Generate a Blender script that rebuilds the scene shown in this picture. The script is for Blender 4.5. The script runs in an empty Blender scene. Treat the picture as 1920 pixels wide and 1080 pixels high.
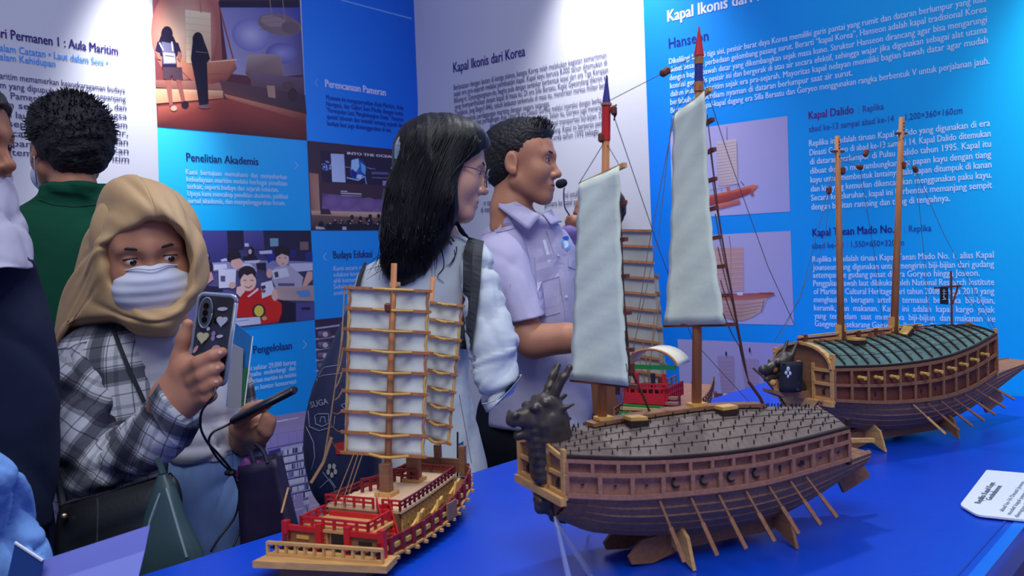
import bpy, math, random
import numpy as np
from mathutils import Vector, Matrix

SC = bpy.context.scene
COL = SC.collection

# ------------------------------------------------------------------ camera
EYE = np.array([0.0, 0.0, 1.42])          # photographer's eye
YAW, PITCH, ROLL, FPX = -0.7129107, -0.0366045, -0.037933, 1636.165
_f = np.array([math.sin(YAW)*math.cos(PITCH), math.cos(YAW)*math.cos(PITCH), math.sin(PITCH)])
_r0 = np.cross(_f, [0, 0, 1.0]); _r0 /= np.linalg.norm(_r0)
_u0 = np.cross(_r0, _f)
CR = _r0*math.cos(ROLL) + _u0*math.sin(ROLL)
CU = -_r0*math.sin(ROLL) + _u0*math.cos(ROLL)
CF = _f
cam = bpy.data.cameras.new('camera')
cam.sensor_width = 36.0
cam.lens = FPX/1920.0*36.0
cam.clip_start = 0.02
cam.dof.use_dof = True
cam.dof.focus_distance = 1.75
cam.dof.aperture_fstop = 7.0
cam_o = bpy.data.objects.new('camera', cam)
COL.objects.link(cam_o)
M = Matrix(((CR[0], CU[0], -CF[0], EYE[0]), (CR[1], CU[1], -CF[1], EYE[1]), (CR[2], CU[2], -CF[2], EYE[2]), (0, 0, 0, 1)))
cam_o.matrix_world = M
SC.camera = cam_o

# ------------------------------------------------------------------ view and light
SC.view_settings.view_transform = 'Standard'
SC.view_settings.look = 'None'
SC.view_settings.gamma = 1.0
SC.view_settings.use_curve_mapping = False
SC.view_settings.exposure = 0.22
W_ = bpy.data.worlds.new('hall'); SC.world = W_
W_.use_nodes = True
W_.node_tree.nodes['Background'].inputs[0].default_value = (0.30, 0.33, 0.74, 1)
W_.node_tree.nodes['Background'].inputs[1].default_value = 0.58

XL, YR = -2.74, 2.60          # planes of the left and the right wall
ZT = 1.0                      # table top height

def lamp(name, kind, loc, energy, color, target=None, **kw):
    l = bpy.data.lights.new(name, kind); l.energy = energy; l.color = color
    for k, v in kw.items(): setattr(l, k, v)
    o = bpy.data.objects.new(name, l); COL.objects.link(o); o.location = loc
    if target is not None:
        o.rotation_euler = (Vector(target)-Vector(loc)).to_track_quat('-Z', 'Y').to_euler()
    return o
# hall ceiling panels
lamp('hall_light', 'AREA', (0.5, -0.5, 4.2), 19, (0.95, 1.0, 0.95), (-1.0, 1.1, 1.0), shape='RECTANGLE', size=2.2, size_y=1.6, spread=1.6)
lamp('hall_light', 'AREA', (-1.2, 0.4, 4.3), 5, (0.90, 0.94, 1.0), (-1.5, 1.2, 0.8), shape='RECTANGLE', size=1.4, size_y=1.2, spread=1.7)
# arm lamps clipped on the top of the panels
lamp('arm_lamp', 'SPOT', (-1.72, YR-0.28, 2.82), 95, (0.97, 0.99, 1.0), (-1.69, YR, 1.90), spot_size=1.25, spot_blend=1.0, shadow_soft_size=0.05)
lamp('arm_lamp', 'SPOT', (-0.20, YR-0.30, 2.45), 50, (0.95, 0.99, 1.0), (-0.20, YR, 1.60), spot_size=1.3, spot_blend=1.0, shadow_soft_size=0.05)
lamp('arm_lamp', 'SPOT', (XL+0.24, 1.36, 2.66), 95, (0.97, 0.99, 1.0), (XL, 1.36, 1.70), spot_size=0.80, spot_blend=1.0, shadow_soft_size=0.05)
# booth floodlight above the right panel, throwing the ships' shadows towards the viewer
lamp('flood_light', 'SPOT', (-1.15, YR-0.5, 3.3), 75, (0.90, 0.95, 1.0), (-0.75, 1.2, 1.0), spot_size=1.3, spot_blend=0.8, shadow_soft_size=0.08)
# ------------------------------------------------------------------ helpers: pixels to rays (photo is 1920 x 1080)
def ray(px, py): return CR*((px-960)/FPX) - CU*((py-540)/FPX) + CF
def W(px, py, d): return EYE + ray(px, py)*d
def on_left(px, py, off=0.0):
    r = ray(px, py); t = (XL+off-EYE[0])/r[0]; return EYE + r*t
def on_right(px, py, off=0.0):
    r = ray(px, py); t = (YR-off-EYE[1])/r[1]; return EYE + r*t
def on_z(px, py, z):
    r = ray(px, py); return EYE + r*((z-EYE[2])/r[2])
class Frame:                      # a model's own axes: u along, w to starboard, z up from the table
    def __init__(s, x, y, ax, z=ZT+0.0015):
        a = np.array([ax[0], ax[1], 0.0]); a /= np.linalg.norm(a)
        s.o = np.array([x, y, z]); s.u = a; s.w = np.array([a[1], -a[0], 0.0])
    def loc(s, p):
        q = np.asarray(p)-s.o; return np.array([q@s.u, q@s.w, q[2]])
    def at_w(s, px, py, w=0.0):
        r = ray(px, py); t = ((s.o+s.w*w-EYE)@s.w)/(r@s.w); return s.loc(EYE+r*t)
    def at_d(s, px, py, d): return s.loc(W(px, py, d))
    def at_z(s, px, py, z=0.0): return s.loc(on_z(px, py, s.o[2]+z))
    def empty(s, name):
        o = bpy.data.objects.new(name, None); COL.objects.link(o)
        o.matrix_world = Matrix(((s.u[0], -s.w[0], 0, s.o[0]), (s.u[1], -s.w[1], 0, s.o[1]), (0, 0, 1, s.o[2]), (0, 0, 0, 1)))
        o.empty_display_size = 0.05
        o['flipw'] = 1
        return o
def tag(o, label=None, cat=None, group=None, kind=None):
    if label: o['label'] = label
    if cat: o['category'] = cat
    if group: o['group'] = group
    if kind: o['kind'] = kind
    return o
def empty(name, loc, label=None, cat=None, group=None):
    o = bpy.data.objects.new(name, None); COL.objects.link(o); o.location = [float(c) for c in loc]
    o.empty_display_size = 0.05
    return tag(o, label, cat, group)
def copy_part(o, parent):
    c = o.copy(); COL.objects.link(c); c.parent = parent
    for ch in [q for q in o.children]: copy_part(ch, c)
    return c

# ------------------------------------------------------------------ materials
def s2l(c):
    c = c/255.0
    return c/12.92 if c <= 0.04045 else ((c+0.055)/1.055)**2.4
def rgb(r, g, b): return (s2l(r), s2l(g), s2l(b), 1.0)
MATS = {}
def mat(name, col, rough=0.6, metal=0.0, bump=None, var=0.0, vscale=8.0, stretch=(1, 1, 1), trans=0.0, spec=0.5, coat=0.0, sss=0.0, emit=None, alpha=1.0):
    """principled material with a little procedural colour variation and bump"""
    if name in MATS: return MATS[name]
    m = bpy.data.materials.new(name); m.use_nodes = True
    nt = m.node_tree; b = nt.nodes['Principled BSDF']
    b.inputs['Base Color'].default_value = col
    b.inputs['Roughness'].default_value = rough
    b.inputs['Metallic'].default_value = metal
    b.inputs['Specular IOR Level'].default_value = spec
    if coat: b.inputs['Coat Weight'].default_value = coat; b.inputs['Coat Roughness'].default_value = 0.12
    if trans: b.inputs['Transmission Weight'].default_value = trans
    if sss:
        b.inputs['Subsurface Weight'].default_value = sss
        b.inputs['Subsurface Radius'].default_value = (0.012, 0.005, 0.003); b.inputs['Subsurface Scale'].default_value = 0.6
    if emit: b.inputs['Emission Color'].default_value = emit[0]; b.inputs['Emission Strength'].default_value = emit[1]
    if alpha < 1: b.inputs['Alpha'].default_value = alpha
    if var or bump:
        tc = nt.nodes.new('ShaderNodeTexCoord'); mp = nt.nodes.new('ShaderNodeMapping')
        mp.inputs['Scale'].default_value = stretch
        nt.links.new(tc.outputs['Object'], mp.inputs['Vector'])
    if var:
        n = nt.nodes.new('ShaderNodeTexNoise'); n.inputs['Scale'].default_value = vscale; n.inputs['Detail'].default_value = 4
        nt.links.new(mp.outputs[0], n.inputs['Vector'])
        r = nt.nodes.new('ShaderNodeMapRange'); r.inputs['From Min'].default_value = 0.25; r.inputs['From Max'].default_value = 0.75
        r.inputs['To Min'].default_value = 1-var; r.inputs['To Max'].default_value = 1+var
        nt.links.new(n.outputs[0], r.inputs['Value'])
        v = nt.nodes.new('ShaderNodeVectorMath'); v.operation = 'SCALE'; v.inputs[0].default_value = col[:3]
        nt.links.new(r.outputs[0], v.inputs['Scale']); nt.links.new(v.outputs[0], b.inputs['Base Color'])
    if bump:
        sc, st = bump[0], bump[1]
        n2 = nt.nodes.new('ShaderNodeTexNoise'); n2.inputs['Scale'].default_value = sc; n2.inputs['Detail'].default_value = 3
        nt.links.new(mp.outputs[0], n2.inputs['Vector'])
        bp = nt.nodes.new('ShaderNodeBump'); bp.inputs['Strength'].default_value = st; bp.inputs['Distance'].default_value = bump[2] if len(bump) > 2 else 0.004
        nt.links.new(n2.outputs[0], bp.inputs['Height']); nt.links.new(bp.outputs[0], b.inputs['Normal'])
    MATS[name] = m
    return m
def ink_mat(name, rough=0.45, spec=0.4):
    """printed surface: the colour of the ink is stored on the vertices, faint ripples of the vinyl as bump"""
    if name in MATS: return MATS[name]
    m = mat(name, (1, 1, 1, 1), rough, bump=(60, 0.05, 0.003), spec=spec)
    nt = m.node_tree; a = nt.nodes.new('ShaderNodeAttribute'); a.attribute_name = 'ink'
    nt.links.new(a.outputs['Color'], nt.nodes['Principled BSDF'].inputs['Base Color'])
    return m

# ------------------------------------------------------------------ meshes
def link_mesh(name, V, F, mt, parent=None, smooth=False, cols=None, local=False):
    V = np.asarray(V, dtype=np.float64)
    if parent is not None and not local:
        inv = np.array(parent.matrix_world.inverted()) if parent.parent else np.array(parent.matrix_basis.inverted())
        V = V@inv[:3, :3].T + inv[:3, 3]
    me = bpy.data.meshes.new(name)
    me.from_pydata(V.tolist(), [], F)
    if cols is not None:
        at = me.color_attributes.new('ink', 'FLOAT_COLOR', 'POINT')
        at.data.foreach_set('color', np.asarray(cols, dtype=np.float32).ravel())
    me.materials.append(mt)
    if smooth: me.polygons.foreach_set('use_smooth', [True]*len(me.polygons))
    me.update()
    o = bpy.data.objects.new(name, me); COL.objects.link(o)
    if parent is not None: o.parent = parent
    return o
class MB:
    def __init__(s, fr=None): s.V = []; s.F = []; s.fr = fr; s.C = []
    def add(s, V, F):
        n = len(s.V); s.V += [tuple(float(c) for c in v) for v in V]; s.F += [tuple(i+n for i in f) for f in F]; return s
    def box(s, c, size, R=None):
        hx, hy, hz = [q/2 for q in size]
        P = np.array([(-hx, -hy, -hz), (hx, -hy, -hz), (hx, hy, -hz), (-hx, hy, -hz), (-hx, -hy, hz), (hx, -hy, hz), (hx, hy, hz), (-hx, hy, hz)])
        if R is not None: P = P@np.asarray(R).T
        return s.add(P+np.asarray(c), [(0, 3, 2, 1), (4, 5, 6, 7), (0, 1, 5, 4), (1, 2, 6, 5), (2, 3, 7, 6), (3, 0, 4, 7)])
    def bar(s, a, b, w, h=None, up=(0, 0, 1)):      # rectangular stick from a to b
        h = w if h is None else h
        a, b = np.asarray(a, float), np.asarray(b, float); d = b-a; L = np.linalg.norm(d); d = d/L
        x = np.cross(d, up)
        if np.linalg.norm(x) < 1e-4: x = np.cross(d, (0, 1, 0))
        x /= np.linalg.norm(x); y = np.cross(x, d)
        V = [p+x*sx*w/2+y*sy*h/2 for p in (a, b) for sx, sy in ((-1, -1), (1, -1), (1, 1), (-1, 1))]
        return s.add(V, [(0, 1, 2, 3), (7, 6, 5, 4), (0, 4, 5, 1), (1, 5, 6, 2), (2, 6, 7, 3), (3, 7, 4, 0)])
    def tube(s, pts, r, n=8, r2=None, caps=True):
        pts = [np.asarray(p, float) for p in pts]; m = len(pts); V = []; F = []
        up = np.array([0.13, 0.21, 0.97])
        for i, p in enumerate(pts):
            d = pts[min(i+1, m-1)]-pts[max(i-1, 0)]; d /= (np.linalg.norm(d)+1e-12)
            x = np.cross(d, up)
            if np.linalg.norm(x) < 1e-3: x = np.cross(d, (1, 0, 0))
            x /= np.linalg.norm(x); y = np.cross(d, x)
            if isinstance(r, (list, tuple)): rr = r[i]
            else: rr = r if r2 is None else r+(r2-r)*i/(m-1)
            for k in range(n):
                a = 2*math.pi*k/n; V.append(p+rr*(x*math.cos(a)+y*math.sin(a)))
        for i in range(m-1):
            for k in range(n):
                F.append((i*n+k, i*n+(k+1) % n, (i+1)*n+(k+1) % n, (i+1)*n+k))
        if caps: F.append(tuple(range(n))[::-1]); F.append(tuple((m-1)*n+k for k in range(n)))
        return s.add(V, F)
    def ball(s, c, r, n=10, m=7):
        r = np.asarray(r if isinstance(r, (tuple, list)) else (r, r, r), float); c = np.asarray(c, float); V = [c+(0, 0, -r[2])]; F = []
        for j in range(1, m):
            t = math.pi*j/m-math.pi/2
            for k in range(n):
                a = 2*math.pi*k/n; V.append(c+r*(math.cos(t)*math.cos(a), math.cos(t)*math.sin(a), math.sin(t)))
        V.append(c+(0, 0, r[2])); T = len(V)-1
        for k in range(n):
            F.append((0, 1+(k+1) % n, 1+k)); F.append((T, 1+(m-2)*n+k, 1+(m-2)*n+(k+1) % n))
        for j in range(m-2):
            for k in range(n): F.append((1+j*n+k, 1+j*n+(k+1) % n, 1+(j+1)*n+(k+1) % n, 1+(j+1)*n+k))
        return s.add(V, F)
    def grid(s, P, close=False):      # P[i][j] points
        P = np.asarray(P, float); a, b = P.shape[:2]; F = []
        for i in range(a-1):
            for j in range(b-1): F.append((i*b+j, (i+1)*b+j, (i+1)*b+j+1, i*b+j+1))
        return s.add(P.reshape(-1, 3), F)
    def prism(s, pts, d):             # polygon pts (3d) extruded by vector d
        pts = [np.asarray(p, float) for p in pts]; n = len(pts); d = np.asarray(d, float)
        V = pts+[p+d for p in pts]
        F = [tuple(range(n))[::-1], tuple(range(n, 2*n))]+[(i, (i+1) % n, n+(i+1) % n, n+i) for i in range(n)]
        return s.add(V, F)
    def slab(s, P, t, nrm=None):      # grid surface P with thickness t along local normal
        P = np.asarray(P, float); a, b = P.shape[:2]
        if nrm is None:
            du = np.gradient(P, axis=0); dv = np.gradient(P, axis=1); N = np.cross(du, dv); N /= (np.linalg.norm(N, axis=2, keepdims=True)+1e-12)
        else: N = np.broadcast_to(np.asarray(nrm, float), P.shape)
        Q = P+N*t; n = a*b; F = []
        for i in range(a-1):
            for j in range(b-1):
                q = (i*b+j, (i+1)*b+j, (i+1)*b+j+1, i*b+j+1); F.append(q[::-1]); F.append(tuple(k+n for k in q))
        E = [i*b for i in range(a)]+[(a-1)*b+j for j in range(1, b)]+[i*b+b-1 for i in range(a-2, -1, -1)]+[j for j in range(b-2, 0, -1)]
        for i, e in enumerate(E):
            e2 = E[(i+1) % len(E)]; F.append((e, e2, e2+n, e+n))
        return s.add(list(P.reshape(-1, 3))+list(Q.reshape(-1, 3)), F)
    def build(s, name, mt, parent=None, smooth=False, local=None):
        V = np.array(s.V); lc = False if local is None else local
        if s.fr is not None:          # model coordinates (u, w, z); the empty has x=u, y=-w
            V = V*np.array([1, -1, 1.0]); lc = True
            F = [f[::-1] for f in s.F]
        else: F = s.F
        return link_mesh(name, V, F, mt, parent, smooth, local=lc)
def sub(parent, child):               # hang a part under a part
    child.parent = parent
    return child

# ------------------------------------------------------------------ signed distance modelling, in the camera's metric axes (right, up, forward)
def CP(p):                            # (px, py, depth) -> metric camera axes
    return np.array([(p[0]-960)/FPX*p[2], -(p[1]-540)/FPX*p[2], p[2]])
def cam2world(V): return EYE + V[:, :1]*CR + V[:, 1:2]*CU + V[:, 2:3]*CF
class SDF:
    def __init__(s): s.P = []
    def cap(s, a, b, ra, rb=None, k=0.02, fl=1.0, op='+'):
        s.P.append(('c', np.asarray(a, float), np.asarray(b, float), ra, ra if rb is None else rb, k, fl, op)); return s
    def chain(s, pts, rs, k=0.02, fl=1.0, op='+'):
        s.P.append(('n', [np.asarray(p, float) for p in pts], list(rs), 0, 0, k, fl, op)); return s
    def ell(s, c, r, k=0.02, op='+', R=None):
        s.P.append(('e', np.asarray(c, float), np.asarray(r, float), R, 0, k, 1, op)); return s
    def halfspace(s, p, n, k=0.004):  # cut away the side n points to
        s.P.append(('h', np.asarray(p, float), np.asarray(n, float)/np.linalg.norm(n), 0, 0, k, 1, '-')); return s
    def warp(s, f): s.P.append(('w', f, 0, 0, 0, 0, 0, 'w')); return s
    def mesh(s, h, pad=0.015, grid_rot=None):
        lo, hi = [], []
        for p in s.P:
            if p[0] == 'c' and p[7] == '+':
                r = max(p[3], p[4])*np.array([1, 1, max(1, p[6])]); lo += [p[1]-r, p[2]-r]; hi += [p[1]+r, p[2]+r]
            elif p[0] == 'n' and p[7] == '+':
                for c_, r_ in zip(p[1], p[2]): r = r_*np.array([1, 1, max(1, p[6])]); lo.append(c_-r); hi.append(c_+r)
            elif p[0] == 'e' and p[7] == '+':
                r = p[2] if p[3] is None else np.full(3, p[2].max()); lo.append(p[1]-r); hi.append(p[1]+r)
        lo = np.min(lo, 0)-pad; hi = np.max(hi, 0)+pad
        n = np.ceil((hi-lo)/h).astype(int)+1
        X = (lo[0]+h*np.arange(n[0], dtype=np.float32))[:, None, None].astype(np.float32)
        Y = (lo[1]+h*np.arange(n[1], dtype=np.float32))[None, :, None].astype(np.float32)
        Z = (lo[2]+h*np.arange(n[2], dtype=np.float32))[None, None, :].astype(np.float32)
        D = np.full(tuple(n), 9.0, np.float32)
        for p in s.P:
            k = np.float32(p[5])
            if p[0] == 'c':
                a, b, ra, rb, fl = p[1], p[2], p[3], p[4], p[6]
                # work only near the primitive
                m = max(ra, rb)*max(1, fl)+max(p[5], 0)+0.02
                L = np.minimum(a, b)-m; Hh = np.maximum(a, b)+m
                i0 = np.clip(np.floor((L-lo)/h).astype(int), 0, n-1); i1 = np.clip(np.ceil((Hh-lo)/h).astype(int)+1, 1, n)
                sl = tuple(slice(i0[q], i1[q]) for q in range(3))
                x, y, z = X[sl[0]], Y[:, sl[1]], Z[:, :, sl[2]]
                ab = (b-a)/np.array([1, 1, fl]); l2 = max(float(ab@ab), 1e-9)
                px, py, pz = x-np.float32(a[0]), y-np.float32(a[1]), (z-np.float32(a[2]))/np.float32(fl)
                t = np.clip((px*np.float32(ab[0])+py*np.float32(ab[1])+pz*np.float32(ab[2]))/np.float32(l2), 0, 1)
                d = np.sqrt((px-t*np.float32(ab[0]))**2+(py-t*np.float32(ab[1]))**2+(pz-t*np.float32(ab[2]))**2)-(np.float32(ra)+t*np.float32(rb-ra))
                if fl < 1: d = d*np.float32(max(fl, 0.4))
            elif p[0] == 'n':          # chain of tapering segments: plain union inside, one soft join to the rest
                pts, rs, fl = p[1], p[2], p[6]; m = max(rs)*max(1, fl)+max(p[5], 0)+0.02
                L = np.min(pts, 0)-m; Hh = np.max(pts, 0)+m
                i0 = np.clip(np.floor((L-lo)/h).astype(int), 0, n-1); i1 = np.clip(np.ceil((Hh-lo)/h).astype(int)+1, 1, n)
                sl = tuple(slice(i0[q], i1[q]) for q in range(3)); x, y, z = X[sl[0]], Y[:, sl[1]], Z[:, :, sl[2]]; d = None
                for j in range(len(pts)-1):
                    a, b, ra, rb = pts[j], pts[j+1], rs[j], rs[j+1]
                    ab = (b-a)/np.array([1, 1, fl]); l2 = max(float(ab@ab), 1e-9)
                    px, py, pz = x-np.float32(a[0]), y-np.float32(a[1]), (z-np.float32(a[2]))/np.float32(fl)
                    t = np.clip((px*np.float32(ab[0])+py*np.float32(ab[1])+pz*np.float32(ab[2]))/np.float32(l2), 0, 1); t2 = t*t*(3-2*t)
                    e = np.sqrt((px-t*np.float32(ab[0]))**2+(py-t*np.float32(ab[1]))**2+(pz-t*np.float32(ab[2]))**2)-(np.float32(ra)+t2*np.float32(rb-ra))
                    if d is None: d = e
                    else: q4 = np.float32(0.012); hh = np.maximum(q4-np.abs(d-e), 0)/q4; d = np.minimum(d, e)-hh*hh*q4*np.float32(0.12)
                if fl < 1: d = d*np.float32(max(fl, 0.4))
            elif p[0] == 'e':
                c, r, R = p[1], p[2], p[3]
                m = r.max()+max(p[5], 0)+0.02
                i0 = np.clip(np.floor((c-m-lo)/h).astype(int), 0, n-1); i1 = np.clip(np.ceil((c+m-lo)/h).astype(int)+1, 1, n)
                sl = tuple(slice(i0[q], i1[q]) for q in range(3))
                x, y, z = X[sl[0]]-np.float32(c[0]), Y[:, sl[1]]-np.float32(c[1]), Z[:, :, sl[2]]-np.float32(c[2])
                if R is not None:
                    R = np.asarray(R, np.float32)      # columns = axes
                    x, y, z = (x*R[0, 0]+y*R[1, 0]+z*R[2, 0]), (x*R[0, 1]+y*R[1, 1]+z*R[2, 1]), (x*R[0, 2]+y*R[1, 2]+z*R[2, 2])
                k0 = np.sqrt((x/np.float32(r[0]))**2+(y/np.float32(r[1]))**2+(z/np.float32(r[2]))**2)
                k1 = np.sqrt((x/np.float32(r[0]**2))**2+(y/np.float32(r[1]**2))**2+(z/np.float32(r[2]**2))**2)
                d = k0*(k0-1)/(k1+np.float32(1e-6))
            elif p[0] == 'h':
                sl = (slice(None),)*3; q, nn = p[1], p[2]
                d = -((X-np.float32(q[0]))*np.float32(nn[0])+(Y-np.float32(q[1]))*np.float32(nn[1])+(Z-np.float32(q[2]))*np.float32(nn[2]))
            else:
                D = D+p[1](X, Y, Z).astype(np.float32); continue
            o = D[sl]
            if p[7] == '+':
                if k > 0: hh = np.maximum(k-np.abs(o-d), 0)/k; D[sl] = np.minimum(o, d)-hh*hh*k*np.float32(0.25)
                else: D[sl] = np.minimum(o, d)
            else:
                d = -d
                if k > 0: hh = np.maximum(k-np.abs(o-d), 0)/k; D[sl] = np.maximum(o, d)+hh*hh*k*np.float32(0.25)
                else: D[sl] = np.maximum(o, d)
        D[0] = D[-1] = 1; D[:, 0] = D[:, -1] = 1; D[:, :, 0] = D[:, :, -1] = 1
        return nets(D, lo, h)
    def build(s, name, mt, parent, h=0.005, smooth=True, relax=1):
        V, F = s.mesh(h)
        V = relax_mesh(V, F, relax)
        V = cam2world(V)
        return quad_mesh(name, V, F, mt, parent, smooth)
def relax_mesh(V, F, it):
    for _ in range(it):
        S = np.zeros_like(V); N = np.zeros(len(V))
        for a in range(4):
            i, j = F[:, a], F[:, (a+1) % 4]
            for q in range(3):
                S[:, q] += np.bincount(i, V[j, q], len(V))+np.bincount(j, V[i, q], len(V))
            N += np.bincount(i, minlength=len(V))+np.bincount(j, minlength=len(V))
        V = V*0.45+0.55*S/np.maximum(N, 1)[:, None]
    return V
def nets(D, lo, h):
    s = D < 0; n = np.array(D.shape)
    c = np.zeros(tuple(n-1), np.int8)
    for i in (0, 1):
        for j in (0, 1):
            for k in (0, 1): c += s[i:n[0]-1+i, j:n[1]-1+j, k:n[2]-1+k]
    act = (c > 0) & (c < 8); I = np.argwhere(act); idx = np.full(act.shape, -1, np.int64); idx[act] = np.arange(len(I))
    S = np.zeros((len(I), 3)); cnt = np.zeros(len(I))
    for ax in range(3):
        o1, o2 = [q for q in range(3) if q != ax]
        for a in (0, 1):
            for b in (0, 1):
                off = np.zeros(3, int); off[o1] = a; off[o2] = b
                p = I+off; q = p.copy(); q[:, ax] += 1
                d0 = D[p[:, 0], p[:, 1], p[:, 2]]; d1 = D[q[:, 0], q[:, 1], q[:, 2]]
                x = (d0 < 0) != (d1 < 0)
                t = np.where(x, d0/np.where(x, d0-d1, 1), 0)
                pos = p.astype(float); pos[:, ax] += t
                S += pos*x[:, None]; cnt += x
    V = lo+h*S/np.maximum(cnt, 1)[:, None]
    Fs = []
    for ax in range(3):
        o1, o2 = [q for q in range(3) if q != ax]
        sa = np.moveaxis(s, ax, 0); e = np.argwhere(sa[:-1] != sa[1:])
        P = np.zeros_like(e); P[:, ax] = e[:, 0]; P[:, o1] = e[:, 1]; P[:, o2] = e[:, 2]
        ok = (P[:, o1] > 0) & (P[:, o2] > 0) & (P[:, o1] < n[o1]-1) & (P[:, o2] < n[o2]-1); P = P[ok]
        ins = s[P[:, 0], P[:, 1], P[:, 2]]
        def cell(a, b):
            Q = P.copy(); Q[:, o1] -= a; Q[:, o2] -= b; return idx[Q[:, 0], Q[:, 1], Q[:, 2]]
        f = np.stack([cell(1, 1), cell(0, 1), cell(0, 0), cell(1, 0)], 1)
        flip = ins if ax != 1 else ~ins
        f[~flip] = f[~flip][:, ::-1]
        Fs.append(f)
    F = np.concatenate(Fs); F = F[(F >= 0).all(1)]
    return V, F
def quad_mesh(name, V, F, mt, parent, smooth=True):
    if parent is not None:
        inv = np.array(parent.matrix_basis.inverted()); 
        V = V@inv[:3, :3].T+inv[:3, 3]
    me = bpy.data.meshes.new(name)
    me.vertices.add(len(V)); me.vertices.foreach_set('co', np.asarray(V, np.float32).ravel())
    me.loops.add(F.size); me.loops.foreach_set('vertex_index', F.astype(np.int32).ravel())
    me.polygons.add(len(F)); me.polygons.foreach_set('loop_start', np.arange(0, F.size, 4, dtype=np.int32))
    me.polygons.foreach_set('use_smooth', np.full(len(F), smooth))
    me.update(calc_edges=True); me.validate()
    me.materials.append(mt)
    o = bpy.data.objects.new(name, me); COL.objects.link(o)
    if parent is not None: o.parent = parent
    return o
def wob(seed, freq, amp, n=6, st=(1, 1, 1)):
    """smooth pseudo-noise for cloth wrinkles and hair: a sum of sine waves in random directions"""
    rg = np.random.RandomState(seed); T = []
    for i in range(n):
        v = rg.normal(size=3); v /= np.linalg.norm(v); v = v*np.array(st)*freq*(0.6+0.9*rg.rand()); T.append((v, rg.rand()*6.28))
    def f(X, Y, Z):
        q = 0
        for v, ph in T: q = q+np.sin(X*np.float32(v[0])+Y*np.float32(v[1])+Z*np.float32(v[2])+np.float32(ph))
        return q*np.float32(amp/n**0.5)
    return f

# ------------------------------------------------------------------ lettering
_tc = {}
def text_mesh(s, bold=0.0):
    key = (s, bold)
    if key in _tc: return _tc[key]
    cu = bpy.data.curves.new('t', 'FONT'); cu.body = s; cu.size = 1.0; cu.resolution_u = 2; cu.offset = bold; cu.fill_mode = 'FRONT'
    o = bpy.data.objects.new('t', cu); COL.objects.link(o)
    dg = bpy.context.evaluated_depsgraph_get(); ev = o.evaluated_get(dg); me = ev.to_mesh()
    V = np.zeros(len(me.vertices)*3); me.vertices.foreach_get('co', V); V = V.reshape(-1, 3)[:, :2].copy()
    F = [tuple(p.vertices) for p in me.polygons]
    ev.to_mesh_clear(); COL.objects.unlink(o); bpy.data.objects.remove(o); bpy.data.curves.remove(cu)
    _tc[key] = (V, F); return _tc[key]
def text_w(s, bold=0.0):
    V, F = text_mesh(s, bold); return (V[:, 0].min(), V[:, 0].max()) if len(V) else (0, 0)
CAPH = None
def cap_h():
    global CAPH
    if CAPH is None: CAPH = text_mesh('H')[0][:, 1].max()
    return CAPH
# ================================================================== SETTING
def structure(name, mb, m, parent=None):
    o = mb.build(name, m, parent); tag(o, kind='structure'); return o
m_wall = mat('wall_vinyl', rgb(206, 206, 216), 0.42, var=0.015, vscale=3, bump=(60, 0.05, 0.003), spec=0.45)
m_floor = mat('dark_carpet', rgb(38, 40, 62), 0.9, var=0.25, vscale=60, bump=(300, 0.4, 0.004))
m_trim = mat('dark_skirting', rgb(22, 22, 34), 0.6, var=0.1, vscale=10)
ink = ink_mat('printed_vinyl')
structure('floor', MB().box((-0.2, -0.2, -0.02), (7.6, 7.6, 0.04)), m_floor)
wall_left = structure('wall_left', MB().box((XL-0.05, -0.2, 1.45), (0.1, 5.6, 2.9)), m_wall)
wall_right = structure('wall_right', MB().box((0.30, YR+0.05, 1.45), (6.08, 0.1, 2.9)), m_wall)
structure('baseboard_left', MB().box((XL+0.006, -0.2, 0.05), (0.012, 5.6, 0.1)), m_trim)
structure('baseboard_right', MB().box((0.30, YR-0.006, 0.05), (6.08, 0.012, 0.1)), m_trim)

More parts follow.
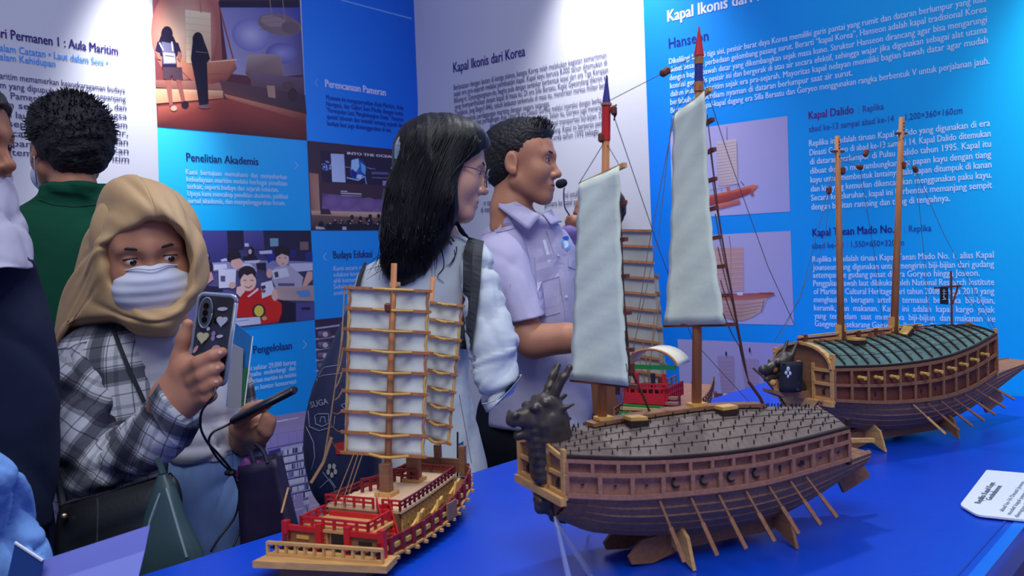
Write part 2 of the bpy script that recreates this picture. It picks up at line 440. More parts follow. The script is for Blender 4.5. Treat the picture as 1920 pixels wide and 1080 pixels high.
LAY = 0.0006
class Print:
    """a printed graphic on a wall; outlines given by sight from the photo, laid on the wall plane"""
    def __init__(s, wall): s.on = on_left if wall == 'L' else on_right; s.wall = wall; s.V = []; s.F = []; s.C = []; s.n = 0
    def h(s, lay): s.n += 1; return lay*LAY+s.n*9e-6      # every print layer a hair above the last
    def poly(s, pts, col, lay=1, world=None):
        n = len(s.V); hh = s.h(lay)
        for p in pts: s.V.append(s.on(p[0], p[1], hh))
        if isinstance(col[0], (tuple, list)): s.C += [rgb(*c) for c in col]
        else: s.C += [rgb(*col)]*len(pts)
        s.F.append(tuple(range(n, n+len(pts)))); return s
    def quad(s, pts, cols, lay=1, nx=8, ny=8):
        """four corners TL TR BR BL with a colour each: smooth printed gradient"""
        hh = s.h(lay); P = [s.on(p[0], p[1], hh) for p in pts]; n = len(s.V); Cc = [np.array(rgb(*c)) for c in cols]
        for j in range(ny+1):
            for i in range(nx+1):
                a, b = i/nx, j/ny
                s.V.append(P[0]*(1-a)*(1-b)+P[1]*a*(1-b)+P[2]*a*b+P[3]*(1-a)*b)
                s.C.append(tuple(Cc[0]*(1-a)*(1-b)+Cc[1]*a*(1-b)+Cc[2]*a*b+Cc[3]*(1-a)*b))
        for j in range(ny):
            for i in range(nx): q = n+j*(nx+1)+i; s.F.append((q, q+1, q+nx+2, q+nx+1))
        return s
    def disc(s, c, rx, ry, col, lay=2, n=18, rot=0.0, col2=None):
        ca, sa = math.cos(rot), math.sin(rot); pts = []
        for k in range(n):
            a = 2*math.pi*k/n; x, y = rx*math.cos(a), ry*math.sin(a); pts.append((c[0]+x*ca-y*sa, c[1]+x*sa+y*ca))
        if col2 is None: return s.poly(pts, col, lay)
        m = len(s.V)
        hh = s.h(lay); s.V.append(s.on(c[0], c[1], hh)); s.C.append(rgb(*col))
        for p in pts: s.V.append(s.on(p[0], p[1], hh)); s.C.append(rgb(*col2))
        for k in range(n): s.F.append((m, m+1+k, m+1+(k+1) % n))
        return s
    def line(s, pts, w, col, lay=2):
        for (x0, y0), (x1, y1) in zip(pts[:-1], pts[1:]):
            L = math.hypot(x1-x0, y1-y0) or 1; nx, ny = -(y1-y0)/L*w/2, (x1-x0)/L*w/2
            s.poly([(x0+nx, y0+ny), (x1+nx, y1+ny), (x1-nx, y1-ny), (x0-nx, y0-ny)], col, lay)
        return s
    def text(s, t, x0, y0, x1, y1, cap, col, bold=0.0, lay=3, pre='', post=''):
        bold += 0.008
        shifts = [0.0, bold*1.3] if bold < 0.014 else [0.0, bold*0.95, bold*1.9]; b0 = 0.0
        for sh in shifts:
            hh = s.h(lay); P0, P1 = s.on(x0, y0, hh), s.on(x1, y1, hh); z = (P0[2]+P1[2])/2
            hz = (s.on(x0, y0-cap, 0)[2]-s.on(x0, y0, 0)[2]+s.on(x1, y1-cap, 0)[2]-s.on(x1, y1, 0)[2])/2
            d = P1-P0; d[2] = 0; L = np.linalg.norm(d); d /= L
            a, b = text_w(t, b0); sx = L/(b-a); off = 0.0
            if pre: off = text_w(pre+t, b0)[1]-b
            V, F = text_mesh(pre+t+post, b0); n = len(s.V)
            for q in V:
                p = P0+d*((q[0]-a-off+sh)*sx); s.V.append(np.array([p[0], p[1], z+q[1]/cap_h()*hz])); s.C.append(rgb(*col))
            s.F += [tuple(i+n for i in f) for f in F]
        return s
    def build(s, name, parent=None):
        lab = name.replace('photo_print_', 'photo of a ').replace('_', ' ') if name.startswith('photo_print_') else None
        if lab: name = 'photo_print'
        o = link_mesh(name, s.V, s.F, ink, parent, cols=s.C); tag(o, lab); tag(o, kind='structure') if parent is None else None; return o

NAVY, SKY, BODY = (30, 24, 105), (70, 150, 235), (62, 60, 110)
WHT = (236, 240, 255)
# ---------- left wall: white panel
p = Print('L')
p.text('ri Permanen 1 : Aula Maritim', 2, 71, 221, 103, 17, (38, 22, 110), 0.018, pre='Gale')
p.build('panel_heading', wall_left)
p = Print('L')
p.text('alam Catatan • Laut dalam Seni •', 0, 97, 203, 122.5, 13, SKY, 0.008, pre='Laut d')
p.text('alam Kehidupan', 0, 112.5, 104, 125.5, 13, SKY, 0.008, pre='• Laut d')
p.build('panel_subheading', wall_left)
p = Print('L')
for t, x0, y0, x1, y1, pre in [
    ('aritim memamerkan keanekaragaman budaya', 0, 147.5, 234.5, 174.6, 'Galeri Permanen Aula M'), ('m yang dipupuk oleh leluhur sepanjang', 0, 164, 236, 191.5, 'mariti'),
    ('h. Pameran ini memuat seni, dan', 0, 182.5, 237, 207.5, 'sejara'), ('an sehari-hari para bangsa', 5, 200, 238, 223.5, 'kehidup'),
    ('an laut. Koleksi yang beragam', 3, 218.5, 238.5, 240, 'deng'), ('seperti peta Asia Timur,', 16, 236, 240, 255.5, 'maritim '),
    ('cangkang kapal laut, dan', 23.6, 255, 240, 271.5, ''), ('pan yang menawarkan', 24, 274, 241, 288, 'kehidu'), ('tematik sejarah maritim', 22, 291, 242, 303.8, '')]:
    p.text(t, x0, y0, x1, y1, 11.5, BODY, 0.004, pre=pre)
p.build('panel_text', wall_left)

# ---------- left wall: checkerboard of blue panels and photo prints
B1, B2 = (0, 140, 252), (18, 150, 252)
def panel(name, pts, cols): return Print('L').quad(pts, cols, 1).build(name, wall_left)
panel('blue_panel', [(562, -60), (779, -60), (785, 285), (575.5, 263.5)], [(0, 112, 226), (0, 92, 205), (0, 110, 236), (20, 146, 252)])
panel('blue_panel', [(295, 237), (575.5, 263.5), (583, 432), (300, 432)], [(60, 214, 255), (30, 168, 255), (0, 172, 255), (0, 190, 255)])  # paler towards top left: the arm lamp's glow is put into the ink
panel('blue_panel', [(583, 432), (793, 432), (798, 580), (590, 599.5)], [(20, 160, 255), B1, B1, (20, 160, 255)])
panel('blue_panel', [(302, 632), (590, 599.5), (598, 768), (306, 817)], [(0, 160, 255), (10, 160, 255), (14, 156, 255), (0, 160, 255)])
panel('blue_panel', [(598, 768), (803, 735), (808, 900), (604, 960)], [B1, B1, B1, B1])
p = Print('L').line([(625, -10), (640, 0), (772, 35)], 2.2, (120, 175, 245), 2); p.build('tape_strip', wall_left)
p = Print('L').text('Penelitian Akademis', 349.4, 301.3, 484.2, 309.9, 14.5, (22, 38, 110), 0.018); p.build('panel_heading', wall_left)
p = Print('L')
for t, x0, y0, x1, y1 in [('Kami  bertujuan  memahami  dan  menyebarkan', 348.7, 327.4, 537.6, 335.3), ('kebudayaan maritim melalui berbagai penelitian', 350, 340.8, 538.3, 347.8),
    ('terkait, seperti budaya dan sejarah kelautan.', 350.8, 354, 522.4, 359.6), ('Upaya kami mencakup penelitian akademis, publikasi', 352, 367.2, 539.7, 372.5),
    ('jurnal akademis, dan menyelenggarakan forum.', 353, 381, 535, 384.6)]: p.text(t, x0, y0, x1, y1, 9.2, (190, 224, 255), 0.014)
p.line([(552, 302.6), (559, 310), (552, 317)], 1.5, (150, 205, 255), 3); p.build('panel_text', wall_left)
p = Print('L').text('Perencanaan Pameran', 609.7, 162.7, 722.8, 179.6, 13.5, (205, 214, 255), 0.03); p.build('panel_heading', wall_left)
p = Print('L')
for t, x0, y0, x1, y1 in [('Museum ini mengoperasikan Aula Maritim, Aula', 611.5, 186.6, 756, 205.8), ('Navigasi, dan Galeri Seni Media dengan tema', 612, 199, 756, 216.6),
    ('“Perwujudan Laut, Menghubungkan Dunia.” Pameran', 612.7, 211, 756, 227.5), ('spesial tahunan dan tematik tentang sejarah dan', 613.3, 223.3, 756.5, 238.3), ('budaya laut juga diselenggarakan di sini.', 613.6, 236, 734.3, 247.3)]:
    p.text(t, x0, y0, x1, y1, 8.6, (24, 40, 150), 0.012)
p.line([(596, 148), (590.5, 154.7), (596, 163)], 1.4, (110, 175, 250), 3); p.build('panel_text', wall_left)
p = Print('L').text('Budaya Eduk', 625, 485, 686.7, 482.7, 14, (24, 36, 112), 0.018, post='asi'); p.build('panel_heading', wall_left)
p = Print('L')
for t, y, x1 in [('Kami secara rutin', 507.3, 690), ('edukasi kompreh', 518.8, 690), ('ahli kemaritiman', 530, 690), ('Selain itu, kami', 541, 690), ('anak dan remaja', 552.3, 690)]:
    p.text(t, 625.5, y, x1, y-2.4, 8.4, (178, 214, 255), 0.012)
p.line([(612, 474), (606, 481.5), (612, 489)], 1.4, (150, 205, 255), 3); p.build('panel_text', wall_left)
p = Print('L').text('Pengelolaan', 475, 662.5, 547, 655, 14.5, (24, 30, 112), 0.018, pre='Konservasi dan '); p.build('panel_heading', wall_left)
p = Print('L')
for t, x0, y0, x1, y1, pre in [('i sekitar 29,000 barang', 471, 693.5, 555, 684.3, 'Kami memilik'), ('usaha  melindungi  dan', 468, 705.5, 554, 695.3, 'sejarah dan ber'), ('warisan maritim ini melalui', 467, 718, 555, 707.5, 'merawat '), ('is dan kantor konservasi', 463, 731, 555, 721.8, 'ruang arsip dinam')]:
    p.text(t, x0, y0, x1, y1, 9.2, (190, 224, 255), 0.012, pre=pre)
p.line([(568, 639), (575, 646), (568, 653.5)], 1.5, (150, 205, 255), 3); p.build('panel_text', wall_left)

# photo print: two visitors in front of a sailing boat
p = Print('L')
p.quad([(283, -70), (420, -58), (432, 250), (295, 237)], [(150, 84, 92), (196, 120, 110), (150, 66, 60), (120, 48, 52)], 1)
p.quad([(408, -60), (560, -45), (575.5, 263.5), (424, 250)], [(40, 34, 62), (34, 28, 58), (92, 44, 56), (120, 50, 52)], 1.2)
p.disc((345, 60), 62, 90, (255, 214, 178), 1.6, 24, 0, (186, 108, 100))
p.poly([(412, 12), (563, 12), (568, 140), (500, 146), (430, 138)], [(140, 138, 190), (58, 60, 150), (90, 74, 120), (150, 140, 176), (168, 160, 196)], 1.8)
p.disc((470, 66), 36, 30, (186, 182, 214), 2, 20, 0.3, (120, 118, 184)); p.disc((528, 100), 30, 20, (150, 146, 200), 2, 18, 0, (92, 90, 160))
for c, rx, ry, cc in [((524, 46), 42, 20, (128, 106, 110)), ((512, 40), 24, 11, (150, 130, 128)), ((545, 52), 18, 12, (112, 90, 102))]: p.disc(c, rx, ry, cc, 2.2, 14, 0.2)
for y in (36, 46, 56): p.line([(486, y), (520, y-6), (560, y+4)], 0.8, (116, 94, 100), 2.6)
p.line([(506, 0), (510, 34)], 1.5, (150, 130, 120), 2.6); p.line([(530, 0), (534, 40)], 1.5, (150, 130, 120), 2.6)
p.quad([(410, 3), (560, 3), (561, 14), (411, 14)], [(30, 24, 52)]*4, 2.3)
p.poly([(464, 104), (472, 101), (510, 102), (526, 106), (532, 132), (530, 150), (470, 150), (460, 138)], [(176, 156, 150)]*3+[(150, 126, 124)]*2+[(120, 92, 96)]*3, 2.4)
p.poly([(347, 18), (395, 24), (396, 122), (350, 118)], [(255, 236, 196), (246, 220, 176), (228, 176, 140), (250, 214, 170)], 2.6)
for k in range(7): p.line([(348, 32+k*12), (395, 37+k*12)], 0.9, (226, 190, 150), 2.8)
p.line([(375, 0), (377, 24)], 2, (190, 120, 90), 2.8); p.line([(411, 12), (438, 112)], 2.6, (150, 74, 66), 2.8)
p.poly([(336, 110), (360, 122), (392, 116), (438, 110), (444, 128), (424, 152), (396, 158), (358, 150), (340, 132)], [(232, 150, 116), (226, 150, 112), (236, 170, 120), (214, 128, 100), (150, 76, 66), (150, 74, 64), (180, 92, 78), (200, 112, 92), (220, 130, 104)], 3)
p.line([(392, 116), (444, 112)], 2, (255, 214, 170), 3.2); p.line([(362, 140), (430, 138)], 1.2, (168, 84, 72), 3.2)
p.poly([(291, 150), (416, 152), (416, 172), (292, 164)], [(168, 108, 96), (206, 146, 124), (178, 112, 96), (140, 80, 76)], 2.8)
p.poly([(291, 166), (418, 170), (418, 184), (293, 194)], [(244, 190, 150), (252, 210, 160), (216, 128, 100), (236, 160, 120)], 2.9)
p.poly([(410, 150), (572, 178), (575, 216), (420, 176)], [(112, 72, 80), (60, 40, 62), (46, 28, 46), (130, 76, 72)], 3)
p.poly([(420, 176), (574, 214), (574, 228), (424, 184)], [(226, 148, 116), (150, 66, 54), (110, 44, 44), (200, 110, 84)], 3.1)
p.poly([(470, 136), (568, 146), (569, 176), (470, 166)], [(126, 98, 116), (96, 74, 104), (66, 46, 70), (104, 72, 84)], 2.7)
p.disc((549, 178), 9, 13, (58, 34, 46), 3.3); p.poly([(500, 160), (515, 161), (517, 184), (503, 182)], (178, 140, 120), 3.3); p.disc((540, 160), 12, 7, (88, 62, 64), 3.2)
p.poly([(296, 200), (430, 186), (574, 226), (575.5, 263.5), (295, 237)], [(190, 96, 82), (176, 78, 64), (122, 44, 42), (78, 28, 36), (96, 38, 42)], 2.6)
# visitors
p.disc((313, 64), 11, 15, (34, 22, 52), 4); p.poly([(302, 66), (325, 68), (332, 84), (296, 82)], (30, 20, 48), 4)
p.poly([(295, 78), (334, 80), (340, 98), (330, 104), (332, 128), (304, 128), (304, 104), (291, 96)], (40, 28, 66), 4)
p.poly([(303, 78), (325, 82), (330, 120), (306, 120)], (120, 116, 150), 4.4); p.poly([(306, 98), (328, 100), (330, 118), (308, 118)], (196, 190, 214), 4.6); p.line([(309, 104), (326, 106)], 1.4, (60, 50, 80), 4.8); p.line([(299, 80), (306, 94)], 2.5, (226, 220, 236), 4.6); p.line([(322, 78), (324, 96)], 2.5, (226, 220, 236), 4.6)
p.poly([(291, 96), (300, 100), (302, 112), (296, 110)], (190, 120, 104), 4.2); p.poly([(334, 96), (341, 100), (338, 116), (332, 108)], (190, 120, 104), 4.2)
p.poly([(305, 126), (341, 126), (343, 150), (326, 150), (322, 140), (318, 150), (307, 148)], (86, 60, 74), 4.2)
p.poly([(310, 150), (321, 150), (324, 196), (318, 200)], (168, 98, 88), 4.1); p.poly([(330, 150), (340, 150), (347, 188), (341, 192)], (160, 92, 84), 4.1)
p.disc((326, 203), 6, 5, (206, 170, 150), 4.5); p.disc((347, 196), 7, 7, (40, 26, 40), 4.5)
p.disc((371, 74), 10, 14, (32, 20, 46), 4); p.poly([(362, 72), (381, 72), (390, 96), (394, 110), (388, 118), (391, 194), (374, 199), (366, 150), (358, 110), (360, 90)], (28, 18, 44), 4)
p.line([(367, 97), (389, 99)], 1, (160, 140, 160), 4.6); p.disc((384, 200), 12, 3.5, (120, 90, 96), 4.5)
p.build('photo_print_boat_hall', wall_left)

# photo print: lecture stage
p = Print('L')
p.quad([(575.5, 263.5), (788, 285), (793, 432), (583, 432)], [(64, 44, 66), (54, 36, 70), (64, 44, 80), (84, 58, 66)], 1)
p.poly([(600, 282), (788, 300), (790, 350), (605, 342)], (44, 32, 66), 1.6)
p.poly([(604, 362), (640, 366), (700, 374), (790, 370), (792, 404), (604, 396)], [(92, 66, 118), (118, 88, 150), (108, 80, 140), (118, 90, 150), (140, 108, 168), (136, 104, 160)], 1.8)
for c in [(622, 378), (650, 380), (690, 384), (725, 386)]: p.disc(c, 17, 14, (134, 104, 164), 2, 14, 0, (118, 90, 150))
p.poly([(580, 324), (597, 326), (600, 396), (583, 396)], [(168, 118, 104), (176, 128, 112), (186, 142, 128), (150, 100, 92)], 2)
p.poly([(583, 395), (792, 400), (793, 412), (584, 403)], [(210, 176, 160), (216, 184, 168), (176, 136, 130), (180, 140, 124)], 2.4)
p.poly([(584, 403), (793, 412), (793, 432), (583, 432)], [(120, 88, 84), (110, 80, 84), (52, 40, 62), (60, 46, 60)], 2.2)
p.poly([(601, 391), (617, 392), (622, 402), (601, 402)], (62, 44, 66), 2.8)
p.poly([(620, 288), (645, 289), (648, 342), (623, 341)], [(180, 198, 240), (170, 190, 236), (190, 206, 246), (200, 214, 250)], 2.6)
rg = random.Random(4)
for k in range(40):
    a = rg.random()*6.28; r = 9*rg.random()**0.5; p.disc((612+r*math.cos(a), 311+r*math.sin(a)), 1.3, 1.2, rg.choice([(120, 160, 240), (190, 210, 250), (70, 100, 200)]), 2.8, 6)
p.disc((671, 318), 15, 20, (46, 96, 206), 2.6, 20, 0.2, (30, 60, 160)); p.poly([(659, 300), (672, 297), (674, 312), (668, 322), (658, 318)], (166, 206, 250), 2.9); p.poly([(676, 304), (686, 312), (685, 328), (678, 322)], (96, 176, 236), 2.9); p.poly([(664, 326), (680, 328), (676, 336), (668, 334)], (190, 216, 250), 2.9)
p.poly([(660, 316), (670, 326), (668, 334), (660, 328)], (20, 40, 140), 3)
p.line([(650, 333), (672, 338), (684, 330)], 2, (180, 206, 250), 3); p.line([(684, 330), (687, 345)], 2, (120, 160, 236), 3); p.line([(647, 313), (656, 314)], 1, (150, 180, 240), 3); p.line([(688, 314), (698, 317)], 1, (150, 180, 240), 3)
p.text('INTO THE OCEAN', 651, 289.5, 741, 296.5, 4.6, (226, 226, 246), 0.03, lay=3)
for y, x1 in ((316, 704), (323, 728), (325.5, 728), (333, 726)): p.line([(697, y), (x1, y+1)], 1.6, (112, 112, 176), 3)
for k in range(3): p.line([(717.5, 340+k*3.2), (728, 341+k*3.2)], 2, (190, 160, 236), 3)
p.line([(639, 358.5), (651, 359)], 1.8, (220, 210, 230), 3); p.line([(639, 362), (678, 364)], 1.8, (220, 210, 230), 3); p.line([(640, 366), (678, 368)], 1.2, (196, 186, 214), 3)
p.disc((736, 316), 3, 4, (220, 190, 220), 3, 8); p.disc((721, 363), 2.4, 2.6, (230, 214, 190), 3, 8)
for x, y, r in [(660, 407, 3.4), (676, 409, 3.2), (694, 406, 3.6), (710, 405, 3.4), (688, 411, 3), (640, 417, 4), (628, 418, 4), (655, 418, 4.5), (675, 419, 4.5), (695, 417, 4.5), (712, 419, 4.5), (602, 421, 5), (730, 409, 4), (748, 407, 4), (766, 412, 4)]: p.disc((x, y), r, r*1.3, (28, 20, 38), 3, 10)
p.poly([(612, 420), (792, 420), (793, 432), (606, 432)], (32, 24, 48), 2.9)
for x, y in [(628, 413), (640, 413.5), (660, 414), (676, 414.5), (692, 414), (619, 419), (639, 418), (657, 419), (690, 420), (708, 420)]: p.disc((x, y), 1.2, 1.2, (226, 216, 236), 3.4, 6)
p.poly([(592, 424), (606, 426), (611, 430), (592, 430)], (190, 180, 206), 3.4); p.poly([(642, 425), (649, 425), (650, 431), (642, 431)], (190, 180, 206), 3.4)
p.build('photo_print_lecture_stage', wall_left)

# photo print: children in a classroom
def pxy(x, y): return (380+x/5.4, 420+y/5.4)
p = Print('L')
p.quad([(300, 432), (583, 432), (590, 599.5), (302, 632)], [(64, 60, 130), (44, 36, 74), (70, 62, 110), (120, 120, 176)], 1)
def P5(pts, col, lay=2): p.poly([pxy(*q) for q in pts], col, lay)
def D5(x, y, rx, ry, col, lay=3, rot=0): p.disc(pxy(x, y), rx/5.4, ry/5.4, col, lay, 14, rot)
P5([(-430, 66), (250, 66), (260, 390), (-430, 420)], [(80, 76, 150), (76, 70, 150), (56, 52, 120), (60, 60, 130)]); P5([(245, 66), (412, 66), (420, 250), (258, 300)], (40, 32, 62)); P5([(412, 66), (612, 66), (628, 260), (420, 250)], [(88, 84, 160), (84, 80, 156), (70, 64, 130), (64, 60, 128)])
P5([(618, 66), (1095, 66), (1112, 380), (630, 330)], [(46, 38, 76), (40, 30, 56), (44, 36, 76), (52, 44, 90)]); P5([(680, 145), (765, 145), (768, 225), (685, 228)], (130, 170, 196), 2.4); P5([(985, 180), (1070, 180), (1072, 262), (985, 262)], (130, 104, 110), 2.4)
P5([(865, 260), (940, 260), (945, 340), (870, 345)], (40, 44, 130), 2.4); P5([(1040, 290), (1110, 280), (1114, 370), (1040, 370)], (44, 50, 140), 2.5); P5([(650, 280), (730, 285), (735, 350), (660, 400)], (40, 50, 150), 2.5)
P5([(-430, 420), (110, 390), (560, 370), (1112, 380), (1120, 470), (540, 470), (100, 480), (-430, 500)], [(150, 152, 200)]*3+[(130, 126, 176)]*2+[(150, 150, 196)]*3, 2.2)
for q in [[(570, 275), (700, 265), (705, 300), (580, 305)], [(420, 370), (585, 365), (560, 400), (430, 390)], [(180, 360), (240, 345), (250, 375), (190, 380)], [(880, 400), (1112, 395), (1114, 470), (885, 490)]]: P5(q, (206, 206, 236), 2.6)
P5([(540, 395), (640, 390), (645, 470), (550, 465)], (44, 36, 64), 2.6); P5([(400, 330), (540, 320), (560, 365), (420, 375)], (36, 28, 52), 2.7)
D5(490, 290, 34, 60, (30, 20, 40), 2.8); D5(480, 280, 18, 26, (214, 176, 186), 3); P5([(425, 195), (465, 195), (468, 228), (425, 228)], (214, 200, 226), 2.8)
D5(55, 330, 20, 40, (36, 26, 48), 2.8); D5(48, 320, 12, 22, (196, 160, 176), 3); D5(78, 450, 30, 70, (44, 34, 60), 2.8); P5([(40, 520), (90, 480), (110, 560), (30, 620)], (214, 160, 170), 3)
# boy behind on the left
D5(318, 330, 70, 75, (40, 30, 46), 3); D5(345, 400, 62, 58, (222, 176, 170), 3.2, 0.3); P5([(255, 300), (370, 290), (376, 345), (280, 370)], (38, 28, 44), 3.4); P5([(390, 395), (480, 400), (545, 470), (540, 560), (380, 520)], (214, 210, 236), 3); P5([(160, 460), (340, 455), (330, 640), (165, 650)], (220, 220, 246), 3.2); P5([(180, 525), (230, 525), (228, 585), (182, 580)], (90, 86, 120), 3.5); P5([(110, 410), (240, 405), (250, 450), (110, 470)], (216, 216, 244), 3); D5(300, 620, 36, 34, (222, 172, 166), 3.8); P5([(0, 620), (210, 640), (200, 680), (0, 700)], (44, 36, 66), 3)
# boy on the right
D5(805, 280, 82, 68, (42, 32, 44), 3.2); D5(808, 355, 66, 72, (232, 192, 186), 3.4); P5([(730, 290), (880, 280), (884, 330), (800, 300), (738, 340)], (42, 32, 44), 3.8); P5([(720, 450), (780, 425), (850, 420), (900, 430), (1020, 540), (1000, 640), (740, 640), (700, 560)], (186, 178, 206), 3.2)
for x in (780, 838): D5(x, 342, 10, 4, (60, 40, 50), 4)
D5(812, 402, 14, 6, (190, 110, 116), 4); P5([(760, 600), (930, 600), (928, 628), (765, 628)], (96, 92, 130), 3.6); P5([(700, 470), (850, 440), (880, 530), (720, 560)], (224, 224, 246), 3.9); P5([(722, 490), (760, 480), (772, 535), (735, 545)], (70, 70, 96), 4.2); D5(676, 500, 32, 48, (226, 178, 172), 4.2); P5([(1060, 480), (1110, 480), (1112, 560), (1050, 630), (1005, 630)], (224, 176, 168), 3.6)
P5([(720, 640), (1122, 620), (1130, 780), (760, 770)], [(196, 168, 168), (186, 158, 166), (176, 150, 160), (206, 176, 172)], 3); P5([(940, 680), (1080, 665), (1095, 735), (990, 745)], (96, 150, 214), 3.4); P5([(760, 760), (945, 800), (945, 985), (770, 1000)], (38, 30, 56), 3.2); P5([(945, 800), (1132, 790), (1136, 965), (945, 985)], (84, 80, 150), 3.2); P5([(1000, 845), (1090, 840), (1090, 870), (1000, 870)], (44, 36, 70), 3.4)
# boy in the red sweatshirt
P5([(330, 940), (350, 790), (400, 690), (540, 640), (640, 690), (720, 730), (800, 810), (800, 900), (770, 990), (590, 1015), (570, 945)], [(196, 30, 30)]*4+[(226, 44, 38)]*4+[(206, 34, 32)]*3, 4); D5(452, 500, 92, 78, (44, 34, 46), 4.2); D5(462, 585, 82, 96, (238, 196, 186), 4.4); P5([(365, 500), (455, 470), (535, 490), (545, 560), (500, 500), (450, 520), (420, 505), (380, 560)], (44, 34, 46), 4.8)
for x in (428, 496): p.line([pxy(x-16, 572), pxy(x, 566), pxy(x+16, 573)], 1, (70, 46, 56), 5)
p.line([pxy(430, 630), pxy(465, 648), pxy(500, 622)], 1.6, (186, 90, 96), 5); P5([(450, 735), (560, 645), (565, 670), (470, 740)], (236, 216, 230), 4.8); P5([(590, 600), (700, 570), (735, 700), (600, 755)], (224, 222, 246), 5); P5([(590, 630), (632, 618), (640, 650), (600, 665)], (60, 50, 84), 5.3); D5(616, 680, 24, 18, (150, 90, 96), 5.3); D5(730, 720, 32, 60, (232, 188, 180), 5.2); P5([(345, 640), (410, 620), (430, 680), (380, 740), (340, 700)], (236, 200, 196), 5)
D5(570, 880, 68, 72, (60, 40, 60), 4.8); D5(570, 880, 48, 56, (222, 206, 80), 5); D5(625, 955, 26, 22, (196, 170, 110), 5)
P5([(322, 955), (580, 940), (590, 1010), (330, 1040)], (204, 208, 240), 5); p.line([pxy(340, 985), pxy(470, 970)], 1.2, (120, 150, 210), 5.4)
p.build('photo_print_classroom', wall_left)

# photo print: library shelves
p = Print('L')
p.quad([(306, 817), (598, 768), (606, 985), (312, 1060)], [(150, 146, 214), (176, 160, 222), (140, 132, 214), (120, 112, 206)], 1)
p.poly([(450, 790), (598, 767), (599, 800), (455, 824)], [(150, 134, 190), (170, 146, 196), (176, 160, 214), (160, 150, 210)], 1.6)
for k in range(3): p.line([(470+k*18, 800-k*3), (520+k*20, 789-k*3)], 1.6, (226, 220, 246), 2)
p.line([(455, 851), (598, 822)], 1.6, (96, 92, 150), 2.2)
for x in (478, 494, 506, 520, 541, 556): p.line([(x, 812), (x+2, 844)], 0.7, (136, 132, 190), 2)
p.poly([(503, 846), (526, 840), (527, 862), (505, 868)], (62, 66, 150), 2.4)
p.poly([(465, 862), (500, 854), (505, 880), (470, 884)], (196, 196, 236), 2.2); p.poly([(526, 840), (590, 826), (606, 935), (560, 975), (540, 940)], (188, 186, 232), 2.2)
p.poly([(505, 868), (527, 862), (535, 930), (512, 930)], (150, 148, 216), 2.3)
rg = random.Random(9)
for r_ in range(8):
    yl = 846+r_*14.5
    p.line([(527+r_*2, yl+11), (606, yl-5)], 2.2, (66, 62, 128), 2.8)
    x = 529+r_*2.2
    while x < 602:
        w = rg.uniform(2.2, 4.2); y = yl-(x-527)*0.2
        p.poly([(x, y-1), (x+w*0.75, y-1.5), (x+w*0.75, y+8), (x, y+8.4)], rg.choice([(222, 220, 250), (206, 206, 244), (120, 116, 190), (58, 54, 110), (230, 226, 250)]), 3); x += w
for r_ in range(2):
    x = 470
    while x < 500: p.poly([(x, 866+r_*12), (x+3, 865+r_*12), (x+3, 873+r_*12), (x, 874+r_*12)], rg.choice([(220, 220, 246), (120, 116, 180), (70, 66, 130)]), 3); x += 4
p.poly([(553, 930), (566, 924), (570, 950), (560, 985), (545, 985)], (168, 150, 206), 3.4); p.poly([(578, 930), (596, 926), (599, 955), (580, 958)], (200, 180, 216), 3.2); p.line([(548, 958), (604, 944)], 1.6, (220, 214, 246), 3.6); p.line([(575, 950), (580, 980)], 1.4, (70, 60, 120), 3.6)
p.build('photo_print_library', wall_left)
# photo print: display racks (behind the backpack)
p = Print('L')
p.quad([(590, 599.5), (798, 580), (803, 735), (598, 768)], [(60, 44, 76), (70, 56, 90), (90, 80, 120), (96, 90, 150)], 1)
for k in range(5): p.line([(592, 616+k*20), (680, 604+k*19)], 3, (190, 184, 222), 2)
for k in range(4): p.poly([(596, 622+k*20), (622, 618+k*20), (622, 632+k*20), (597, 635+k*20)], [(150, 130, 160), (50, 36, 60), (90, 70, 96), (40, 30, 52)], 2.4); p.disc((610, 627+k*20), 5, 5, (206, 196, 220), 2.8, 10)
p.build('photo_print_display_racks', wall_left)

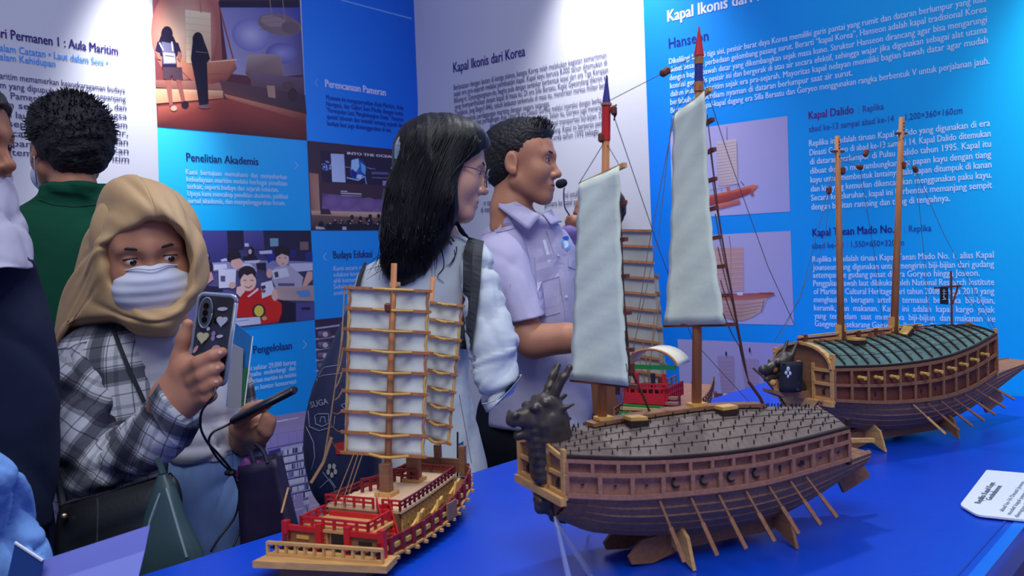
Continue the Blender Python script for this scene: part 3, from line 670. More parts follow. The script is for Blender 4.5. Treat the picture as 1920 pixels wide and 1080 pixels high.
# ---------- right wall: text on white
p = Print('R').text('Kapal Ikonis dari Korea', 850, 135.8, 984.2, 104.7, 19, (44, 28, 120), 0.016); p.build('panel_heading', wall_right)
p = Print('R')
for t, x0, y0, x1, y1, pre in [
    ('Berbatasan dengan lautan di ketiga sisinya, bangsa Korea telah melakukan kegiatan kemaritiman', 850.8, 170, 1136.7, 106.5, ''), ('sejak era pra-sejarah melalui pembuatan kapal. Kapal kayu berusia 8,000 tahun ditemukan di', 851, 182, 1138, 120, ''),
    ('Bibong-ri, Gyeongsangnam-do, begitu pula dengan tembikar berbentuk kapal dari era Tiga Kerajaan', 851.7, 194.4, 1140, 133.8, ''), ('yang memperlihatkan desain kapal di masa itu. Di era Silla Bersatu, Kapal Gyeondang dikirim ke', 852.5, 206.7, 1140, 147.3, ''),
    ('Tiongkok. Jang Bogo(?-846), tokoh kelautan terkemuka di masa itu, mendirikan markas militer bern', 853, 219, 1138, 161.5, ''), ('dan mengelola perdagangan maritim dengan negara tetangga.', 853, 231, 1031, 197.5, ''),
    ('perdagangan Asia Timur di era Dinasti Goryeo melalui interaksi dengan berba', 905, 234, 1127.5, 189.5, 'menjadi pusat '), ('Jepang. Selain itu, Goryeo juga menerap', 1008, 226.7, 1130, 203.5, 'seperti dengan Dinasti Song dan '),
    ('mi kapal transportasi biji-bijian. Di', 1021.7, 238.5, 1130, 219, ''), ('n Jepang. Kapal ini berperan pent', 1025, 252, 1131, 234, ''), ('i Korea tahun 1592 sebagai', 1028, 264.5, 1122, 250, ''),
    ('mal untuk b', 1057, 371, 1089, 366.7, ''), ('gemana ke kapal pen', 1021, 388, 1087, 381.5, ''), ('n tiga ba', 907.5, 386, 934, 382.5, ''), ('di masa', 901.7, 399, 921.7, 396.5, ''), ('ada', 863, 413, 878, 411, '')]:
    p.text(t, x0, y0, x1, y1, 10.6, (80, 76, 116), 0.0, pre=pre)
p.text('Kapal Panokseon ri', 838, 352.5, 922, 347.5, 12, (60, 40, 130), 0.01); p.text('abad ke-16', 935, 348.5, 985, 343, 9.5, (90, 84, 130), 0); p.line([(929, 337), (929.5, 349)], 0.8, (150, 146, 190), 3)
p.build('panel_text', wall_right)
# ---------- right wall: sea-blue panel
RB = [(1203, -80), (2050, -260), (2060, 760), (1236, 830)]
p = Print('R'); p.quad(RB, [(0, 124, 236), (0, 200, 240), (0, 180, 244), (0, 128, 250)], 1, 12, 12); p.build('sea_panel', wall_right)
p = Print('R').text('Kapal Ikonis dari', 1251.4, 39.7, 1409, 5.5, 22, WHT, 0.02, post=' Korea'); p.build('panel_heading', wall_right)
p = Print('R').text('Hanseon', 1254, 90.6, 1327.8, 75.4, 19, (22, 34, 130), 0.004); p.build('panel_subheading', wall_right)
p = Print('R')
for t, x0, y0, x1, y1 in [
    ('Dikelilingi laut di tiga sisi, pesisir barat daya Korea memiliki garis pantai yang rumit dan dataran berlumpur yang luas', 1254.4, 120.5, 1848, 2.5), ('akibat besarnya perbedaan gelombang pasang surut. Berarti “kapal Korea”, Hanseon adalah kapal tradisional Korea', 1254.7, 135.5, 1849.6, 22.4),
    ('dengan bagian bawah datar yang dikembangkan sejak masa kuno. Struktur Hanseon dirancang agar bisa mengarungi', 1255.5, 150.9, 1850, 42.6), ('kondisi geografis pesisir ini dan bergerak di atas air secara efektif, sehingga wajar jika digunakan sebagai alat utama', 1256.5, 166.2, 1850.6, 61.2),
    ('dalam industri maritim sejak era pra-sejarah. Mayoritas kapal nelayan memiliki bagian bawah datar agar mudah', 1257, 181.4, 1851.7, 80.5), ('berlabuh dan berdiam nyaman di dataran berlumpur saat air surut.', 1257, 196.7, 1598, 141.6),
    ('Berlayar jauh, kapal-kapal dagang era Silla Bersatu dan Goryeo menggunakan rangka berbentuk V untuk perjalanan jauh.', 1257.5, 211.9, 1854.7, 120)]:
    p.text(t, x0, y0, x1, y1, 11.6, (206, 230, 255), 0.008)
p.build('panel_text', wall_right)
p = Print('R').text('Kapal Dalido', 1516, 222.8, 1600, 212.8, 14.5, (92, 44, 140), 0.02); p.text('Replika', 1617.8, 210, 1657, 205, 12, (66, 70, 160), 0.0); p.line([(1609.5, 198), (1610, 212)], 0.9, (90, 130, 210), 3)
p.text('abad ke-13 sampai abad ke-14', 1516.7, 247, 1676, 228, 11.5, (60, 70, 160), 0.0); p.text(',200×360×160cm', 1702.7, 224.5, 1804.6, 212.6, 12, (44, 70, 160), 0.0, pre='1'); p.build('model_heading', wall_right)
p = Print('R')
for t, x0, y0, x1, y1 in [('Replika ini adalah tiruan Kapal Dalido yang digunakan di era', 1517, 273.9, 1856, 236.6), ('Dinasti Goryeo di abad ke-13 sampai 14. Kapal Dalido ditemukan', 1518, 291, 1857, 256.4), ('di dataran berlumpur di Pulau Dalido tahun 1995. Kapal itu', 1518.7, 308, 1857.6, 275.8), ('dibuat dengan menyambungkan tiga papan kayu dengan tiang', 1519.4, 325, 1858, 296),
    ('kayu untuk membentuk lantainya, lalu papan ditumpuk di kanan', 1519.8, 342, 1858.6, 314.8), ('dan kiri yang kemudian dikencangkan menggunakan paku kayu.', 1520.4, 359, 1859, 334), ('Secara keseluruhan, kapal ini berbentuk memanjang sempit', 1520.8, 376, 1859.6, 353), ('dengan buritan ramping dan tiang di tengahnya.', 1521.4, 393, 1781, 377.5)]:
    p.text(t, x0, y0, x1, y1, 12, (214, 236, 255), 0.008)
p.build('panel_text', wall_right)
p = Print('R').text('Kapal Taean Mado No.', 1523.4, 442.4, 1675.7, 436.8, 14.5, (26, 30, 130), 0.02, post=' 1'); p.text('Replika', 1704.5, 434.5, 1746.4, 433, 12, (36, 60, 160), 0.0); p.line([(1696, 423), (1696.4, 437)], 0.9, (70, 130, 210), 3)
p.text('abad ke-13', 1522.4, 466.5, 1581, 463.5, 11, (40, 60, 150), 0.0); p.text('1,550×650×320cm', 1595.8, 463, 1695, 460.5, 11, (40, 60, 150), 0.0); p.line([(1588, 452), (1588.4, 465)], 0.9, (70, 130, 210), 3); p.build('model_heading', wall_right)
p = Print('R')
for t, x0, y0, x1, y1 in [('Replika ini adalah tiruan Kapal Taean Mado No. 1, alias Kapal', 1523.4, 490, 1863, 484.5), ('Jounseon yang digunakan untuk mengirim biji-bijian dari gudang', 1523.9, 505.5, 1863.4, 502), ('setempat ke gudang pusat di era Goryeo hingga Joseon.', 1524.5, 520.6, 1836.5, 518), ('Penggalian bawah laut dilakukan oleh National Research Institute', 1525, 535.8, 1863.8, 535),
    ('of Maritime Cultural Heritage dari tahun 2008 hingga 2010 yang', 1525.6, 551, 1864, 552.3), ('menghasilkan  beragam  artefak,  termasuk  beraneka  biji-bijian,', 1526, 566.5, 1864.6, 569.3), ('keramik,  dan  makanan.  Kapal  ini  adalah  kapal  kargo  pajak', 1526.4, 582, 1865, 586.8), ('yang  tenggelam  saat  membawa  biji-bijian  dan  makanan  ke', 1527, 597, 1865.7, 603.8), ('Gaegyeong, sekarang Gaeseong, ibu kota Dinasti Goryeo.', 1527.7, 611.8, 1834.4, 619.5)]:
    p.text(t, x0, y0, x1, y1, 11.6, (206, 232, 255), 0.008)
p.build('panel_text', wall_right)
LAV = [(178, 172, 220), (170, 164, 214), (166, 166, 222), (182, 182, 232)]
# photo print: boat with one tall sail
p = Print('R'); p.quad([(1256.5, 247.3), (1476.3, 217.4), (1481.2, 396.7), (1261.4, 410)], LAV, 2)
def q5(x, y): return (1240+x/5.142, 210+y/5.142)
def P(pts, col, lay=3): p.poly([q5(*a) for a in pts], col, lay)
P([(530, 285), (725, 258), (735, 690), (548, 715)], [(198, 178, 190), (206, 186, 196), (204, 184, 190), (190, 168, 182)])
for k in range(14): p.line([q5(534, 315+k*29), q5(726, 288+k*29)], 0.5, (176, 152, 164), 3.6)
p.line([q5(630, 140), q5(632, 270)], 0.9, (150, 90, 100), 3.4); p.line([q5(726, 300), q5(735, 640)], 0.8, (150, 120, 130), 3.8)
P([(400, 815), (470, 800), (640, 765), (760, 735), (880, 700), (935, 708), (905, 750), (870, 775), (800, 810), (640, 865), (470, 900), (420, 870)], [(206, 112, 96)]*4+[(214, 120, 98)]*2+[(170, 72, 68)]*6, 3.4)
P([(420, 830), (640, 790), (860, 730), (870, 775), (640, 865), (470, 900)], [(176, 76, 70), (170, 74, 70), (176, 78, 70), (150, 58, 62), (140, 54, 60), (150, 58, 62)], 3.8)
p.line([q5(430, 760), q5(640, 722), q5(760, 690)], 0.8, (150, 96, 110), 4)
for x in (440, 510, 580, 650, 735): p.line([q5(x, 762-(x-430)*.2), q5(x, 800-(x-430)*.2)], 0.7, (150, 80, 84), 4)
P([(510, 890), (755, 845), (760, 885), (560, 935), (515, 920)], [(206, 124, 116), (190, 106, 104), (170, 84, 90), (176, 90, 94), (196, 112, 108)], 3.6)
P([(620, 720), (655, 715), (660, 775), (640, 780)], (196, 104, 88), 4); P([(850, 770), (885, 765), (890, 800), (865, 808)], (160, 84, 84), 4); p.line([q5(765, 665), q5(800, 710)], 1, (90, 60, 76), 4)
p.build('photo_print_dalido_boat', wall_right)
# photo print: boat with square sail
p = Print('R'); p.quad([(1264, 444), (1482.4, 433), (1488.5, 609.8), (1269, 604)], LAV, 2)
def q6(x, y): return (1300+x/5.4, 420+y/5.4)
def P(pts, col, lay=3): p.poly([q6(*a) for a in pts], col, lay)
P([(100, 250), (505, 236), (512, 680), (120, 690)], [(196, 156, 156), (190, 148, 154), (186, 150, 170), (196, 160, 170)])
for k in range(8): p.line([q6(110, 296+k*51), q6(505, 286+k*50)], 0.8, (222, 192, 176), 3.6)
p.line([q6(360, 120), q6(378, 236)], 0.9, (150, 84, 96), 3.4); p.line([q6(378, 236), q6(382, 680)], 1.2, (176, 130, 136), 3.6)
P([(130, 690), (440, 705), (640, 700), (790, 690), (830, 718), (740, 752), (560, 770), (150, 780)], [(186, 110, 110), (168, 92, 100), (160, 80, 92), (176, 96, 96), (168, 86, 84), (176, 108, 104), (168, 112, 112), (176, 120, 120)], 3.6)
P([(150, 780), (560, 765), (745, 750), (715, 830), (690, 885), (600, 940), (500, 978), (400, 970), (280, 930)], [(196, 160, 160), (186, 150, 154), (196, 166, 170), (190, 160, 166), (186, 156, 160), (190, 160, 156), (184, 146, 140), (176, 136, 136), (180, 140, 146)], 3.4)
for k in range(4): p.line([q6(200+k*20, 805+k*38), q6(480, 820+k*36), q6(715-k*25, 790+k*34)], 0.7, (160, 120, 122), 3.8)
P([(440, 690), (500, 690), (500, 722), (446, 722)], (210, 206, 236), 4); p.line([q6(715, 760), q6(690, 885)], 1, (120, 84, 90), 4); p.line([q6(670, 700), q6(820, 700)], 2, (150, 74, 76), 4)
p.build('photo_print_mado_boat', wall_right)
# photo print: long boat with two sails
p = Print('R'); p.quad([(1270.4, 636), (1497, 645.5), (1503, 826), (1279, 795)], [(168, 160, 214), (160, 150, 208), (150, 150, 218), (166, 170, 230)], 2)
def q7(x, y): return (1260+x/6.75, 620+y/6.75)
def P(pts, col, lay=3): p.poly([q7(*a) for a in pts], col, lay)
P([(570, 320), (785, 320), (795, 790), (630, 785)], (156, 138, 186)); P([(870, 355), (1095, 355), (1108, 800), (940, 810)], (158, 140, 188))
for k in range(9): p.line([q7(575+k*6, 350+k*48), q7(785, 348+k*48)], 0.35, (146, 126, 176), 3.4); p.line([q7(875+k*7, 385+k*47), q7(1095, 385+k*46)], 0.35, (148, 128, 178), 3.4)
P([(140, 765), (250, 880), (345, 930), (560, 1000), (1160, 1030), (1180, 900), (1050, 880), (820, 870), (420, 770), (345, 800), (260, 850)], [(196, 184, 226)]*11, 3.2)
DK = (66, 36, 76)
p.line([q7(140, 765), q7(250, 880), q7(420, 955), q7(640, 1010)], 1.3, DK, 4); p.line([q7(345, 830), q7(600, 880), q7(830, 920), q7(1160, 940)], 1.1, DK, 4); p.line([q7(345, 850), q7(600, 905), q7(830, 950)], 1.0, DK, 4)
for k in range(12): p.line([q7(350+k*52, 860+k*9), q7(352+k*52, 940+k*10)], 0.9, DK, 4)
for k in range(10): p.line([q7(355+k*46, 800+k*12), q7(357+k*46, 850+k*11)], 0.7, (110, 60, 96), 4)
P([(420, 765), (560, 770), (565, 850), (430, 820)], (212, 200, 232), 4.2); p.line([q7(420, 765), q7(560, 770), q7(566, 850)], 0.9, DK, 4.5); P([(525, 780), (565, 775), (566, 850), (530, 850)], (130, 70, 90), 4.4)
P([(560, 790), (640, 795), (640, 850), (565, 850)], (110, 62, 90), 4.2); P([(650, 790), (715, 800), (720, 870), (650, 860)], (216, 206, 236), 4.3); P([(720, 790), (770, 785), (830, 840), (820, 900), (730, 890)], (90, 50, 84), 4.2)
P([(830, 835), (985, 855), (950, 950), (835, 930)], (212, 200, 232), 4.4); p.line([q7(830, 830), q7(990, 855), q7(950, 950)], 1, DK, 4.6); P([(990, 890), (1110, 890), (1100, 930), (985, 940)], (130, 66, 84), 4.2); D = p.disc(q7(1030, 860), 2, 7, (90, 50, 90), 4.6)
p.disc(q7(685, 290), 1.8, 4, (50, 30, 80), 4); p.disc(q7(983, 245), 1.8, 5, (60, 34, 84), 4); P([(235, 680), (262, 605), (270, 675)], (190, 80, 120), 4); P([(345, 660), (352, 600), (378, 655)], (80, 70, 110), 4)
p.build('photo_print_long_boat', wall_right)
# ================================================================== DISPLAY TABLE
m_table = mat('blue_table_vinyl', rgb(0, 66, 196), 0.34, var=0.06, vscale=9, bump=(45, 0.08, 0.003), spec=0.5)
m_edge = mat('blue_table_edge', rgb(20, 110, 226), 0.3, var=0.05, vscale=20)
m_skirt = mat('violet_table_side', rgb(34, 34, 140), 0.5, var=0.06, vscale=6)
TX0, TX1, TY0 = -1.185, -0.262, 0.53
t = empty('display_table', (TX0, TY0, 0), 'long blue display table covered in glossy vinyl, carrying the wooden model ships', 'table')
yc, yl = (TY0+YR)/2, YR-TY0-0.004
mb = MB(); # tabletop with rounded long edges
prof = []
for k in range(7):
    a = math.pi/2*k/6; prof.append((TX1-0.014+0.014*math.sin(a), ZT-0.014+0.014*math.cos(a)))
prof = [(TX0+TX1-x, z) for x, z in prof[::-1]]+prof
prof += [(TX1, ZT-0.04), (TX0, ZT-0.04)]
mb.prism([(x, TY0, z) for x, z in prof], (0, yl, 0)); mb.build('tabletop', m_table, t)
MB().box(((TX0+TX1)/2, yc, 0.48), (TX1-TX0-0.03, yl-0.02, 0.955)).build('table_body', m_skirt, t)
MB().box((TX1-0.031, yc, ZT+0.0006), (0.003, yl, 0.0012)).build('vinyl_seam', mat('vinyl_seam', rgb(0, 60, 170), 0.4), t)
MB().box((TX1-0.012, yc, ZT+0.0004), (0.016, yl, 0.001)).build('edge_tape', m_edge, t)  # paler blue strip along the rounded edge

# ================================================================== WOODEN MODEL SHIPS
def wood(name, r, g, b, st=(30, 4, 30), rough=0.62, var=0.22): return mat(name, rgb(r, g, b), rough, var=var, vscale=6, stretch=st, bump=(40, 0.12, 0.001), spec=0.3)
w_dark = wood('weathered_hull_wood', 142, 106, 82)
w_brown = wood('brown_plywood', 142, 98, 68)
w_red = wood('reddish_wall_wood', 160, 112, 92)
w_redp = wood('dark_red_panel_wood', 110, 58, 44)
w_light = wood('light_plywood', 206, 158, 96)
w_mast = wood('mast_wood', 176, 116, 74, (20, 20, 3))
w_roof = wood('grey_roof_wood', 114, 100, 92)
w_rim = wood('burnt_rim_wood', 52, 36, 34)
m_burn = mat('burnt_edge', rgb(34, 24, 24), 0.8)
m_green = mat('slate_green_roof', rgb(84, 114, 106), 0.6, var=0.35, vscale=40, bump=(80, 0.3, 0.001))
m_sail = mat('sail_cloth', rgb(222, 234, 216), 0.85, var=0.07, vscale=12, bump=(160, 0.12, 0.002), spec=0.2)
m_bronze = mat('dark_bronze', rgb(70, 62, 56), 0.42, 0.35, var=0.35, vscale=60, bump=(120, 0.25, 0.002))
m_redp = mat('red_paint', rgb(196, 30, 34), 0.5, var=0.08, vscale=30); m_dred = mat('maroon_paint', rgb(128, 30, 38), 0.5, var=0.12, vscale=30)
m_bluep = mat('blue_paint', rgb(40, 44, 130), 0.5, var=0.08, vscale=30); m_greenp = mat('green_paint', rgb(30, 130, 60), 0.5)
m_rope = mat('tan_rope', rgb(150, 118, 84), 0.9); m_thread = mat('grey_thread', rgb(96, 90, 96), 0.9); m_ropeb = mat('dark_rope', rgb(88, 58, 46), 0.9)
m_gold = mat('yellow_wood', rgb(214, 168, 84), 0.55, var=0.1, vscale=40)
m_black = mat('black_cloth', rgb(22, 24, 40), 0.8); m_white = mat('white_emblem', rgb(196, 204, 222), 0.8)

def lerp_tab(T):
    xs = [a for a, _ in T]; ys = [b for _, b in T]
    def f(u):
        # smooth (cubic hermite) through the table
        if u <= xs[0]: return ys[0]
        if u >= xs[-1]: return ys[-1]
        i = max(k for k in range(len(xs)) if xs[k] <= u); i = min(i, len(xs)-2)
        def m(k):
            if k == 0: return (ys[1]-ys[0])/(xs[1]-xs[0])
            if k == len(xs)-1: return (ys[-1]-ys[-2])/(xs[-1]-xs[-2])
            return (ys[k+1]-ys[k-1])/(xs[k+1]-xs[k-1])
        h = xs[i+1]-xs[i]; t = (u-xs[i])/h
        return (2*t**3-3*t*t+1)*ys[i]+(t**3-2*t*t+t)*h*m(i)+(-2*t**3+3*t*t)*ys[i+1]+(t**3-t*t)*h*m(i+1)
    return f
def arc_walk(B, u0, u1, n): return [u0+(u1-u0)*i/(n-1) for i in range(n)]

def turtle_ship(fr, P):
    root = fr.empty('model_ship'); tag(root, P['label'], 'model ship', 'wooden model ships on the blue table')
    B, ET, EB = lerp_tab(P['B']), lerp_tab(P['ET']), lerp_tab(P['EB'])
    ua, ub = P['ua'], P['ub']                     # bow and stern ends of the walled part
    def mbn(): return MB(fr)
    def side(u, f, sgn=1, out=0.0):               # point on the side wall; f 0 bottom .. 1 top
        e = 1e-3; db = (B(u+e)-B(u-e))/(2*e); L = math.hypot(1, db)
        return np.array([u-out*db/L*1.0, sgn*(B(u)+0.006*(1-f)*0+out/L), EB(u)+(ET(u)-EB(u))*f])
    # ---- hull of clinker strakes
    ks = P['keel']                                # (u, half width at the bottom, z of bottom)
    KB, KZ = lerp_tab([(a, b) for a, b, c in ks]), lerp_tab([(a, c) for a, b, c in ks]); h0, h1 = ks[0][0], ks[-1][0]
    HB = lerp_tab(P['HB']); HZ = lerp_tab(P['HZ'])     # top edge of the hull
    mb = mbn(); NS = 5
    for sgn in (1, -1):
        for k in range(NS):
            G = []
            for i in range(33):
                u = h0+(h1-h0)*i/32; row = []
                for f, o in ((k/NS, 0.0004), ((k+0.93)/NS, 0.0024), ((k+1)/NS, 0.0002)):
                    bb = KB(u)+(HB(u)-KB(u))*math.sin(f*math.pi/2)**0.9; z = KZ(u)+(HZ(u)-KZ(u))*f
                    row.append((u, sgn*(bb+o), z))
                G.append(row if sgn > 0 else row[::-1])
            mb.slab(G, -0.003)
    bot = [[(u, s*(KB(u)+0.001), KZ(u)) for s in (-1, 1)] for u in arc_walk(B, h0, h1, 33)]; mb.slab(bot, 0.003)
    hull = mb.build('hull', w_dark, root)
    mb = mbn(); u = h0; mb.prism([(u, -HB(u), HZ(u)), (u, HB(u), HZ(u)), (u, KB(u), KZ(u)), (u, -KB(u), KZ(u))], (0.004, 0, 0)); sub(hull, mb.build('bow_board', w_brown if P['style'] == 1 else w_light, root))
    mb = mbn(); u = h1; mb.prism([(u, -HB(u), HZ(u)), (u, HB(u), HZ(u)), (u, KB(u), KZ(u)), (u, -KB(u), KZ(u))], (-0.004, 0, 0)); mb.build('stern_board', w_dark, root)
    dk = [[(u, s*HB(u)*0.98, HZ(u)-0.002) for s in (-1, 1)] for u in arc_walk(B, h0, h1, 33)]; mbn().slab(dk, 0.002).build('lower_deck', w_brown, root)
    # ---- walls with their lattice frames, both sides
    for sgn in (1, -1):
        mb = mbn(); G = [[side(u, f, sgn, -0.002) for f in (0, 1)] for u in arc_walk(B, ua, ub, 41)]
        mb.slab(G, 0.0025 if sgn > 0 else -0.0025); wall = mb.build('wall_panel', w_red if P['style'] == 1 else w_redp, root)
        mb = mbn()
        for f0, f1 in P['rails']:
            G = []
            for u in arc_walk(B, ua, ub, 41): G.append([side(u, f0, sgn, 0.0025), side(u, f1, sgn, 0.0025)])
            mb.slab(G, 0.003 if sgn < 0 else -0.003)
        for row in P['rows']:
            n = row['n']
            for k in range(n+1):
                u = ua+(ub-ua)*(k/n if not row.get('warp') else k/n)
                d = row['w']/2; mb.slab([[side(u+q, row['f'][0], sgn, 0.0024), side(u+q, row['f'][1], sgn, 0.0024)] for q in (-d, d)], 0.003 if sgn < 0 else -0.003)
        mb.build('wall_frame', P['wallframe'], root)
        # openings cut in the panels: small dark holes and hook shapes
        gun = []
        for ri, row in enumerate(P['rows']):
            n = row['n']; fm = (row['f'][0]+row['f'][1])/2
            for k in range(n):
                u = ua+(ub-ua)*(k+0.5)/n; c = side(u, fm, sgn, 0.0002); kind = row['sym'](k, n); mb = mbn()
                if kind == 'dot': mb.box(c, (0.004, 0.0012, 0.0016))
                elif kind == 'key': mb.ball(c+(0, 0, 0.002), (0.0022, 0.0008, 0.003), 8, 5); mb.box(c-(0, 0, 0.002), (0.002, 0.0012, 0.005))
                elif kind == 'hook':
                    mb.tube([c+(0.007*math.cos(a), 0, 0.001+0.006*math.sin(a)) for a in np.linspace(2.2, 5.4, 8)], [0.0006, 0.0012, 0.0015, 0.0017, 0.0017, 0.0015, 0.0012, 0.0006], 6); mb.ball(c+(-0.004, 0, 0.006), (0.0028, 0.0008, 0.002), 6, 4)
                elif kind == 'ship': mb.box(c+(0, 0, -0.002), (0.011, 0.0012, 0.003)); mb.box(c+(0.002, 0, 0.001), (0.005, 0.0012, 0.004))
                elif kind == 'gun': gun.append(c)
                if mb.V: sub(wall, mb.build('cut_opening', m_burn, root))
        for c in gun:
            g = mbn(); dirv = np.array([-0.12, sgn*1.0, 0.02]); g.tube([c, c+dirv*0.004, c+dirv*0.006, c+dirv*0.017, c+dirv*0.019], [0.0042, 0.0042, 0.0032, 0.0034, 0.0042], 10); g.build('cannon_barrel', m_gold, root)
    # ---- bow wall
    u = ua; b = B(u); mb = mbn(); mb.prism([(u, -b, EB(u)), (u, b, EB(u)), (u, b, ET(u)-0.004), (u, b*0.45, ET(u)+P['bowh']*0.3), (u, b*0.35, ET(u)-0.018), (u, -b*0.35, ET(u)-0.018), (u, -b*0.45, ET(u)+P['bowh']*0.3), (u, -b, ET(u)-0.004)] if P['style'] == 1 else [(u, -b, EB(u)), (u, b, EB(u)), (u, b, ET(u)), (u, b*0.6, ET(u)+P['bowh']*0.7), (u, 0, ET(u)+P['bowh']), (u, -b*0.6, ET(u)+P['bowh']*0.7), (u, -b, ET(u))], (0.003, 0, 0))
    bw = mb.build('bow_wall', w_brown, root)  # on the green-roofed ship the arch's inner dark is put into the colour
    mb = mbn(); zb, zt = EB(u), ET(u)
    for w in (-b, b): mb.box((u-0.002, w, (zb+zt)/2+0.004), (0.005, 0.009, zt-zb+0.014))
    for w in (-b*0.36, b*0.36): mb.box((u-0.002, w, (zb+zt)/2-0.002), (0.004, 0.006, zt-zb+(0 if P['style'] == 1 else 0.016)))
    zm = (zb+zt)/2
    if P['style'] == 1:
        for z in (zb+0.003, zm+0.002): mb.box((u-0.002, 0, z), (0.004, 2*b, 0.005))
        for s in (-1, 1): mb.bar((u-0.002, s*b, zt-0.001), (u-0.002, s*b*0.36, zt+P['bowh']*0.25), 0.004, 0.006); mb.box((u-0.002, s*b*0.36, zt-0.01), (0.004, 0.006, 0.04))
    else:
        for z in (zb+0.003,): mb.box((u-0.002, b*0.68, z), (0.004, b*0.64, 0.006)); mb.box((u-0.002, -b*0.68, z), (0.004, b*0.64, 0.006))
        for z in (zm, zt-0.006): mb.box((u-0.002, b*0.68, z), (0.004, b*0.64, 0.006)); mb.box((u-0.002, -b*0.68, z), (0.004, b*0.64, 0.006))
        arc = [(u-0.002, b*math.cos(a), zt-0.002+P['bowh']*math.sin(a)) for a in np.linspace(0, math.pi, 15)]
        for p0, p1 in zip(arc[:-1], arc[1:]): mb.bar(p0, p1, 0.005, 0.012, up=(1, 0, 0))
        for w in (-b, b): mb.box((u-0.001, w, zt+0.012), (0.006, 0.010, 0.03)); mb.ball((u-0.0045, w, zt+0.019), 0.002, 6, 5)
    mb.build('bow_frame', w_light, root)
    for w in (b*0.68, -b*0.68):
        for z in ((zb+zm)/2, (zm+zt)/2-0.003) if P['style'] == 2 else ((zb+zm)/2,): sub(bw, mbn().box((u-0.0012, w, z), (0.0015, 0.006, 0.008)).box((u-0.0014, w+0.003, z+0.002), (0.0015, 0.002, 0.012)).build('cut_opening', m_burn, root))
    mbn().box((u-0.006, 0, zb-0.005), (0.008, 2*b+0.008, 0.010)).build('bow_sill', w_light, root)
    # ---- stern wall
    u = ub; b = B(u); mb = mbn(); mb.prism([(u, -b, EB(u)), (u, b, EB(u)), (u, b, ET(u)), (u, 0, ET(u)+0.026), (u, -b, ET(u))], (-0.003, 0, 0)); mb.build('stern_wall', P['wallframe'], root)
    mb = mbn()
    for s in (1, -1): mb.box((u+0.002, s*b, (EB(u)+ET(u))/2+0.004), (0.005, 0.007, ET(u)-EB(u)+0.02))
    mb.build('stern_post', w_rim if P['style'] == 1 else w_light, root)
    # ---- rim and domed roof
    for s in (1, -1):
        mb = mbn(); G = [[side(u, 1.0, s, q)+(0, 0, 0.0015) for q in (-0.004, 0.006)] for u in arc_walk(B, ua, ub, 41)]; mb.slab(G, 0.003); mb.build('roof_rim', w_rim, root)
    RZ = lerp_tab(P['ridge']); NR = P['nrow']
    def roof(u, s):       # s -1..1 across
        a = abs(s); zz = ET(u)+0.003+(RZ(u)-ET(u)-0.003)*(1-a**P['dome']); return np.array([u, B(u)*s*1.0, zz])
    gap = 0.0
    for s in (1, -1):
        for k in range(NR):
            mb = mbn(); f0, f1 = 1-k/NR, 1-(k+1)/NR
            G = [[roof(u, s*f0)+(0, 0, 0.0012), roof(u, s*(f0+f1)/2)+(0, 0, 0.0006), roof(u, s*f1)] for u in arc_walk(B, ua+0.002, ub-0.001, 41)]
            mb.slab(G, 0.002*s); mb.build('roof_plank', w_roof if P['style'] == 1 else m_green, root)
    if P['style'] == 1:   # rows of iron spikes standing on the planks
        first = None; cnt = 0; rest = mbn(); rg = random.Random(3); spots = []
        for s in (1, -1):
            for k in range(NR):
                for q in range(34):
                    f = 1-(k+0.25+0.5*((q) % 2))/NR; u = ua+0.008+(ub-ua-0.016)*(q+rg.random()*0.3)/34; spots.append((s, roof(u, s*f)))
        for s, p_ in spots[:100]:
            if first is None:
                m1 = MB(); m1.bar((0, 0, 0), (0, 0, 0.0065), 0.0013, 0.0013); first = m1.build('roof_spike', m_burn, root, local=True); o = first
            else: o = copy_part(first, root)
            o.location = (p_[0], -p_[1], p_[2])
        for s, p_ in spots[100:]: rest.bar(p_, p_+(0, 0, 0.0065), 0.0013, 0.0013)
        tag(rest.build('roof_spike', m_burn, root), kind='stuff')
    else:                 # ribs running down the green shell and scales between them
        nr = 17
        for s in (1, -1):
            for k in range(nr):
                u0 = ua+0.02+(ub-ua-0.03)*k/(nr-1); pts = [roof(min(u0+(f-0.15)*0.012, ub-0.002), s*f)+(0, 0, 0.0028) for f in np.linspace(0.12, 0.99, 9)]
                mbn().tube(pts, 0.0022, 5).build('roof_rib', m_burn, root)
        mb = mbn(); rg = random.Random(5)
        for s in (1, -1):
            for k in range(nr-1):
                for r_ in range(6):
                    f = 0.2+r_*0.13; u0 = ua+0.02+(ub-ua-0.03)*(k+0.5)/(nr-1); c = roof(u0, s*f)+(0, 0, 0.0022); mb.tube([c+(0.006*math.cos(a), s*0.005*math.sin(a), 0) for a in np.linspace(0.2, 2.9, 5)], 0.0005, 4)
        tag(mb.build('roof_scale', m_burn, root), kind='stuff')
    # ridge walk
    rp = P['ridgebeam']
    mb = mbn(); G = [[(u, s*(0.012 if P['style'] == 1 else 0.006), RZ(u)+(0.002 if P['style'] == 1 else -0.002)) for s in (-1, 1)] for u in arc_walk(B, rp[0], rp[1], 21)]; mb.slab(G, 0.005); mb.build('ridge_beam', w_brown, root)
    for (u, w, sx, sy, tilt) in P['hatches']:
        p_ = roof(u, w/B(u)); R = np.array([[math.cos(tilt), 0, math.sin(tilt)], [0, 1, 0], [-math.sin(tilt), 0, math.cos(tilt)]])
        h_ = mbn().box(p_+(0, 0, 0.003), (sx*1.1, sy*1.1, 0.008), R).build('hatch', w_rim, root); sub(h_, mbn().box(p_+(0, 0, 0.009), (sx, sy, 0.005), R).build('hatch_lid', m_gold, root))
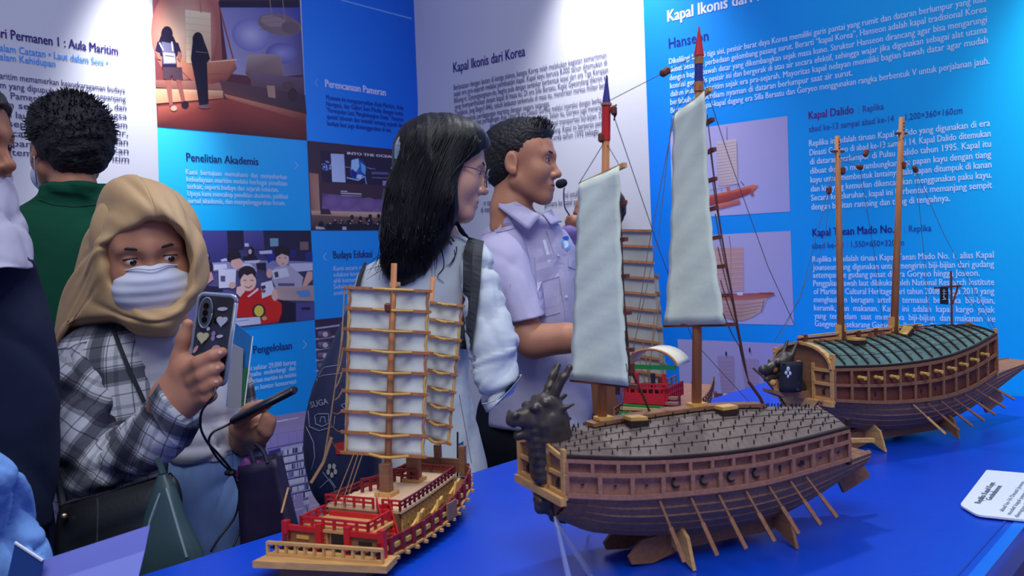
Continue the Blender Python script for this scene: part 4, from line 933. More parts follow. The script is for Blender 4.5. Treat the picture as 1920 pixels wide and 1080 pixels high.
    # ---- oars
    for s in (1, -1):
        for k, u in enumerate(P['oars']):
            a = side(u, -0.05, s, 0.001); o = P['oarv'](k); e = a+np.array([o[0], s*o[1], o[2]])
            a2 = a+(e-a)*0.45
            mb = mbn(); mb.tube([a, a2], 0.0018, 6); mb.bar(a2, e, 0.0022, 0.0055, up=(1, 0, 0.3)); mb.build('oar', w_brown if s < 0 or P['style'] == 1 or k else w_light, root)
    # ---- rudder
    if P['style'] == 1:
        mbn().prism([(ub+0.03, -0.002, 0.064), (ub+0.085, -0.002, 0.075), (ub+0.10, -0.002, 0.052), (ub+0.045, -0.002, 0.034)], (0, 0.005, 0)).build('rudder', w_brown, root)
        mbn().bar((ub-0.02, 0.03, 0.128), (ub+0.075, 0.035, 0.118), 0.006, 0.006).build('steering_oar', w_light, root)
        mbn().bar((ub-0.01, -0.02, 0.150), (ub+0.02, -0.03, 0.155), 0.006, 0.006).build('stern_beam', w_light, root)
    else:
        mbn().prism([(ub+0.03, -0.002, 0.05), (ub+0.09, -0.002, 0.07), (ub+0.11, -0.002, 0.045), (ub+0.05, -0.002, 0.02)], (0, 0.005, 0)).build('rudder', w_dark, root)
    # ---- cradle
    st = root
    cr = empty_part('cradle', root)
    zc = P['cradle_z']; f0, f1 = P['feet']
    for u, mt_ in ((f0, w_light), (f1, w_brown)):
        for s in (1, -1):
            mb = mbn(); mb.prism([(u, 0, 0.012), (u, s*0.045, 0.018), (u, s*0.088, 0.0), (u, s*0.075, 0.040), (u, s*0.052, zc+0.014), (u, s*0.03, zc), (u, 0, zc-0.01)], (0.005, 0, 0)); o = mb.build('cradle_foot', mt_, root); o.parent = cr
    for s in (1, -1):
        w = s*0.033; mb = mbn(); mb.prism([(f0-0.062, w, 0.004), (f0-0.066, w, 0.014), (f0-0.045, w, 0.034), (f0-0.02, w, 0.036), (f0+0.02, w, zc-0.012), (f1+0.01, w, zc-0.012), (f1+0.03, w, 0.03), (f1, w, 0.012), (f0+0.02, w, 0.012), (f0-0.03, w, 0.0)], (0, 0.005, 0)); o = mb.build('cradle_rail', w_brown, root); o.parent = cr
    return root, dict(side=side, roof=roof, RZ=RZ, B=B, ET=ET, EB=EB, mb=mbn)
def empty_part(name, parent):
    o = bpy.data.objects.new(name, None); COL.objects.link(o); o.parent = parent; o.empty_display_size = 0.02; return o

def sail_surface(c, n=14, m=8, belly=0.006, scal=0.0, waist=0.0):
    """c: TL TR BR BL corner points (local); billowed grid"""
    c = [np.asarray(q, float) for q in c]; N = np.cross(c[1]-c[0], c[3]-c[0]); N /= np.linalg.norm(N); G = []
    for j in range(n+1):
        b = j/n; row = []
        for i in range(m+1):
            a = i/m; p_ = c[0]*(1-a)*(1-b)+c[1]*a*(1-b)+c[2]*a*b+c[3]*(1-a)*b
            mid = (c[0]*(1-b)+c[3]*b+c[1]*(1-b)+c[2]*b)/2
            p_ = mid+(p_-mid)*(1-waist*math.sin(math.pi*b))
            p_ = p_+N*belly*(math.sin(math.pi*a)*0.7+0.3)*math.sin(math.pi*b)+N*0.0012*math.sin(b*40+a*7)
            row.append(p_)
        G.append(row)
    return G, N
def rig(mbn, pts, r, mt_, root, name='rigging_line', sag=0.0, n=10):
    P_ = []
    for a, b in zip(pts[:-1], pts[1:]):
        a, b = np.asarray(a, float), np.asarray(b, float)
        for i in range(n): t_ = i/n; P_.append(a+(b-a)*t_+np.array([0, 0, -sag*4*t_*(1-t_)]))
    P_.append(np.asarray(pts[-1], float)); return mbn().tube(P_, r, 5).build(name, mt_, root)
def pulley(mbn, p_, root, ax=(0, 0, 1), s=1.0):
    mb = mbn(); a = np.asarray(ax, float); a /= np.linalg.norm(a); mb.tube([p_-a*0.0065*s, p_-a*0.004*s, p_+a*0.004*s, p_+a*0.0065*s], [0.002*s, 0.0044*s, 0.0044*s, 0.002*s], 8); return mb.build('pulley_block', w_redp, root)

# ------------------------------------------------------------------ ship with the bronze dragon head, nearest the camera
F1 = Frame(-0.607, 1.11, (0.436, 0.9))
P1 = dict(style=1, label='wooden model ship with dark dragon head and two tall pale plain sails',
    B=[(-0.257, 0.0675), (-0.175, 0.082), (-0.086, 0.091), (0.015, 0.091), (0.094, 0.082), (0.208, 0.058)],
    ET=[(-0.257, 0.166), (-0.175, 0.156), (-0.086, 0.1494), (0.015, 0.1466), (0.094, 0.147), (0.208, 0.148)],
    EB=[(-0.257, 0.117), (-0.175, 0.106), (-0.086, 0.1015), (0.015, 0.0985), (0.094, 0.1), (0.208, 0.101)],
    ua=-0.257, ub=0.208, HB=[(-0.250, 0.055), (-0.175, 0.076), (-0.05, 0.086), (0.05, 0.083), (0.2, 0.052), (0.27, 0.038)],
    HZ=[(-0.250, 0.116), (-0.175, 0.105), (-0.086, 0.1), (0.015, 0.097), (0.2, 0.1), (0.27, 0.103)],
    keel=[(-0.250, 0.02, 0.080), (-0.20, 0.03, 0.056), (-0.07, 0.045, 0.037), (0.08, 0.042, 0.035), (0.16, 0.03, 0.046), (0.27, 0.016, 0.076)],
    rails=[(0.0, 0.12), (0.56, 0.66), (0.90, 1.0)], rows=[dict(n=11, f=(0.1, 0.58), w=0.0055, sym=lambda k, n: ['dot', 'dot', 'dot', 'hook', 'hook', 'hook', 'hook', 'key', 'ship', 'dot', 'dot'][k]), dict(n=14, f=(0.64, 0.92), w=0.0045, sym=lambda k, n: None)],
    wallframe=w_red, bowh=0.025, ridge=[(-0.257, 0.176), (-0.165, 0.186), (0.0, 0.189), (0.1, 0.182), (0.208, 0.170)], nrow=5, dome=1.7, ridgebeam=(-0.185, 0.10),
    hatches=[(-0.163, 0.0, 0.022, 0.018, 0), (-0.125, 0.02, 0.026, 0.02, 0.06), (0.022, 0.022, 0.026, 0.02, 0.0), (-0.012, 0.0, 0.024, 0.018, 0)],
    oars=[-0.135, -0.09, -0.048, -0.004, 0.036, 0.076, 0.108], oarv=lambda k: (0.012+0.002*k, 0.034, -0.072+0.003*k), feet=(-0.087, 0.083), cradle_z=0.043)
ship1, S = turtle_ship(F1, P1); mbn = S['mb']
# dragon head on the bow
def model_xyz(fr, u, w, z):
    p_ = fr.o+fr.u*u+fr.w*w+np.array([0, 0, z])-EYE; return np.array([p_@CR, p_@CU, p_@CF])
def dragon(fr, root, pts_scale=1.0):
    q = lambda u, w, z: model_xyz(fr, u, w, z)
    s = SDF()
    s.chain([q(-0.236, 0.0, 0.120), q(-0.240, 0.0, 0.165), q(-0.246, 0.0, 0.200), q(-0.248, 0, 0.216)], [0.026, 0.027, 0.027, 0.022], 0.008)
    for k in range(8): z = 0.128+k*0.0105; s.cap(q(-0.262-k*0.0012, -0.010, z), q(-0.262-k*0.0012, 0.010, z), 0.0075, None, 0.003); s.cap(q(-0.236-k*0.001, 0.020, z), q(-0.252-k*0.001, 0.016, z-0.002), 0.0075, None, 0.003)
    s.cap(q(-0.248, 0, 0.215), q(-0.282, 0, 0.208), 0.018, 0.012, 0.008)          # upper muzzle
    s.cap(q(-0.280, 0, 0.208), q(-0.293, 0, 0.205), 0.011, 0.010, 0.006)
    s.ell(q(-0.297, 0, 0.209), (0.0085, 0.0085, 0.0085), 0.005)                    # snout
    for w in (-0.008, 0.008): s.ell(q(-0.296, w, 0.214), (0.005, 0.005, 0.005), 0.003); s.ell(q(-0.270, w*1.5, 0.222), (0.0075, 0.006, 0.0075), 0.004)
    s.cap(q(-0.248, 0, 0.192), q(-0.289, 0, 0.186), 0.012, 0.007, 0.006)          # lower jaw
    s.cap(q(-0.305, 0, 0.1965), q(-0.262, 0, 0.198), 0.0045, 0.0035, 0.003, op='-')
    for w in (-0.011, 0.011):
        s.cap(q(-0.240, w, 0.222), q(-0.256, w*1.5, 0.228), 0.008, 0.006, 0.005)   # brow
        s.chain([q(-0.246, w*0.9, 0.226), q(-0.238, w*1.0, 0.242), q(-0.229, w*1.3, 0.258), q(-0.220, w*1.5, 0.270)], [0.0062, 0.0056, 0.0050, 0.0042], 0.003)  # horns
        s.chain([q(-0.240, w*1.6, 0.216), q(-0.222, w*2.4, 0.224)], [0.006, 0.002], 0.004)   # ears
        s.chain([q(-0.256, w*1.3, 0.192), q(-0.240, w*1.9, 0.180)], [0.006, 0.003], 0.004)
    for k in range(3): s.cap(q(-0.236+k*0.004, 0, 0.224-k*0.012), q(-0.218+k*0.003, 0, 0.232-k*0.016), 0.006, 0.002, 0.004)
    s.warp(wob(3, 420, 0.0006))
    return s.build('dragon_head', m_bronze, root, 0.0017)
dg = dragon(F1, ship1)
mbn().tube([F1.loc(W(1056+a, 722+b, 1.165)) for a, b in ((-20, 0), (-32, 6), (-40, 16))], 0.0016, 5).build('whisker', m_bronze, ship1)
# little demon face under the bow
s_ = SDF(); q = lambda u, w, z: model_xyz(F1, u, w, z)
s_.ell(q(-0.252, 0, 0.094), (0.017, 0.015, 0.015), 0.006); s_.ell(q(-0.262, 0, 0.087), (0.008,)*3, 0.004); s_.ell(q(-0.264, 0.007, 0.098), (0.005,)*3, 0.003); s_.ell(q(-0.264, -0.007, 0.098), (0.005,)*3, 0.003)
s_.cap(q(-0.250, -0.012, 0.082), q(-0.250, 0.012, 0.082), 0.006, None, 0.003); s_.cap(q(-0.25, 0.012, 0.075), q(-0.235, 0.016, 0.07), 0.005, 0.004, 0.004)
s_.build('demon_mask', m_bronze, ship1, 0.0018)
# masts
def mast(fr, root, base, top, r0, r1, tip=None, name='mast'):
    mb = MB(fr); base, top = np.asarray(base), np.asarray(top); m_ = mb.tube([base, base+(top-base)*0.5, top], [r0, (r0+r1)/2, r1], 10).build(name, w_mast, root, smooth=True)
    if tip:
        d = (top-base)/np.linalg.norm(top-base); L = 0.0; p_ = top
        for ln, ra, rb, mt_ in tip:
            o = MB(fr).tube([p_-d*0.001, p_+d*ln], [ra, rb], 10).build('mast_tip', mt_, root, smooth=False); sub(m_, o); p_ = p_+d*ln
    return m_
b1, t1 = F1.at_w(1129, 800), F1.at_w(1136, 262)
mast(F1, ship1, b1, t1, 0.0068, 0.0052, [(0.052*0.9, 0.0062, 0.006, m_redp), (0.002, 0.0075, 0.0075, w_mast), (0.038, 0.006, 0.0008, m_bluep)])
b2, t2 = F1.at_w(1306, 775), F1.at_w(1310, 170)
mast(F1, ship1, b2, t2, 0.0074, 0.0056, [(0.012, 0.007, 0.007, w_mast), (0.026, 0.0062, 0.006, m_bluep), (0.012, 0.0066, 0.0066, w_mast), (0.04, 0.0075, 0.0008, m_redp)])
# sails and the battens behind them
def junk_sail(fr, root, c, nb, belly, waist, overhang, mt_=m_sail):
    G, N = sail_surface(c, 24, 10, belly, waist=waist); MB(fr).slab(G, 0.0009).build('sail', mt_, root, smooth=True)
    n = len(G)-1
    for k in range(nb):
        j = int(round(k*n/(nb-1))); a, b = np.asarray(G[j][0]), np.asarray(G[j][-1]); d = (b-a)/np.linalg.norm(b-a)
        th = 0.0062 if k in (0,) else 0.0052
        off = N*0.005*np.sign((fr.u*N[0]+fr.w*N[1]+np.array([0, 0, N[2]]))@CF)
        MB(fr).bar(a-d*0.004+off, b+d*overhang+off, 0.0058, th).build('batten', w_light if k == 0 else w_redp, root)
    return G, N
c1 = [F1.at_d(1085, 345, 1.235), F1.at_d(1161, 311, 1.125), F1.at_d(1179, 724, 1.125), F1.at_d(1069, 712, 1.21)]
G1, N1 = junk_sail(F1, ship1, c1, 7, 0.006, 0.05, 0.008)
c2 = [F1.at_d(1262, 217, 1.29), F1.at_d(1321, 171, 1.19), F1.at_d(1360, 608, 1.19), F1.at_d(1245, 610, 1.27)]
G2, N2 = junk_sail(F1, ship1, c2, 9, 0.006, 0.16, 0.010)
# rigging
D1 = 1.19
def l1(px, py, d=D1): return F1.at_d(px, py, d)
for a in [[(1140, 205, 1.17), (1150, 206, 1.165)], [(1140, 214, 1.17), (1156, 196, 1.16)]]: rig(mbn, [l1(*q_) for q_ in a], 0.0012, m_ropeb, ship1, n=3)
pulley(mbn, l1(1151, 207, 1.16), ship1); pulley(mbn, l1(1127, 258, 1.17), ship1); pulley(mbn, l1(1247, 135, 1.2), ship1, (1, 0, 0.6), 1.3)
MB(F1).tube([l1(1150, 205, 1.16), l1(1154, 214, 1.16), l1(1151, 226, 1.16)], [0.003, 0.0022, 0.001], 6).build('pennant', m_black, ship1)
for a in [[(1312, 100, 1.225), (1247, 135, 1.2), (1140, 190, 1.17)], [(1136, 262, 1.17), (1085, 345, 1.23)], [(1138, 270, 1.17), (1162, 311, 1.13)], [(1150, 215, 1.165), (1235, 465, 1.28), (1300, 640, 1.36), (1420, 770, 1.42)],
          [(1306, 150, 1.225), (1262, 217, 1.29)], [(1312, 160, 1.225), (1322, 171, 1.19)], [(1316, 140, 1.225), (1365, 290, 1.3), (1440, 500, 1.36), (1490, 610, 1.4)], [(1260, 220, 1.29), (1235, 440, 1.28), (1190, 640, 1.22), (1165, 770, 1.2)], [(1285, 110, 1.22), (1215, 470, 1.24), (1195, 600, 1.22)]]:
    rig(mbn, [l1(*q_) for q_ in a], 0.0006, m_thread, ship1)
for k in range(7): # sheets gathered from the batten ends of the after sail to one rope
    rig(mbn, [l1(1326+k*5, 215+k*62, 1.19), l1(1350+k*6, 420+k*38, 1.2), l1(1404, 716, 1.25)], 0.0008, m_ropeb, ship1, sag=0.004)
rig(mbn, [l1(1404, 716, 1.25), l1(1425, 745, 1.27), l1(1450, 800, 1.30)], 0.0024, m_ropeb, ship1)
for k in range(6): rig(mbn, [l1(1164+k*2, 372+k*62, 1.12), l1(1166+k*3, 500+k*45, 1.14), l1(1182, 690, 1.17)], 0.0007, m_ropeb, ship1, sag=0.002)
pulley(mbn, l1(1181, 690, 1.17), ship1, (0, 0, 1), 1.6); rig(mbn, [l1(1181, 690, 1.17), l1(1207, 745, 1.2), l1(1226, 790, 1.23)], 0.0018, m_ropeb, ship1)

# ------------------------------------------------------------------ green-roofed ship with two bare masts, behind on the right
F2 = Frame(-0.612, 1.914, (0.41, 0.912))
P2 = dict(style=2, label='wooden model ship with green ribbed roof, two bare masts and yellow cannon barrels',
    B=[(-0.229, 0.079), (-0.1, 0.088), (0.048, 0.091), (0.158, 0.080), (0.261, 0.062)],
    ET=[(-0.229, 0.1785), (-0.09, 0.171), (0.048, 0.1735), (0.158, 0.186), (0.261, 0.206)],
    EB=[(-0.229, 0.113), (-0.1, 0.097), (0.048, 0.0915), (0.158, 0.101), (0.261, 0.123)],
    ua=-0.229, ub=0.261, HB=[(-0.245, 0.055), (-0.1, 0.08), (0.05, 0.085), (0.2, 0.065), (0.32, 0.045), (0.43, 0.026)],
    HZ=[(-0.245, 0.113), (-0.1, 0.096), (0.05, 0.091), (0.16, 0.1), (0.26, 0.119), (0.43, 0.132)],
    keel=[(-0.245, 0.028, 0.085), (-0.19, 0.034, 0.060), (-0.05, 0.045, 0.034), (0.14, 0.042, 0.036), (0.28, 0.03, 0.07), (0.43, 0.014, 0.122)],
    rails=[(0.0, 0.09), (0.46, 0.54), (0.91, 1.0)], rows=[dict(n=12, f=(0.05, 0.5), w=0.0055, sym=lambda k, n: 'key' if k in (2, 5, 6, 9) else None), dict(n=12, f=(0.5, 0.95), w=0.0055, sym=lambda k, n: 'gun' if 1 <= k <= 10 else None)],
    wallframe=w_brown, bowh=0.045, ridge=[(-0.229, 0.223), (-0.12, 0.219), (0.03, 0.222), (0.15, 0.228), (0.261, 0.222)], nrow=4, dome=2.0, ridgebeam=(-0.20, 0.12),
    hatches=[(-0.115, 0.03, 0.028, 0.022, 0.05), (0.035, 0.022, 0.024, 0.022, -0.7)],
    oars=[-0.03, 0.01, 0.05, 0.09, 0.13, 0.17, 0.21], oarv=lambda k: (0.055, 0.03, -0.062+0.004*k), feet=(-0.105, 0.108), cradle_z=0.04)
ship2, S2 = turtle_ship(F2, P2); mbn2 = S2['mb']
for bp, tp, r in [((1577, 640), (1570, 255), 0.0075), ((1676, 625), (1691, 220), 0.0082)]:
    a, b = F2.at_w(*bp), F2.at_w(*tp); m_ = mast(F2, ship2, a, b, r, r*0.7)
    d = (b-a); p_ = a+d*0.925
    sub(m_, MB(F2).box(p_, (0.03, 0.008, 0.004)).build('mast_crosstree', w_redp, ship2)); sub(m_, MB(F2).box(a+(0, 0, 0.02), (0.018, 0.012, 0.03)).build('mast_step', w_light, ship2))
    for f in (0.97, 0.955, 0.94, 0.90): sub(m_, MB(F2).ball(a+d*f+np.array([0, r*0.7, 0]), 0.0016, 6, 5).build('mast_peg', m_burn, ship2))
def l2(px, py, d=1.83): return F2.at_d(px, py, d)
for q_, ax in [((1580, 320, 1.79), (0, 0, 1)), ((1612, 313, 1.80), (1, 0, -.2)), ((1554, 357, 1.79), (0, 0, 1)), ((1694, 310, 1.86), (0, 0, 1)), ((1716, 317, 1.87), (0.5, 0, -1)), ((1624, 287, 1.82), (0.4, 0, 1))]: pulley(mbn2, l2(*q_), ship2, ax, 1.25)
for a in [[(1576, 300, 1.79), (1612, 313, 1.80), (1640, 480, 1.9), (1660, 640, 1.97)], [(1692, 260, 1.86), (1624, 287, 1.82), (1576, 300, 1.79)], [(1692, 290, 1.86), (1716, 317, 1.87), (1728, 430, 1.9), (1745, 620, 1.95)], [(1717, 320, 1.87), (1770, 440, 1.9), (1868, 620, 1.95)],
          [(1572, 310, 1.79), (1554, 357, 1.79), (1548, 450, 1.78), (1460, 640, 1.75)], [(1570, 290, 1.79), (1500, 560, 1.76), (1452, 640, 1.80)], [(1785, 520, 1.93), (1868, 628, 1.92)]]:
    rig(mbn2, [l2(*q_) for q_ in a], 0.0006, m_thread, ship2)
# spars lying along the ridge
for dy, dw, mt_ in ((0, -0.012, w_light), (5, -0.02, w_redp), (9, -0.016, w_light)):
    MB(F2).bar(F2.at_w(1496, 632+dy, dw+0.014), F2.at_w(1727, 608+dy, dw+0.014), 0.005, 0.004).build('spar', mt_, ship2)
for px_, py_ in ((1508, 628), (1580, 622), (1608, 620), (1640, 616), (1676, 613), (1715, 609)): MB(F2).box(F2.at_w(px_, py_+5, 0.002), (0.007, 0.012, 0.012)).build('spar_cleat', w_redp, ship2)
for px_, py_ in ((1541, 642), (1634, 630), (1654, 628), (1738, 622), (1757, 618), (1772, 617)): MB(F2).box(F2.at_w(px_, py_, 0.006), (0.008, 0.008, 0.014)).build('ridge_block', w_brown, ship2)
# flag post on the roof
fa, fb = F2.at_w(1785, 618), F2.at_w(1783, 508); MB(F2).tube([fa, fb], 0.0026, 6).build('flag_post', w_redp, ship2)
MB(F2).bar(F2.at_w(1752, 540), F2.at_w(1802, 536), 0.004, 0.004).build('flag_yard', w_redp, ship2); MB(F2).bar(F2.at_w(1786, 570), F2.at_w(1796, 538), 0.003, 0.003).build('flag_brace', w_redp, ship2)
fl = MB(F2).slab([[F2.at_w(1763+8*0+i*15, 538+j*16+((i*3+j) % 2)*1.0, 0.002) for i in range(2)] for j in range(3)], 0.001).build('flag', m_black, ship2)
mb = MB(F2)
for a in ([(1767, 546), (1774, 546)], [(1767, 551), (1774, 551)], [(1768, 556), (1773, 560)], [(1770, 542), (1770, 562)], [(1767, 562), (1774, 561)]): mb.bar(F2.at_w(*a[0], 0.0045), F2.at_w(*a[1], 0.0045), 0.001, 0.0012)
sub(fl, mb.build('flag_writing', m_white, ship2))
# bow banner, dragon prow and figures
mbn2().prism([(-0.229, -0.012, 0.112), (-0.29, -0.012, 0.118), (-0.325, -0.012, 0.132), (-0.325, -0.012, 0.138), (-0.28, -0.012, 0.128), (-0.229, -0.012, 0.126)], (0, 0.03, 0)).build('prow_platform', w_dark, ship2)
s_ = SDF(); q = lambda u, w, z: model_xyz(F2, u, w, z)
s_.chain([q(-0.24, -0.01, 0.13), q(-0.262, -0.01, 0.16), q(-0.268, -0.01, 0.19)], [0.02, 0.02, 0.016], 0.01); s_.cap(q(-0.268, -0.01, 0.188), q(-0.318, -0.012, 0.172), 0.015, 0.009, 0.008); s_.ell(q(-0.322, -0.012, 0.174), (0.010,)*3, 0.004)
s_.cap(q(-0.27, -0.01, 0.165), q(-0.315, -0.012, 0.155), 0.009, 0.006, 0.005)
for w in (-0.022, 0.002): s_.chain([q(-0.262, w, 0.198), q(-0.245, w*1.2, 0.225)], [0.006, 0.003], 0.004); s_.ell(q(-0.296, w*0.9, 0.188), (0.006,)*3, 0.003)
s_.build('dragon_head', m_bronze, ship2, 0.0022)
G = [[np.array([-0.335+j*0.002, -0.004+i*0.024+0.002*math.sin(j*1.3), 0.196-j*0.014]) for i in range(3)] for j in range(6)]
bn = MB(F2).slab([[F2.at_d(1463+i*14+j*(-0.5), 678+j*11.5+math.sin(i*2+j)*0.8, 1.712+0.004*math.sin(i*2.2+j*0.6)) for i in range(4)] for j in range(6)], -0.0012).build('bow_banner', m_black, ship2, smooth=True)
mb = MB(F2)
for cx, cy, r in [(1478, 692, 4.4), (1474, 699, 3.6), (1482, 700, 4.0), (1478, 706, 3.4)]: mb.ball(F2.at_d(cx, cy, 1.7095), (r*0.001, 0.0016, r*0.00115), 8, 6)
sub(bn, mb.build('banner_emblem', m_white, ship2))
for px_, py_, r in [(1452, 693, 7), (1497, 683, 8), (1449, 718, 7)]: MB(F2).ball(F2.at_d(px_, py_, 1.735), r*0.00105, 10, 7).build('bow_lantern', w_light if py_ > 700 else w_brown, ship2, smooth=True)
rig(mbn2, [l2(1412, 690, 1.72), l2(1436, 712, 1.72), l2(1450, 730, 1.73)], 0.0022, m_ropeb, ship2)
# ------------------------------------------------------------------ red-railed ship with battened sails, at the table's left edge
def rail_run(fr, pts, h, root, mt_, post=0.0035, gap=0.018, name='railing', panel=None, bars=(1.0, 0.55)):
    """a fence along pts: posts, rails, one mesh"""
    mb = MB(fr)
    for a, b in zip(pts[:-1], pts[1:]):
        a, b = np.asarray(a, float), np.asarray(b, float); L = np.linalg.norm(b-a); n = max(1, int(round(L/gap)))
        for i in range(n+1): p_ = a+(b-a)*i/n; mb.bar(p_, p_+(0, 0, h*1.08), post, post, up=(1, 0, 0))
        for f in bars: mb.bar(a+(0, 0, h*f), b+(0, 0, h*f), post*0.8, post*0.9)
    return mb.build(name, mt_, root)
m_cloth3 = mat('grey_sail_gauze', rgb(206, 212, 204), 0.7, var=0.16, vscale=26, bump=(60, 0.2, 0.004), spec=0.3)
F3 = Frame(-1.009, 0.8725, (-0.306, 0.952))
ship3 = F3.empty('model_ship'); tag(ship3, 'model ship with red railings, red stair and two grey battened sails in yellow frames', 'model ship', 'wooden model ships on the blue table')
def mb3(): return MB(F3)
# plan of the rail: starboard measured from the photo, port mirrored
SB = [F3.at_z(679, 1036, 0.032), F3.at_z(737, 1018, 0.033), F3.at_z(800, 992, 0.036), F3.at_z(838, 962, 0.042), F3.at_z(866, 923, 0.052), F3.at_z(882, 884, 0.064)]
xs = [q_[0] for q_ in SB]; B3 = lerp_tab([(q_[0], q_[1]) for q_ in SB]); U0, U1 = xs[0], xs[-1]
B3s = lerp_tab([(U0, 0.070), (U0+0.08, 0.078), (U0+0.17, 0.078), (U0+0.25, 0.068), (U0+0.33, 0.055), (U1, 0.048)])
B3 = lambda u: B3s(u)
Z3 = lerp_tab([(U0, 0.022), (U0+0.12, 0.022), (U0+0.25, 0.030), (U1, 0.052)])
UU = arc_walk(None, U0, U1, 29)
mb = mb3()
for s in (1, -1):
    for k in range(4):
        G = [[(u, s*(B3(u)*(0.62+0.38*(f**0.6))+o), Z3(u)*f*1.0+0.001) for f, o in ((k/4, 0.0012), ((k+1)/4, 0))] for u in UU]; mb.slab(G if s > 0 else [r[::-1] for r in G], -0.002)
mb.slab([[(u, s*B3(u)*0.62, 0.002) for s in (-1, 1)] for u in UU], 0.002)
mb.prism([(U1, -B3(U1), Z3(U1)), (U1, B3(U1), Z3(U1)), (U1, B3(U1)*0.62, 0.002), (U1, -B3(U1)*0.62, 0.002)], (-0.002, 0, 0)); mb.build('hull', w_brown, ship3)
mb3().slab([[(u, s*B3(u)*0.97, Z3(u)) for s in (-1, 1)] for u in UU], 0.002).build('main_deck', w_brown, ship3)
for s in (1, -1):
    G = [[(u, s*(B3(u)+0.002), Z3(u)+q_) for q_ in (0.0, 0.022)] for u in UU]; bw = mb3().slab(G, 0.002).build('bulwark', w_brown, ship3)
    mb = mb3()
    for q0, q1 in ((0.0, 0.004), (0.018, 0.024)): mb.slab([[(u, s*(B3(u)+0.0036), Z3(u)+q_) for q_ in (q0, q1)] for u in UU], 0.003*s)
    for u in arc_walk(None, U0, U1, 13): mb.box((u, s*(B3(u)+0.005), Z3(u)+0.012), (0.0055, 0.004, 0.026))
    sub(bw, mb.build('bulwark_frame', m_dred, ship3))
    mb = mb3(); 
    for u in arc_walk(None, U0+0.015, U1-0.015, 12): mb.box((u, s*(B3(u)+0.004), Z3(u)+0.012), (0.012, 0.003, 0.006))
    sub(bw, mb.build('bulwark_inlay', m_gold, ship3))
    mb = mb3(); mb.slab([[(u, s*(B3(u)+q_), Z3(u)-0.002) for q_ in (0.0, 0.0075)] for u in UU], 0.003)
    for u in arc_walk(None, U0+0.01, U1, 14): mb.bar((u, s*B3(u), Z3(u)-0.004), (u, s*(B3(u)+0.012), Z3(u)-0.004), 0.004)
    mb.build('rubbing_strake', w_light, ship3)
# blunt near end: overhanging platform, balcony and red gate
e0 = U0
mb3().prism([(e0-0.055, -0.088, 0.016), (e0-0.02, 0.098, 0.016), (e0+0.02, 0.09, 0.016), (e0+0.02, -0.085, 0.016)], (0, 0, 0.009)).build('end_platform', w_light, ship3)
mb3().prism([(e0-0.035, -0.06, 0.001), (e0-0.01, 0.06, 0.001), (e0+0.02, 0.06, 0.001), (e0+0.02, -0.06, 0.001)], (0, 0, 0.015)).build('end_beam', w_dark, ship3)
pa, pb = np.array([e0-0.030, -0.082, 0.026]), np.array([e0-0.012, 0.088, 0.026])
bal = mb3().bar(pa+(0, 0, 0.001), pb+(0, 0, 0.001), 0.006, 0.004).bar(pa+(0, 0, 0.017), pb+(0, 0, 0.017), 0.005, 0.004).build('balcony', w_light, ship3)
mb = mb3(); rg = random.Random(2)
for k in range(13): p_ = pa+(pb-pa)*k/12; mb.bar(p_, p_+(0, 0, 0.018), 0.0035, 0.0035, up=(1, 0, 0))
sub(bal, mb.build('baluster', w_light, ship3)); mb = mb3()
for k in range(12):
    p_ = pa+(pb-pa)*(k+0.5)/12+(0, 0, 0.009)
    if k not in (6, 7): mb.box(p_+(0.001, 0, 0.001), (0.002, 0.007, 0.003)); mb.box(p_+(0.001, 0.002, 0.003), (0.002, 0.002, 0.006))
sub(bal, mb.build('fretwork', m_burn, ship3))
g0 = e0+0.006
for w in (-0.078, -0.022, 0.024, 0.077): mb3().box((g0, w, 0.040), (0.009, 0.009, 0.046)).build('gate_post', m_redp, ship3)
for w0, w1 in ((-0.078, -0.022), (0.024, 0.077)):
    mb3().bar((g0, w0, 0.054), (g0, w1, 0.054), 0.006, 0.007).build('gate_beam', m_redp, ship3); mb3().box((g0+0.002, (w0+w1)/2, 0.036), (0.003, abs(w1-w0)-0.008, 0.030)).build('gate_panel', w_brown, ship3); mb3().box((g0-0.0005, (w0+w1)/2, 0.042), (0.002, 0.02, 0.005)).build('gate_inlay', m_gold if w0 < 0 else m_burn, ship3)
# fore cabin with its own railing
c0, c1, cw, cz = e0+0.013, e0+0.064, 0.054, 0.052
cab = mb3().box(((c0+c1)/2, 0, (0.026+cz)/2), (c1-c0, 2*cw, cz-0.026)).build('fore_cabin', w_brown, ship3)
sub(cab, mb3().box(((c0+c1)/2, 0, cz+0.001), (c1-c0+0.012, 2*cw+0.012, 0.004)).build('cabin_roof', w_light, ship3))
mb = mb3()
for k in range(5): mb.box((c0-0.0015, -cw+0.012+k*(2*cw-0.024)/4, 0.039), (0.003, 0.016, 0.022))
for k in range(3): mb.box((c0+0.010+k*0.016, cw+0.0012, 0.040), (0.011, 0.003, 0.020))
sub(cab, mb.build('cabin_shutter', w_light, ship3)); mb = mb3()
for k in range(5):
    for j in range(4): mb.box((c0-0.0035, -cw+0.012+k*(2*cw-0.024)/4, 0.031+j*0.0055), (0.002, 0.013, 0.002))
for k in range(3):
    for j in range(3): mb.box((c0+0.010+k*0.016, cw+0.003, 0.034+j*0.006), (0.009, 0.002, 0.002))
sub(cab, mb.build('shutter_lattice', w_red, ship3)); mb3().box((c0-0.004, 0.006, 0.038), (0.003, 0.022, 0.026)).build('cabin_door', m_burn, ship3)
rail_run(F3, [(c1, -cw, cz+0.003), (c0-0.004, -cw, cz+0.003), (c0-0.004, cw, cz+0.003), (c1, cw, cz+0.003)], 0.014, ship3, m_redp, 0.0035, 0.017)
